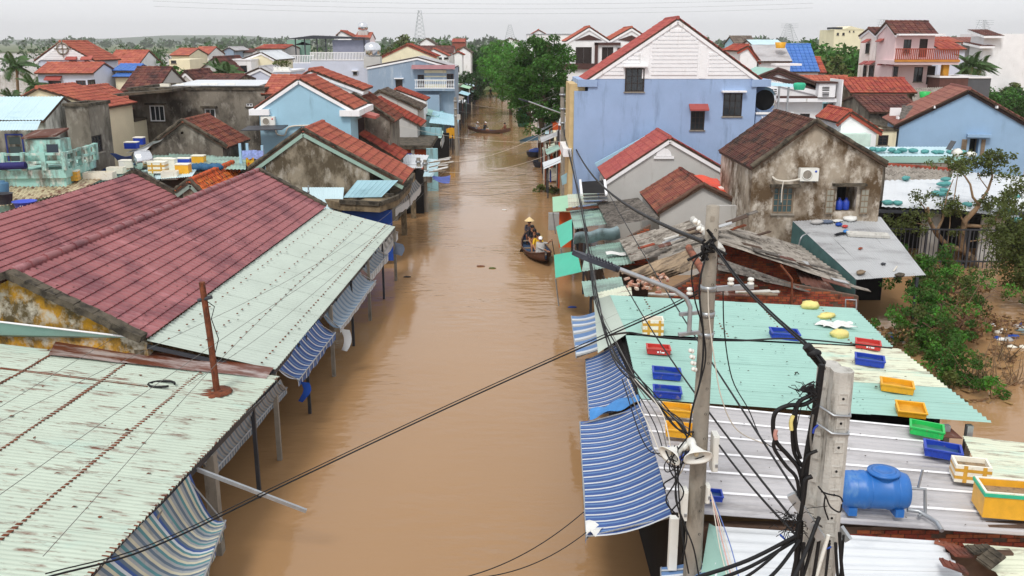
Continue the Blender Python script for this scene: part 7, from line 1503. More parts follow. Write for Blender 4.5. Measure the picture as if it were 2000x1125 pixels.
def person(label, P, yaw, pose, shirt, pants, hat=None, hair=True, group=None, scale=1.0, sleeves=True, raincoat=False):
    """pose: dict of joint positions (metres, hip at origin, +X forward)"""
    root = thing('person', label, 'person', P, yaw, group); root.scale = (scale,) * 3
    J = {'hip': (0, 0, 0), 'belly': (.03, 0, .17), 'chest': (.06, 0, .36), 'neck': (.10, 0, .52), 'head': (.13, 0, .64), 'crown': (.13, 0, .74),
         'shL': (.07, .17, .46), 'shR': (.07, -.17, .46), 'elL': (.18, .24, .24), 'elR': (.18, -.24, .24), 'haL': (.38, .17, .16), 'haR': (.38, -.17, .16),
         'thL': (.02, .1, -.02), 'thR': (.02, -.1, -.02), 'knL': (.40, .13, .10), 'knR': (.40, -.13, .10), 'anL': (.46, .12, -.30), 'anR': (.46, -.12, -.30), 'toL': (.6, .13, -.32), 'toR': (.6, -.13, -.32)}
    J.update(pose); J = {k: V(v) for k, v in J.items()}
    rad = {'hip': .115, 'belly': (.11, .13), 'chest': (.11, .15), 'neck': .052, 'head': .085, 'crown': .07, 'shL': .065, 'shR': .065, 'elL': .045, 'elR': .045, 'haL': .03, 'haR': .03, 'thL': .09, 'thR': .09, 'knL': .062, 'knR': .062, 'anL': .042, 'anR': .042, 'toL': .035, 'toR': .035}
    E = [('hip', 'belly'), ('belly', 'chest'), ('chest', 'neck'), ('neck', 'head'), ('head', 'crown')]
    for s in 'LR': E += [('chest', 'sh' + s), ('sh' + s, 'el' + s), ('el' + s, 'ha' + s), ('hip', 'th' + s), ('th' + s, 'kn' + s), ('kn' + s, 'an' + s), ('an' + s, 'to' + s)]
    def mf(c):
        if c.z > J['neck'].z + .02 or (c - J['head']).length < .14: return 0
        d = {k: (c - J[k]).length for k in ('haL', 'haR', 'anL', 'anR', 'toL', 'toR')}
        if min(d['haL'], d['haR']) < (.16 if sleeves else .34) or min(d['toL'], d['toR'], d['anL'], d['anR']) < .14: return 0
        dl = min((c - J[k]).length for k in ('knL', 'knR')); dt = min((c - J[k]).length for k in ('belly', 'chest', 'elL', 'elR', 'shL', 'shR'))
        return 1 if dt < dl and c.z > J['hip'].z - .02 else 2
    me = skin_mesh('body', {k: (tuple(J[k]), rad[k]) for k in J}, E, [SKIN, shirt, pants], mf)
    o = bpy.data.objects.new('body', me); COL.objects.link(o); o.parent = root; KC.setdefault(root.name, []).append(o)
    fw = V((1, 0, 0)); hd = J['head']; f = fr(root) @ M4.Diagonal((scale, scale, scale, 1)); FR[root.name] = f
    def pw(mb): mb.v = [tuple(f @ V(p)) for p in mb.v]; return mb
    # face
    mb = MB(); mb.blob(hd + V((.085, 0, .0)), .03, .016, .03, 6, 4); part('nose', pw(mb), SKIN, root)
    for sg in (-1, 1):
        mb = MB(); mb.blob(hd + V((.075, sg * .035, .03)), .015, .015, .01, 6, 4); part('eye', pw(mb), HAIR, root)
        mb = MB(); mb.blob(hd + V((0, sg * .088, .01)), .022, .012, .035, 6, 4); part('ear', pw(mb), SKIN, root)
    mb = MB(); mb.blob(hd + V((.08, 0, -.045)), .01, .028, .008, 6, 4); part('mouth', pw(mb), mat('lips', S(140, 70, 66), .6) if 'lips' not in MATS else MATS['lips'], root)
    # hands: palm and five bent fingers
    for s, sg in (('L', 1), ('R', -1)):
        d = (J['ha' + s] - J['el' + s]).normalized(); side = d.cross(Z).normalized() if abs(d.z) < .95 else Y; nrm = side.cross(d); h0 = J['ha' + s] + d * .02; mb = MB()
        mb.obox(h0 - side * .04 - nrm * .014, d * .085, side * .08, nrm * .028)
        for k, ln in enumerate((.07, .08, .085, .07)):
            b0 = h0 + d * .08 + side * (-.03 + .02 * k); mb.tube([b0, b0 + d * ln * .5, b0 + d * ln * .75 - nrm * ln * .45], [.011, .010, .008], 5)
        b0 = h0 + d * .02 - side * sg * .04; mb.tube([b0, b0 - side * sg * .03 + d * .03, b0 - side * sg * .025 + d * .065 - nrm * .015], [.013, .011, .009], 5)
        part('hand', pw(mb), SKIN, root)
    if hair: mb = MB(); mb.blob(hd + V((-.02, 0, .05)), .105, .1, .095, 12, 8); part('hair', pw(mb), HAIR, root)
    if hat == 'cone': part('conical_hat', pw(MB().lathe([(.235, 0), (.12, .1), (.0, .19), (.0, .185), (.115, .09), (.23, -.004)], hd + V((0, 0, .085)), 20)), STRAW, root)
    if hat == 'cap':
        mb = MB(); mb.blob(hd + V((-.0, 0, .07)), .108, .1, .075, 12, 8); mb.obox(hd + V((.06, -.07, .055)), (.11, 0, -.02), (0, .14, 0), (0, 0, .012)); part('cap', pw(mb), WHITE, root)
    if raincoat:
        mb = MB(); mb.lathe([(.1, .5), (.2, .42), (.22, .2), (.23, -.02), (.26, -.1)], V((.06, 0, 0)), 16); part('raincoat', pw(mb), CL_GREY, root)
    return root, f, J
def paddle(a, b, label):
    a, b = V(a), V(b); root = thing('paddle', label, 'paddle', b); d = (b - a).normalized(); part('shaft', MB().tube([a, b], .022, 6), WOOD_DK, root); s = d.cross(Y).normalized() if abs(d.y) < .9 else X
    part('blade', MB().prism([b - s * .03, b + d * .12 - s * .085, b + d * .45 - s * .08, b + d * .5, b + d * .45 + s * .08, b + d * .12 + s * .085, b + s * .03], V((d.cross(s)) * .02)), WOOD_DK, root)
bowP, stP = az(1064, 520, 0), az(1031, 478, 0); dv = (bowP - stP); Lb = dv.length * 1.12; yb_ = math.atan2(dv.y, dv.x); mid = (bowP + stP) / 2; mid.z = 0.06
sampan('rowing_boat', 'small wooden rowing boat carrying five people close to the teal sheds', mid, yb_, Lb, 1.35, .42)
def onb(t, h=.38): p = lerp(stP, bowP, t); p.z = h; return p
PS = 1.15
person('person in straw conical hat and floral shirt paddling at the stern', onb(.06, .62), yb_, {'elL': (.1, .3, .26), 'haL': (.22, .42, .1), 'elR': (.2, -.22, .3), 'haR': (.3, .05, .22), 'knL': (.36, .15, .02), 'anL': (.34, .14, -.42), 'toL': (.48, .14, -.44), 'knR': (.36, -.15, .02), 'anR': (.34, -.14, -.42), 'toR': (.48, -.14, -.44)}, CL_FLOR, CL_BRN, 'cone', scale=PS)
person('person in dark clothes sitting right in front of the straw hat', onb(.24, .5), yb_ + .1, {}, CL_BLACK, CL_JEAN, scale=PS)
person('person in black top and grey trousers seated mid boat', onb(.40, .45), yb_ - .15, {'haL': (.34, .2, .06), 'haR': (.36, -.14, .1)}, CL_BLACK, CL_JEAN, scale=PS, sleeves=False)
person('person in yellow shirt seated with back of dark hair visible', onb(.58, .42), yb_ + .1, {'haL': (.42, .2, .1), 'haR': (.42, -.2, .02)}, CL_YEL, CL_BLACK, scale=PS, sleeves=False)
r_, f_, J_ = person('person in grey raincoat and white cap paddling at the bow', onb(.76, .42), yb_ - .2, {'knL': (.3, .15, .14), 'knR': (.3, -.15, .14), 'anL': (.2, .13, -.2), 'anR': (.2, -.13, -.2), 'toL': (.32, .13, -.22), 'toR': (.32, -.13, -.22), 'elL': (.3, .32, .5), 'haL': (.48, .42, .62), 'elR': (.25, -.1, .3), 'haR': (.45, .3, .2), 'shL': (.08, .17, .47)}, CL_GREY, CL_GREY, 'cap', scale=PS, raincoat=True)
hl, hr = f_ @ J_['haL'], f_ @ J_['haR']; pd = V((.18, -.1, -1)).normalized(); paddle(hl + V((.1, 0, .12)), hl + V((.32, -.25, -1.15)), 'dark paddle held by the person in grey raincoat')
sp, _f = az(1021, 487, .45), None; paddle(az(1022, 465, .95), az(1019, 486, .2), 'short paddle held at the stern by the straw hat person')
b0, b1 = az(918, 258, 0), az(993, 262, 0); dv = b1 - b0; yf = math.atan2(dv.y, dv.x); m_ = (b0 + b1) / 2; m_.z = .06; sampan('long_boat', 'long narrow wooden boat crossing the flooded street with three people', m_, yf, dv.length * 1.1, 1.0, .4)
def onf(t, h=.4): p = lerp(b0, b1, t); p.z = h; return p
person('person in white hat crouching at left end of the long boat', onf(.17), yf, {}, CL_GREY, CL_BLACK, 'cap', scale=1.2)
person('person in black shirt and white cap seated second in long boat', onf(.38), yf, {'haL': (.4, .2, -.05), 'haR': (.4, -.2, -.05)}, CL_BLACK, CL_GREY, 'cap', scale=1.25)
person('person in brown clothes sitting at right end of the long boat', onf(.93), yf + 3.14, {}, CL_BRN, CL_BRN, None, scale=1.25)
b0, b1 = az(1950, 173, 0), az(1966, 170, 0); dv = b1 - b0; m_ = (b0 + b1) / 2; m_.z = .1; sampan('red_boat', 'small red brown boat on the river at far right', m_, math.atan2(dv.y, dv.x), dv.length * 1.15, 2.0, .9)
person('person in white shirt sitting in the far river boat', m_ + V((0, 0, .9)), 1.0, {}, CL_GREY, CL_BLACK, None, scale=2.2)
STAND = {'knL': (.04, .11, -.42), 'knR': (.04, -.11, -.42), 'anL': (0, .11, -.82), 'anR': (0, -.11, -.82), 'toL': (.14, .12, -.86), 'toR': (.14, -.12, -.86), 'chest': (0, 0, .36), 'neck': (0, 0, .52), 'head': (.02, 0, .64), 'crown': (.02, 0, .74), 'shL': (0, .18, .46), 'shR': (0, -.18, .46), 'elL': (0, .25, .2), 'elR': (0, -.25, .2), 'haL': (.1, .26, 0), 'haR': (.1, -.26, 0)}
for u, v, m1, lb in ((958, 186, CL_BLACK, 'lone person in black wading on street midway to the far end'), (952, 164, CL_GREY, 'person in grey wading in far group, left one'), (958, 163, CL_BLACK, 'person in black wading in far group, middle one'), (964, 166, CL_FLOR, 'person in dark shirt wading in far group, right one')):
    p = az(u, v, 0); person(lb, p + V((0, 0, .5)), -1.57, STAND, m1, CL_BLACK, 'cone' if 'lone' in lb else None, scale=1.3)
for i, (u, v) in enumerate(((1945, 182), (1949, 182))): p = az(u, 192, 0) + V((0, 0, .5)); person(['person in white seen over the pale blue house roof, left one', 'person in white seen over the pale blue house roof, right one'][i], p, 1.57, STAND, BAG_W, CL_BLACK, None, scale=1.1)
# ================================================================ poles, lamp, loudspeakers, cables
PY = 13.6; PX = 3.0
pt = ay(1392, 402, PY); P1 = lambda z, r=0.0, a=0.0: V((PX + r * math.cos(a), PY + r * math.sin(a), z))
pole = thing('utility_pole', 'tall tapered concrete utility pole with steel bands, carrying lamp arm and loudspeakers', 'utility pole', (PX, PY, 0))
rad1 = lambda z: lerp(.168, .098, z / pt.z)
part('shaft', MB().lathe([(rad1(-1), -1.5)] + [(rad1(z), z) for z in np.linspace(0, pt.z, 12)] + [(.05, pt.z + .015), (0, pt.z + .015)], (PX, PY, 0), 20), CONC, pole)
for z in (7.36, 6.95, 6.62): part('steel_band', MB().lathe([(rad1(z) + .004, z - .04), (rad1(z) + .012, z - .04), (rad1(z) + .012, z + .04), (rad1(z) + .004, z + .04)], (PX, PY, 0), 20), STEEL, pole)
for k in range(13):
    z = pt.z - .35 - .42 * k
    part('pole_hole', MB().lathe([(.022, .0), (.022, -.006), (0, -.006)], P1(z, rad1(z) + .004, -1.2), 8, V((math.cos(-1.2), math.sin(-1.2), 0))), DARK, pole)
    mb = MB(); c = P1(z + .14, rad1(z) - .004, -1.75); mb.obox(c - X * .03, (.06, 0, 0), (0, -.008, 0), (0, 0, .07)); part('pole_dimple', mb, CONC, pole)
def insul(P, A, label='', s=1.0): return MB().lathe([(.02 * s, 0), (.05 * s, .01 * s), (.05 * s, .04 * s), (.03 * s, .05 * s), (.03 * s, .065 * s), (.05 * s, .075 * s), (.045 * s, .11 * s), (.015 * s, .12 * s), (0, .12 * s)], P, 10, A)
part('cross_arm', MB().bar(P1(7.4) + V((.08, -.2, 0)), P1(7.4) + V((.62, -.25, .05)), .07), STEEL, pole)
for x in (.28, .58): part('insulator', insul(P1(7.46) + V((x, -.23, 0)), Z), PLASTIC_W, pole)
for k in range(5): part('insulator', insul(P1(7.3) + V((-.32 + .0 * k, -.2, .02 * k)), Z) if k == 0 else insul(P1(6.5 - .1 * k) + V((-.24 + .02 * k, -.2, 0)), V((-.6, -.3, .3)), s=.7), PLASTIC_W, pole)
part('bracket', MB().bar(P1(7.0) + V((-.12, -.1, 0)), P1(7.0) + V((-.46, -.22, 0)), .06, .05), STEEL, pole); part('bracket', MB().bar(P1(6.68) + V((-.12, -.1, 0)), P1(6.68) + V((-.46, -.22, 0)), .06, .05), STEEL, pole)
# street lamp
lt = lambda u, v, dy=0: ay(u, v, 13.35 + dy)
lamp = thing('street_lamp', 'grey arm street lamp with dark finned head reaching left from the tall pole', 'street lamp', P1(5.4) + V((-.36, -.2, 0)))
arm = [lt(1346, 648), lt(1348, 600), lt(1340, 582), lt(1318, 567), lt(1260, 545), lt(1200, 522)]
mb = MB(); mb.tube(arm, .036, 8); part('arm', mb, STEEL, lamp)
h0, h1_ = lt(1202, 524), lt(1118, 493); d = (h1_ - h0).normalized(); n_ = d.cross(Y).normalized(); n_ = n_ if n_.z > 0 else -n_
mb = MB(); W_ = .13
for i in range(6):
    a, b = lerp(h0, h1_, i / 6), lerp(h0, h1_, (i + 1) / 6); w0, w1 = [W_ * (.62, .85, 1, 1, .95, .75, .3)[j] for j in (i, i + 1)]
    mb.add([a - Y * w0 - n_ * .03, a + Y * w0 - n_ * .03, b + Y * w1 - n_ * .03, b - Y * w1 - n_ * .03, a - Y * w0 * .8 + n_ * .04, a + Y * w0 * .8 + n_ * .04, b + Y * w1 * .8 + n_ * .04, b - Y * w1 * .8 + n_ * .04], [(3, 2, 1, 0), (4, 5, 6, 7), (0, 1, 5, 4), (1, 2, 6, 5), (2, 3, 7, 6), (3, 0, 4, 7)])
lh = part('lamp_head', mb, LAMP, lamp)
for k in range(9): a = lerp(h0, h1_, .1 + .07 * k); part('cooling_fin', MB().obox(a - Y * .085 + n_ * .041, d * .012, Y * .17, n_ * .02), LAMP, lh)
part('clamp_sleeve', MB().tube([lerp(h0, arm[-2], .12), h0 + d * .06], .05, 8), LAMP, lamp)
# loudspeakers
def horn(P, D, label, s=1.0):
    P, D = V(P), V(D).normalized(); root = thing('loudspeaker', label, 'loudspeaker', P); U = D.cross(Z).normalized(); W = U.cross(D); n = 24
    ring = [(.05, .06, 0.0), (.075, .08, .10), (.10, .11, .16), (.17, .13, .25), (.27, .16, .33), (.29, .175, .345), (.29, .175, .36), (.265, .15, .352), (.16, .11, .27), (.09, .09, .18), (.03, .03, .12)]
    vs, fs = [], []
    for a, b, h in ring:
        for k in range(n):
            t = 2 * math.pi * k / n; c, q = math.cos(t), math.sin(t); sq = lambda v: math.copysign(abs(v) ** .75, v)
            vs.append(P + D * h * s + U * a * sq(c) * s + W * b * sq(q) * s)
    for i in range(len(ring) - 1):
        for k in range(n): fs.append((i * n + k, i * n + (k + 1) % n, (i + 1) * n + (k + 1) % n, (i + 1) * n + k))
    part('horn', MB().add(vs, fs, 0, True), PLASTIC_W, root); part('driver', MB().lathe([(0, -.14 * s), (.07 * s, -.13 * s), (.085 * s, -.1 * s), (.085 * s, 0), (.05 * s, .02 * s)], P, 16, D), PLASTIC_W, root); part('reflector', MB().lathe([(.03 * s, .14 * s), (.05 * s, .27 * s), (.03 * s, .3 * s), (0, .3 * s)], P, 14, D), BAG_Y if False else mat('cream_plastic', S(214, 204, 176), .5) if 'cream_plastic' not in MATS else MATS['cream_plastic'], root)
    part('mount', MB().bar(P - Z * .05, P + (V((PX, PY, P.z)) - P) * .8 - Z * .1, .04), STEEL, root)
horn(ay(1352, 868, 13.35), V((.18, -1, -.42)), 'white horn loudspeaker facing the camera, fixed on the tall pole', .8)
horn(ay(1332, 874, 13.4), V((-.75, -.5, -.25)), 'white horn loudspeaker turned to the street, left of the other', .78)
def pbox(u0, v0, u1, v1, y, d, label, m_=PLASTIC_W):
    a, b = ay(u0, v1, y), ay(u1, v0, y); root = thing('meter_box', label, 'electric box', a); part('casing', MB().obox(a, (b.x - a.x, 0, 0), (0, d, 0), (0, 0, b.z - a.z)), m_, root); part('lid', MB().obox(a + V((.01, -.03, .02)), (b.x - a.x - .02, 0, 0), (0, .028, 0), (0, 0, b.z - a.z - .04)), m_, root); part('latch', MB().obox(a + V(((b.x - a.x) * .45, -.05, .1)), (.04, 0, 0), (0, .02, 0), (0, 0, .05)), STEEL, root)
pbox(1390, 852, 1406, 922, 13.45, .22, 'grey plastic meter box on the right side of tall pole'); pbox(1329, 960, 1345, 1018, 13.4, .2, 'lower white meter box on left side of tall pole'); pbox(1378, 950, 1388, 984, 13.45, .15, 'small pale junction box on tall pole below meter box')
single('metal_post', MB().bar(ay(1317, 1010, 13.9) , ay(1312, 1110, 13.9), .14), PLASTIC_W, 'white post standing between striped awning and tall pole', 'post')
# near double pole
NY = 9.0; nb = thing('utility_pole', 'thick pair of pale square-dimpled concrete poles wrapped in black cables', 'utility pole', (3.3, NY, 0))
tp1, tp2 = ay(1620, 710, NY + .12), ay(1645, 722, NY - .06)
for i, (tp, y) in enumerate(((tp1, NY + .12), (tp2, NY - .06))):
    w0, w1 = .105, .155; zt = tp.z
    def cs(z): k = (zt - z) / zt; w_ = lerp(w0, w1, k); return [V((tp.x + w_ * a, y + w_ * b, z)) for a, b in ((-1, -.55), (-.55, -1), (.55, -1), (1, -.55), (1, .55), (.55, 1), (-.55, 1), (-1, .55))]
    A_, B_ = cs(zt), cs(-1.5); mb = MB(); mb.add(A_ + B_, [(7, 6, 5, 4, 3, 2, 1, 0)] + [(k, (k + 1) % 8, 8 + (k + 1) % 8, 8 + k) for k in range(8)]); part('shaft', mb, CONC_L, nb)
    for k in range(13 if i else 10):
        z = zt - .28 - .27 * k; kk = (zt - z) / zt; w_ = lerp(w0, w1, kk); c = V((tp.x, y - w_, z))
        mb = MB()
        for (o, a_, b_) in ((V((-.05, 0, -.06)), V((.1, 0, 0)), V((0, 0, .012))), (V((-.05, 0, .05)), V((.1, 0, 0)), V((0, 0, .012))), (V((-.05, 0, -.048)), V((.012, 0, 0)), V((0, 0, .098))), (V((.038, 0, -.048)), V((.012, 0, 0)), V((0, 0, .098)))): mb.obox(c + o, a_, V((0, -.009, 0)), b_)
        part('dimple_frame', mb, CONC_L, nb); part('pole_hole', MB().lathe([(.014, 0), (.014, .004), (0, .004)], c - Y * .001, 8, -Y), DARK, nb)
        cx = V((tp.x - w_ * .78, y - w_ * .78, z + .1)); 
        if not i: part('dimple_frame', MB().obox(cx + V((-.03, -.001, -.04)), (.05, -.05, 0), (-.004, -.004, 0), (0, 0, .08)), CONC_L, nb)
for z, in ((7.3,), (7.1,)):
    q = [V((tp1.x - .13, NY + .2, z)), V((tp1.x - .12, NY - .02, z + .02)), V((tp2.x - .09, NY - .19, z - .02)), V((tp2.x + .08, NY - .19, z - .03)), V((tp2.x + .13, NY - .02, z - .02)), V((tp2.x + .12, NY + .1, z))]
    part('steel_band', MB().tube(q, .016, 6), STEEL, nb)
def nt_(u, v, dy=-.25): return ay(u, v, NY + dy)
part('cross_arm', MB().bar(nt_(1545, 965), nt_(1604, 1052, -.35), .06, .09), STEEL, nb); part('cross_arm', MB().bar(nt_(1640, 1030, .2), nt_(1658, 1056, .1), .05, .08), STEEL, nb)
part('conduit', MB().tube([nt_(1618, 1045, -.32), nt_(1606, 1085, -.32), nt_(1590, 1140, -.32)], .022, 8), PLASTIC_W, nb)
BK = 'black cables at the near double pole'
def cable(pts, r, label, dy=-.25, m_=CABLE, grp=None, **k): return wire([p if isinstance(p, V) else nt_(p[0], p[1], dy if len(p) < 3 else p[2]) for p in pts], r, m_, label, group=grp, **k)
# thick bundle from tall pole to near pole
for k, (o, r) in enumerate(((V((0, 0, 0)), .014), (V((.02, .015, .015)), .012), (V((-.018, 0, .02)), .010))):
    a, b = P1(8.02) + V((.02, -.16, 0)) + o, ay(1592, 692, NY) + o
    wire([a, lerp(a, b, .33) + V((0, 0, -.10)), lerp(a, b, .66) + V((0, 0, -.08)), b, nt_(1608, 725, -.1) + o], r, CABLE, 'strand of thick black cable bundle from tall pole top to near double pole', group='thick black bundle between the two concrete poles')
mb = MB(); mb.blob(ay(1590, 690, NY - .02), .08, .05, .05, 8, 6); mb.tube([nt_(1575, 675, 0), nt_(1606, 712, 0)], .05, 8); single('cable_clamp', mb, CABLE, 'black clamp where thick bundle meets near double pole', 'clamp')
for k, (pts, r) in enumerate((([(1606, 712), (1600, 760), (1592, 810), (1582, 860), (1576, 905), (1570, 960), (1560, 1040), (1555, 1130)], .034), ([(1604, 720), (1596, 770), (1586, 830), (1574, 900), (1566, 985), (1562, 1060), (1548, 1135)], .03), ([(1596, 775), (1570, 790), (1540, 792), (1516, 804), (1510, 830), (1516, 862), (1540, 890), (1560, 915), (1568, 950)], .024), ([(1590, 770), (1560, 785), (1550, 815), (1548, 850), (1552, 885), (1566, 910)], .022), ([(1516, 850), (1512, 875), (1535, 910), (1556, 935), (1562, 980)], .02), ([(1586, 770), (1560, 788), (1553, 830), (1556, 870), (1564, 895)], .02), ([(1596, 880), (1580, 888), (1570, 905), (1566, 930)], .018), ([(1586, 930), (1572, 940), (1566, 990), (1556, 1050)], .026))):
    cable(pts, r, 'black cable hanging down beside the near double pole', -.22 - .012 * k, grp=BK)
for k, pts in enumerate(([(1604, 960), (1618, 965), (1640, 970), (1646, 980)], [(1598, 950), (1612, 968), (1622, 990), (1640, 1000), (1644, 985)], [(1612, 968), (1610, 990), (1618, 1015)], [(1590, 745), (1575, 752), (1560, 762), (1552, 760)], [(1600, 790), (1585, 800), (1578, 790), (1590, 780)])):
    cable(pts, .009, 'thin black wire wound round the near double pole', -.36, grp='thin wires wound round the near double pole')
for k, (pts, m_, lb) in enumerate((([(1598, 830), (1590, 838), (1588, 846)], PL_BLUE, 'short blue wire on side of the near double pole'), ([(1588, 810), (1583, 850), (1585, 880)], WIRE_G, 'grey conduit strand left of the near double pole'), ([(1549, 812), (1545, 825), (1546, 840)], BAG_Y, 'beige taped cable joint beside near double pole'), ([(1516, 840), (1514, 850), (1516, 858)], mat('pinkish_tape', S(190, 140, 130), .6), 'pinkish taped joint on outermost black loop'))):
    cable(pts, .022 if k > 1 else .012, lb, -.3, m_)
mb = MB()
for k in range(60):
    a = nt_(1555 + random.gauss(0, 15), 1025 + random.gauss(0, 12), -.25 + random.uniform(-.1, .12)); d = V((random.gauss(0, .13), random.gauss(0, .08), random.gauss(0, .10))); mb.tube([a, a + d * .5 + V((0, 0, .04)), a + d], .004, 4)
single('wire_tangle', mb, CABLE, 'tangled nest of thin black wires at bottom of near double pole', 'wires')
mb = MB()
for k in range(22):
    a = nt_(1575 + random.gauss(0, 8), 765 + random.gauss(0, 10), -.25 + random.uniform(-.06, .06)); d = V((random.gauss(0, .1), random.gauss(0, .05), random.gauss(0, .08))); mb.tube([a, a + d * .5 + V((0, 0, .03)), a + d], .005, 4)
for k in range(4): mb.tube([nt_(1566 + 6 * k, 764 - 4 * k, -.26), nt_(1572 + 6 * k, 756 + 5 * k, -.26)], .03, 7)
single('splice_knot', mb, CABLE, 'knot of black splices and wire ends near top of double pole', 'wires')
for k, (u0, v0, u1, v1, r) in enumerate(((1556, 1046, 1360, 1128, .022), (1552, 1056, 1380, 1140, .02), (1548, 1050, 1420, 1150, .017), (1562, 1055, 1480, 1150, .02), (1600, 1010, 1540, 1150, .022), (1570, 1060, 1565, 1150, .022), (1640, 1040, 1648, 1140, .02), (1632, 1060, 1640, 1150, .018), (1620, 1060, 1610, 1150, .016), (1590, 1050, 1560, 1150, .02), (1600, 1055, 1585, 1150, .02), (1648, 1045, 1640, 1150, .014))):
    a, b = nt_(u0, v0, -.3), nt_(u1, v1, -.9 if k < 5 else -.35); wire([a, lerp(a, b, .5) - Z * .05, b], r, CABLE, 'black cable leaving the near double pole downwards', group='black cables leaving the near double pole')
for k, (u0, v0) in enumerate(((1535, 1055), (1615, 1060))): a = nt_(u0, v0, -.32); mb = MB(); mb.tube([a + V((random.gauss(0, .03), 0, .06)), a, a - V((.02, 0, .08)), a + V((.05, 0, -.05))], .012, 5); single('blue_tie', mb, TARP_B, ['blue rope tie at left of near double pole foot', 'blue rope tie at right of near double pole foot'][k], 'rope')
# cables over the street and roofs
LC = [ay(90, 1128, 9.5), ay(300, 1068, 11), ay(560, 945, 13.5), ay(820, 822, 14.5), ay(1010, 735, 14.5), ay(1190, 655, 14.2), ay(1300, 606, 13.9), ay(1362, 574, PY - .15)]
wire(LC, .014, CABLE, 'long sagging black cable crossing the street from lower left to tall pole'); wire([p + V((0, 0, .05)) for p in LC], .009, CABLE, 'thinner black strand twisted along the long sagging cable')
wire([az(1190, 655, 4.9), ay(1225, 650, 14.2), ay(1262, 655, 14.5), ay(1330, 662, 14.4), ay(1450, 665, 14.6), ay(1560, 662, 18), ay(1742, 680, 21)], .018, CABLE, 'thin black wire lying over teal roof from the cable knot')
# bundle along the right bank from far pole
fb_ = [ay(1100, 245, 64), ay(1113, 300, 55), ay(1135, 400, 42), ay(1150, 500, 31), ay(1168, 590, 24), ay(1200, 690, 18.5), ay(1260, 760, 16), ay(1318, 820, 14.4), ay(1345, 848, 13.5)]
for k in range(9):
    o = lambda s: V((random.gauss(0, .05), random.gauss(0, .05), random.gauss(0, .07 + .03 * (s == 5))))
    wire([p + o(i) for i, p in enumerate(fb_)], .008 + .004 * (k % 3), CABLE if k % 3 else WIRE_G, 'strand of black cable bundle running along right bank to tall pole', group='cable bundle along the right bank')
for k in range(6):
    wire([P1(4.9 - .05 * k) + V((-.2, -.2, 0)), ay(1290 + 6 * k, 880 + 8 * k, 13.6) - Z * .05, ay(1255 + 8 * k, 860 - 10 * k, 14.2), ay(1215 + 5 * k, 740, 16.2)], .010, [CABLE, WIRE_G, WIRE_W][k % 3], 'loose service wire looping between tall pole and striped awnings', group='loose service wires by the striped awnings')
for k, (a, b) in enumerate((((1345, 850), (1310, 1000)), ((1340, 880), (1330, 1100)), ((1318, 905), (1365, 1125)), ((1322, 895), (1345, 1120)), ((1326, 900), (1300, 955)), ((1300, 880), (1325, 1010)))):
    p, q = ay(*a, 13.4), ay(*b, 12.9); wire([p, lerp(p, q, .35) + V((-.22 + .06 * k, -.1, -.02)), lerp(p, q, .7) + V((.1 - .05 * k, -.1, 0)), q], .013, CABLE, 'black drop cable hanging down left of the tall pole', group='drop cables left of the tall pole')
for k in range(8):
    a, b = ay(1318 + 4 * k, 870 + 3 * k, 13.35), ay(1320 + 3 * k, 915 - 2 * k, 13.2); wire([a, lerp(a, b, .4) + V((random.gauss(0, .15), -.1, random.gauss(0, .1))), lerp(a, b, .7) + V((random.gauss(0, .12), -.05, random.gauss(0, .1))), b], .009, CABLE, 'curled black wire end behind the loudspeakers', group='curled wire ends behind the loudspeakers')
for k, (m_, lb, du) in enumerate(((WIRE_W, 'white twin wire dropping from meter box to bottom roof', 0), (mat('pink_wire', S(206, 160, 150), .6), 'pinkish wire dropping from meter box beside white ones', 8), (mat('blue_wire', S(96, 120, 180), .6), 'thin blue wire dropping from meter box to bottom roof', 22), (WIRE_W, 'second white wire dropping to the bottom roof', 14))):
    wire([ay(1388, 960, 13.4), ay(1396 + du * .5, 1010, 13.2), ay(1406 + du, 1070, 12.8), ay(1424 + du, 1140, 12.2)], .009, m_, lb)
wire([P1(7.4) + V((-.05, -.2, 0)), ay(1385, 620, 13.35), ay(1395, 700, 13.3), ay(1410, 780, 13.3), ay(1440, 840, 13.5), ay(1500, 870, 14)], .010, WIRE_W, 'thin white wire swooping from tall pole over grey roof')
wire([ay(1412, 560, 13.4), ay(1415, 650, 13.6), ay(1430, 740, 13.8), ay(1462, 800, 14.2), ay(1490, 860, 14.6), ay(1532, 884, 15)], .010, CABLE, 'thin wavy black wire hanging over teal and grey roof right of tall pole')
wire([P1(8.05) + V((-.06, -.15, 0)), ay(1366, 560, 13.3), ay(1374, 660, 13.3), ay(1368, 740, 13.25), ay(1352, 800, 13.2), ay(1345, 850, 13.2)], .016, CABLE, 'black cable running down the front of tall pole from top')
wire([P1(8.0) + V((-.1, -.12, 0)), ay(1352, 520, 13.3), ay(1356, 580, 13.3), ay(1372, 640, 13.3), ay(1378, 700, 13.3), ay(1364, 760, 13.2)], .012, CABLE, 'second thinner black cable down the front of tall pole')
for i, (a, b, sg, lb) in enumerate((((1165, 330, 60), (1600, 1030, 9), .3, 'long straight black wire from the blue house corner to foot of double pole'), ((1220, 555, 26), (1545, 1010, 9.2), .2, 'black wire passing over foam box towards double pole'), ((1120, 280, 60), (1470, 500, 13.4), .8, 'black twisted cable from blue house corner down to tall pole top'), ((1405, 870, 13.3), (1560, 1050, 9), .05, 'black wire from tall pole meter box to double pole foot'))):
    p, q = ay(a[0], a[1], a[2]), ay(b[0], b[1], b[2]) if i != 2 else P1(8.05) + V((0, -.16, 0)); wire([p, q], .016 if i != 2 else .04, CABLE, lb, sag=sg)
mb = MB(); q = P1(8.1) + V((-.08, -.18, 0))
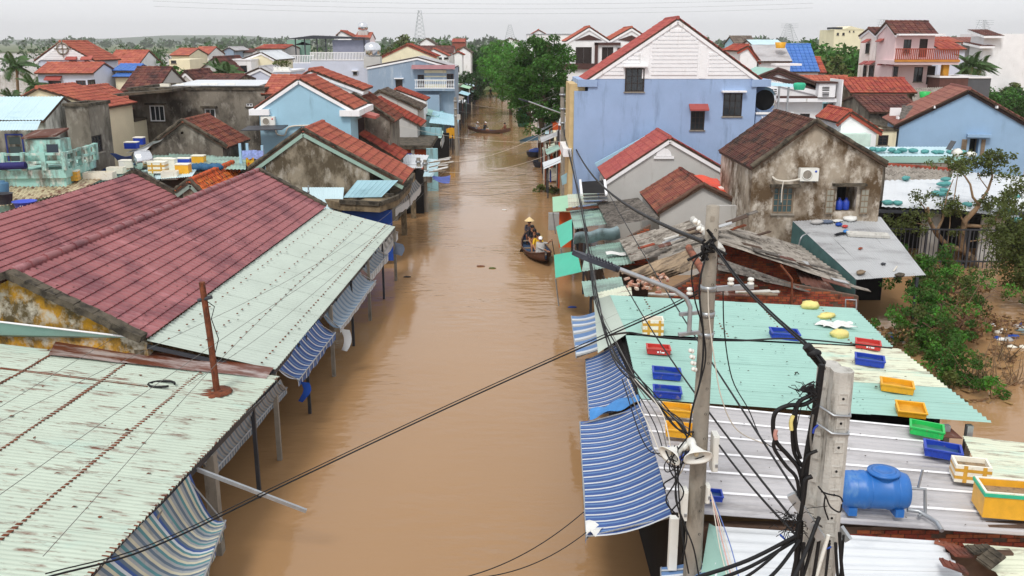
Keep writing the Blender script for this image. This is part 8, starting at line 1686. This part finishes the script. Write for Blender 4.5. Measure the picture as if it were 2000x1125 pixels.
for k in range(16): c = q + V((random.uniform(-.1, .12), random.uniform(-.05, .05), random.uniform(-.22, .12))); mb.tube([c, c + V((random.gauss(0, .07), random.gauss(0, .03), random.gauss(-.03, .07))), c + V((random.gauss(0, .1), 0, -.1))], .024, 6)
single('cable_clamps', mb, CABLE, 'cluster of black cable clamps near top of tall pole', 'clamps')
for k in range(2): mb = insul(P1(8.28 + .1 * k) + V((-.16 - .06 * k, -.14, 0)), V((-.8, -.2, .5)), s=.9); single('insulator', mb, PLASTIC_W, ['white porcelain spool insulator at the tall pole clamps, lower', 'white porcelain spool insulator at the tall pole clamps, upper'][k], 'insulator')
# thin wires over the left roofs
for k, (pts) in enumerate(([(0, 860, 16), (700, 480, 36), (895, 300, 80)], [(0, 1010, 13), (420, 700, 21), (772, 445, 41), (880, 330, 75)], [(0, 830, 17), (300, 640, 25), (640, 440, 44)], [(90, 1128, 12), (470, 690, 22), (690, 470, 38)], [(370, 780, 20.5), (560, 640, 26), (770, 452, 40)])):
    P = [ay(*q) + Z * .35 for q in pts]; a = P[0]
    wire(P, .006, WIRE_G, 'thin grey wire stretched over the mint market roofs', group='thin wires over the market roofs', n=4)
SP = 'wires spanning the flooded street'
for k, (a, b, sg) in enumerate((((815, 315, 62), (1100, 235, 66), 1.0), ((888, 215, 95), (1095, 180, 66), .8), ((890, 240, 95), (1090, 205, 80), .6), ((818, 330, 62), (1098, 290, 64), .8), ((820, 345, 61), (1100, 310, 62), .9), ((700, 318, 56), (1094, 280, 64), .6), ((780, 245, 70), (1120, 275, 58), .5), ((895, 255, 95), (1060, 250, 100), .3), ((820, 360, 60), (1108, 330, 60), 1.2), ((905, 200, 130), (1040, 210, 110), .4))):
    wire([ay(*a), ay(*b)], .012, WIRE_G if k % 3 else WIRE_W, 'thin wire spanning across flooded street between the far poles', sag=sg, group=SP, n=4)
for k, (a, b) in enumerate((((905, 1128, 11), (1140, 1000, 12.5)), ((935, 1128, 11), (1145, 1040, 12.5)))): wire([ay(*a), ay(*b)], .008, CABLE, ['thin black wire low over the water, upper of two near lowest awning', 'thin black wire low over the water, lower of two near lowest awning'][k], sag=.15)
for i in range(4):
    wire([V((-160 + 0 * i, 430, 26 + 2.2 * i)), V((150, 480, 27 + 2.2 * i))], .05, WIRE_G, 'faint power line far off between the horizon pylons', group='power lines between horizon pylons', sag=3, n=4)
# other poles
def simple_pole(u, v0, v1, y, r, label, mats=CONC, arm=None):
    a = ay(u[1], v1, y); b = ay(u[0], v0, y); root = thing('utility_pole', label, 'utility pole', (a.x, a.y, 0)); a.z = -1.5; part('shaft', MB().tube([a, b], [r * 1.3, r * .8], 10), mats, root)
    for k in range(3): part('band', MB().lathe([(r * 1.1, 0), (r * 1.25, 0), (r * 1.25, .12), (r * 1.1, .12)], lerp(b, a, .06 + .1 * k), 10), STEEL, root)
    part('box', MB().obox(lerp(b, a, .3) + V((.1, -.2, 0)), (.35, 0, 0), (0, .25, 0), (0, 0, .5)), CONC_L, root)
    return root, b
fp_, b = simple_pole((1098, 1104), 170, 350, 64, .17, 'concrete pole with lamp arm in front of the big blue house left edge'); part('lamp_arm', MB().tube([ay(1098, 222, 64), ay(1070, 212, 64), ay(1032, 198, 64)], .05, 6), STEEL, fp_); part('lamp_head', MB().obox(ay(1034, 201, 64), (-.75, 0, .22), (0, .3, 0), (0, 0, .1)), LAMP, fp_)
simple_pole((889, 893), 190, 292, 92, .17, 'concrete pole on left bank beyond the yellow sheet'); simple_pole((817, 822), 308, 424, 60.5, .16, 'dark grey twin pole in front of white shop roof, left one'); simple_pole((830, 831), 312, 422, 60.7, .14, 'dark grey twin pole in front of white shop roof, right one')
simple_pole((602, 603), 362, 400, 42.8, .04, 'thin steel standpipe behind red hall ridge', STEEL)
for u, v0, v1, y, lb in ((1074, 250, 330, 78, 'thin rusty post beside basket boats on right bank'), (1090, 255, 340, 72, 'thin steel post behind the big blue house pole'), (1060, 238, 270, 90, 'thin pale post near the big tree trunk')):
    a, b2 = ay(u, v1, y), ay(u, v0, y); single('post', MB().tube([V((a.x, a.y, -1.2)), b2], .06, 6), RUST if 'rusty' in lb else STEEL_D, lb, 'post')
a = az(882, 302, 0); y_ = a.y; root = thing('hanging_sheet', 'yellow plastic sheet by the left street pole, dark bars below for its reflection', 'sheet', a)
c = ay(882, 263, y_); mb = MB(); mb.grid(lambda s, t: V((c.x + (s - .5) * 1.05, y_ + .1 * math.sin(s * 6), c.z + .55 - 1.05 * t + .15 * math.sin(s * 3.14))), 8, 6); part('sheet', mb, mat('ochre_plastic', S(214, 156, 36), .6, .1), root)
for x in (-.4, .1, .4): part('leg', MB().bar((c.x + x, y_, -1), (c.x + x, y_, c.z), .12), WOOD_DK, root)  # dark bars drawn for reflections in the water below the sheet
mb = MB()
for (u0, v0, u1, v1) in ((712, 208, 712, 240), (716, 212, 716, 240), (1786, 303, 1790, 275), (1828, 300, 1832, 284), (305, 88, 305, 80)): pass
# ================================================================ vegetation
tree('street_tree', 'big dense green tree leaning over street on right bank', V((2.75, 84, 0)), 11.5, 3.1, 3.4, LEAF, 11, 170, 140, .13, .28, cz=7.2, rz=4.4, clump=.4, droop=.1)
for i, (u, v, hh, rx, sd, lf, cz, rz, lb) in enumerate(((998, 224, 10.5, 5.0, 3, LEAF_B, 6.4, 4.2, 'bright green tree right behind the big leaning tree'), (982, 190, 11, 5.2, 5, LEAF_B, 6.6, 4.3, 'rounded bright tree farther up the right bank'), (970, 172, 11, 5.6, 6, LEAF, 6.6, 4.3, 'tree crown over the far end of the street'), (930, 188, 9.5, 4.6, 8, LEAF_D, 5.2, 3.8, 'dark round tree on left bank'), (915, 212, 6.0, 3.2, 9, LEAF_D, 3.6, 2.4, 'smaller dark bush-like tree overhanging left bank'), (936, 170, 10, 6.0, 12, LEAF_D, 5.8, 4.4, 'large dark tree at the left side of the far street'), (1035, 240, 9, 3.6, 13, LEAF, 5.4, 3.4, 'lower leafy tree under the big leaning tree'), (1062, 236, 9, 2.6, 14, LEAF_O, 6, 3.2, 'olive drooping tree in front of white modern house'))):
    p = az(u, v, 0); tree('street_tree', lb, p, hh, rx, rx, lf, sd, 90, 85, .26 if v < 200 else .2, .22, cz=cz, rz=rz, clump=.45, droop=.1)
pr = palm_parts()
pr['label'] = 'wind-bent palm tree, tallest at the left edge by the river'; pr.location = az(26, 182, 0) if False else ay(30, 182, 82); pr.location.z = .8; pr.scale = (1.15,) * 3; pr.rotation_euler = (0, 0, R(10))
PG = 'wind-swept palm trees'; pr['group'] = PG
for (u, y, s, yw, lb) in ((55, 80, 1.0, 60, 'slender palm second from the left edge by the river house'), (8, 80, .85, 130, 'short palm at the very left edge of the river'), (60, 92, .5, 200, 'low bushy palm under the slender river palms'), (398, 92, 1.0, 20, 'palm in front of the brown barn roof, left of cluster'), (422, 93, 1.12, 80, 'tallest palm of cluster at brown barn roof'), (440, 92, 1.08, 140, 'palm at right of the cluster by brown barn roof'), (366, 91, .9, 45, 'shorter palm left of brown barn roof'), (352, 88, .75, 100, 'small palm left-most of cluster behind stained building'), (1875, 96, 1.1, 15, 'palm left in the clump beside the pink house'), (1890, 92, 1.2, 70, 'tallest palm in the clump beside the pink house'), (1908, 95, 1.15, 120, 'palm at right of the clump beside the pink house'), (1893, 86, .72, 200, 'lower palm in front of the clump beside pink house'), (1850, 104, .7, 20, 'palm behind the red balcony of pink house'), (1975, 140, .9, 40, 'lone palm before the large white house far right'), (1486, 74, .78, 10, 'small palm tucked behind right slope of the big blue house'), (1998, 142, .8, 0, 'palm at the far right frame edge')):
    p = ay(u, 140, y); dup(pr, (p.x, p.y, .3), R(yw) * .12, s, lb)
# bare trees and far tree belt: three prototypes, copied
protos = []
for i, (lf, sd) in enumerate(((LEAF_D, 31), (LEAF_O, 32), (LEAF, 33))): protos.append(tree('tree', 'x', (0, 0, 0), 9, 3.6, 3.4, lf, sd, 40, 45, .36, .22, cz=5.4, rz=3.6, clump=.6))
ft = [(705 + 16 * k, 190 + 15 * (k % 4), .9 + .08 * (k % 3), ORD[k] + ' tree from the left in dark belt behind pale yellow house') for k in range(6)] + [(1545 + 17 * k, 125 + 14 * (k % 4), .9 + .14 * (k % 3), ORD[k] + ' tree from the left in thicket between blue roof and pink house') for k in range(9)] + [(1548 + 19 * k, 108 + 6 * (k % 3), .5, ORD[k] + ' shrubby tree from the left at front of thicket behind blue roof') for k in range(7)] + [(1690 + 34 * k, 215 + 10 * (k % 3), 1.0, ORD[k] + ' tree from the left behind pink house roof line') for k in range(7)] + [(1955 + 14 * k, 118 + 8 * (k % 3), .62, ORD[k] + ' bush tree from the left on bank below large white house') for k in range(5)] + [(288, 100, .95, 'sparse pale tree right of orange river house'), (310, 104, 1.0, 'sparse pale tree left of far orange roofs'), (402, 160, 1.0, 'single dark tree between far orange roofs'), (510, 115, .7, 'olive tree before faded red roof'), (540, 112, .75, 'bright tree left of steel canopy'), (548, 140, 1.15, 'tall tree left of steel canopy top'), (556, 100, .5, 'shrub beside balustrade wing'), (300, 98, .6, 'low leafy tree below the sparse pale trees'), (1480, 150, .9, 'tree behind pale blue slate roofed house'), (1395, 200, .9, 'tree over right slope of big blue house'), (860, 230, 1.2, 'tree right of tall mast'), (905, 240, 1.1, 'tree left of the street end'), (780, 210, 1.3, 'pale tree left of tall mast'), (1660, 150, 1.15, 'round dark tree before the cream apartment house'), (70, 86, .55, 'bushy mango tree among the left palms'), (88, 90, .55, 'dark bush behind left palms'), (1600, 150, 1.2, 'thin wispy tree left of cream apartment house')]
for i, (u, y, s, lb) in enumerate(ft):
    p = ay(u, 100, y); z = .5 if y > 150 else -.3
    if i < 3: o = protos[i]; o.location = (p.x, p.y, z); o.scale = (s,) * 3; o['label'] = lb
    else: o = dup(protos[i % 3], (p.x, p.y, z), random.uniform(0, 6.28), s, lb)
    o['group'] = 'trees beyond the houses'
# tree belt on the horizon that reads as one mass
def belt(name, segs, leaf, size, per, seed):
    rs = np.random.RandomState(seed); C_ = []; Rd = []
    for x0, x1, y0, y1, n, h in segs:
        for k in range(n): C_.append((rs.uniform(x0, x1), rs.uniform(y0, y1), rs.uniform(.25, 1) * h)); Rd.append(rs.uniform(.5, .9) * h * .62)
    q = leafcloud(rs, np.array(C_), np.array(Rd), per, size); me = leaf_mesh(name, q, leaf); o = bpy.data.objects.new(name, me); COL.objects.link(o); o['kind'] = 'stuff'; return o
belt('far_woods', [(-260, 90, 330, 420, 170, 8), (90, 330, 340, 430, 130, 8.5), (-110, -20, 230, 330, 60, 7), (20, 80, 260, 330, 60, 7), (120, 260, 250, 340, 70, 7.5)], LEAF_D, .8, 40, 21)
belt('far_bank_woods', [(-1500, -250, 1180, 1300, 260, 13), (-300, 500, 900, 1000, 220, 12), (400, 1300, 900, 1100, 200, 14)], mat('hazy_leaf', S(70, 92, 58), .8, .25, .01, island=.3), 2.4, 26, 22)
belt('undergrowth', [(58, 66, 108, 150, 60, 2.6), (78, 130, 128, 160, 70, 3.2), (48, 60, 112, 150, 60, 2.8)], LEAF_O, .34, 45, 23)
# bush and bare tree at the right
bush = thing('bush', 'big dark green creeper-covered bush beside metal lean-to and teal stall', 'bush', az(1830, 660, 0)); rs = np.random.RandomState(5)
cc = []; rdd = []
for u, v, z, n, s in ((1830, 520, 1.9, 26, .6), (1850, 560, 1.5, 26, .7), (1815, 590, 1.3, 22, .7), (1800, 640, .8, 20, .6), (1850, 640, 1.0, 24, .7), (1800, 660, .5, 16, .5), (1850, 700, .6, 24, .7), (1880, 730, .5, 16, .5), (1800, 545, 1.4, 16, .5), (1890, 590, .9, 10, .5)):
    p = az(u, v, z)
    for k in range(n): cc.append((p.x + rs.normal() * s, p.y + rs.normal() * s, max(.1, p.z + rs.normal() * s * .55))); rdd.append(rs.uniform(.22, .42))
L0 = bush.location; cc = np.array(cc) - np.array(L0)
for nm, lf, sel, sz in (('crown', LEAF, slice(0, None, 2), .06), ('crown', LEAF_B, slice(1, None, 4), .062), ('crown', LEAF_O, slice(3, None, 4), .06)):
    q = leafcloud(rs, cc[sel], np.array(rdd)[sel] * .95, 120, sz); o = bpy.data.objects.new(nm, leaf_mesh(nm, q, lf)); COL.objects.link(o); o.parent = bush; KC.setdefault(bush.name, []).append(o)
mb = MB()
for k in range(14): a = az(1835 + random.uniform(-30, 30), 640 + random.uniform(-60, 60), -.5); mb.tube([a, a + V((random.gauss(0, .3), random.gauss(0, .3), 1.0)), a + V((random.gauss(0, .5), random.gauss(0, .5), 2.0))], [.05, .03, .01], 5)
part('stems', mb, BARK, bush)['kind'] = 'stuff'
dr_ = thing('dry_bush', 'brown dried vines right of the green creeper bush', 'bush', az(1900, 620, 0)); cc = []; rdd = []
for u, v, z, n, s in ((1905, 590, .8, 20, .7), (1900, 630, .6, 20, .7), (1875, 650, .6, 14, .6)):
    p = az(u, v, z)
    for k in range(n): cc.append((p.x + rs.normal() * s, p.y + rs.normal() * s, max(.1, p.z + rs.normal() * s * .5))); rdd.append(rs.uniform(.2, .4))
cc = np.array(cc) - np.array(dr_.location); q = leafcloud(rs, cc, np.array(rdd), 50, .08); o = bpy.data.objects.new('dry_leaves', leaf_mesh('dry_leaves', q, LEAF_DRY)); COL.objects.link(o); o.parent = dr_
mb = MB()
for k in range(70): p = V(cc[k % len(cc)]) + dr_.location; mb.tube([p, p + V((rs.normal() * .4, rs.normal() * .4, .35)), p + V((rs.normal() * .8, rs.normal() * .8, -.1))], .012, 4)
part('vines', mb, mat('vine_brown', S(122, 92, 76), .9, .2, 4), dr_)['kind'] = 'stuff'
bt = thing('bare_tree', 'half bare crooked tree with forked pale limbs standing in floodwater at right', 'tree', az(1895, 520, 0)); B0 = bt.location.copy(); by = az(1895, 520, 0).y
def bp(u, v, dy=0): return ay(u, v, by + dy)
limbs = [([(1908, 545), (1900, 505), (1880, 488), (1850, 480), (1828, 455), (1815, 430), (1812, 405)], .20, .07), ([(1880, 488), (1878, 462), (1885, 430), (1905, 410), (1912, 400)], .19, .10), ([(1912, 400), (1900, 385), (1895, 360), (1885, 345), (1875, 335)], .07, .03), ([(1912, 400), (1930, 370), (1938, 345), (1935, 320), (1950, 300)], .08, .025), ([(1885, 440), (1915, 442), (1940, 440), (1950, 415)], .10, .05), ([(1885, 440), (1880, 430), (1870, 405), (1873, 380)], .05, .02), ([(1828, 455), (1840, 430), (1848, 405), (1835, 400)], .08, .03), ([(1815, 430), (1805, 405), (1795, 392)], .05, .02), ([(1840, 430), (1850, 380), (1862, 350)], .04, .02), ([(1850, 480), (1855, 440), (1857, 400)], .035, .02), ([(1812, 440), (1790, 436), (1770, 430)], .03, .012), ([(1890, 472), (1920, 468), (1935, 460)], .04, .015), ([(1862, 398), (1870, 345), (1868, 330)], .03, .015), ([(1930, 370), (1915, 350), (1910, 335)], .03, .012), ([(1950, 415), (1965, 400), (1985, 380)], .04, .015)]
mb = MB()
for k, (pts, r0, r1) in enumerate(limbs):
    P = [bp(u, v, -.0 + .25 * math.sin(k * 2 + i * .7)) for i, (u, v) in enumerate(pts)]; part('trunk' if k == 0 else 'limb', MB().tube(P, [lerp(r0, r1, i / (len(P) - 1)) for i in range(len(P))], 8), BARK_L, bt)
part('trunk', MB().tube([V((B0.x + .3, by, -1.2)), bp(1908, 545), bp(1895, 500)], [.3, .26, .2], 9), BARK, bt)
cc = []; rdd = []
for u, v, n, s in ((1870, 325, 16, .45), (1880, 315, 12, .4), (1905, 312, 14, .4), (1945, 310, 22, .55), (1935, 335, 12, .4), (1950, 300, 10, .4), (1800, 385, 10, .4), (1795, 415, 14, .45), (1775, 430, 10, .35), (1860, 395, 18, .38), (1850, 408, 10, .3), (1960, 395, 20, .55), (1950, 410, 14, .5), (1980, 385, 16, .5), (1920, 390, 10, .4), (1865, 450, 6, .25), (1790, 445, 8, .3), (1740, 430, 8, .3), (1758, 445, 8, .3)):
    p = bp(u, v)
    for k in range(n): cc.append((p.x + rs.normal() * s * .8, p.y + rs.normal() * s, p.z + rs.normal() * s * .45)); rdd.append(rs.uniform(.14, .28))
cc = np.array(cc) - np.array(B0); q = leafcloud(rs, cc, np.array(rdd) * 1.15, 30, .075, droop=.3); o = bpy.data.objects.new('crown', leaf_mesh('crown', q, LEAF_O)); COL.objects.link(o); o.parent = bt
et = thing('tree', 'feathery olive tree cut by the right frame edge above the floodwater', 'tree', az(2010, 560, 0)); cc = []; rdd = []
for u, v, n, s in ((1995, 350, 16, .5), (1985, 450, 40, .7), (1995, 480, 40, .7), (2010, 420, 30, .8), (1985, 510, 20, .5), (1995, 545, 26, .6), (2020, 500, 40, .9)):
    p = ay(u, v, 38)
    for k in range(n): cc.append((p.x + rs.normal() * s * .8, p.y + rs.normal() * s, p.z + rs.normal() * s * .5)); rdd.append(rs.uniform(.2, .4))
eb = et.location.copy(); cc = np.array(cc) - np.array(eb); q = leafcloud(rs, cc, np.array(rdd), 50, .07, droop=.4); o = bpy.data.objects.new('crown', leaf_mesh('crown', q, LEAF_O)); COL.objects.link(o); o.parent = et
part('trunk', MB().tube([ay(2025, 640, 38) - Z * 2, ay(2020, 500, 38), ay(2005, 420, 38)], [.2, .15, .05], 7), BARK, et)
# floating debris and bare twigs at the right
mb = MB(); rs = np.random.RandomState(9)
for k in range(260):
    u, v = (rs.uniform(1700, 1760), rs.uniform(640, 690)) if k % 3 == 0 else (rs.uniform(1905, 2010), rs.uniform(610, 700)) if k % 3 == 1 else (rs.uniform(1860, 1990), rs.uniform(690, 790))
    p = az(u, v, .02); a = rs.uniform(0, 6.28); l_ = rs.uniform(.08, .4); mb.bar(p, p + V((math.cos(a) * l_, math.sin(a) * l_, rs.uniform(0, .1))), rs.uniform(.03, .1), .03)
o = setting('floating_twigs', mb, LEAF_DRY, 'stuff')
for k in range(26):
    u, v = (rs.uniform(1710, 1755), rs.uniform(648, 685)) if k < 9 else (rs.uniform(1930, 2005), rs.uniform(630, 680)); p = az(u, v, .03); mb = MB(); mb.blob(p, rs.uniform(.1, .26), rs.uniform(.08, .18), .08, 7, 4, .3)
    single('floating_trash', mb, [BAG_W, TARP_G, CL_GREY, TARP_B, FOAM][k % 5], 'piece of plastic trash floating in debris right of the creeper bush' if k >= 9 else 'piece of plastic trash floating between teal stall and creeper bush', 'trash', 'trash floating right of the bush' if k >= 9 else 'trash floating by the teal stall')
for i, (u, v, lb) in enumerate(((1960, 715, 'bare grey branch heap with white rag at right'), (1985, 760, 'thin bare twig bundle at the lower right water'), (1895, 760, 'leafless grey shrub in front of the creeper bush'), (1930, 770, 'bare bending sticks right of leafless grey shrub'))):
    mb = MB(); a = az(u, v, -.2)
    for k in range(26):
        d = V((rs.normal() * .5, rs.normal() * .5, abs(rs.normal()) * .9 + .3)) * (1.0 if i != 0 else .7); mb.tube([a + V((rs.normal() * .15, rs.normal() * .15, 0)), a + d * .5 + V((rs.normal() * .1, 0, 0)), a + d], [.022, .014, .005], 4)
    single('dead_branches', mb, BARK_L if i else BARK, lb, 'branches')
lf = thing('floating_plant', 'clump of dark leaves drooping into the water by the right bank poles', 'plant', az(1075, 375, 0)); q = leafcloud(rs, rs.normal(size=(14, 3)) * np.array([.5, .4, .25]) + np.array([0, 0, .3]), np.full(14, .3), 30, .13); o = bpy.data.objects.new('foliage', leaf_mesh('foliage', q, LEAF_O)); COL.objects.link(o); o.parent = lf
for k, (u, v) in enumerate(((795, 541), (1118, 600), (985, 410), (938, 520), (1053, 462), (962, 524))): p = az(u, v, .01); single('flotsam', MB().blob(p, .22, .1, .05, 7, 4, .2), [CL_BLACK, TARP_B, BAG_W, CL_BRN, BAG_Y, LEAF_O][k], ['dark lump of flotsam off the market far end', 'blue scrap floating by the teal stall corner', 'pale scrap floating upstream of rowing boat', 'brown scrap floating left of rowing boat', 'tiny yellowish scrap floating beside rowing boat', 'small green clump floating in mid street'][k], 'flotsam')
# ================================================================ air
hz = MB(); hz.box((-4100, -50, -3), (4100, 4100, 82)); hm = bpy.data.materials.new('haze'); hm.use_nodes = True; n = hm.node_tree.nodes; n.clear(); ou = n.new('ShaderNodeOutputMaterial'); pv = n.new('ShaderNodeVolumePrincipled'); pv.inputs['Color'].default_value = (.99, .99, 1, 1); pv.inputs['Density'].default_value = 0.0002; pv.inputs['Anisotropy'].default_value = 0.2; hm.node_tree.links.new(pv.outputs[0], ou.inputs['Volume'])
HAZE = setting('haze', hz, hm, 'stuff')
bpy.data.scenes.remove(TMP); bpy.data.scenes.remove(SKINTMP)
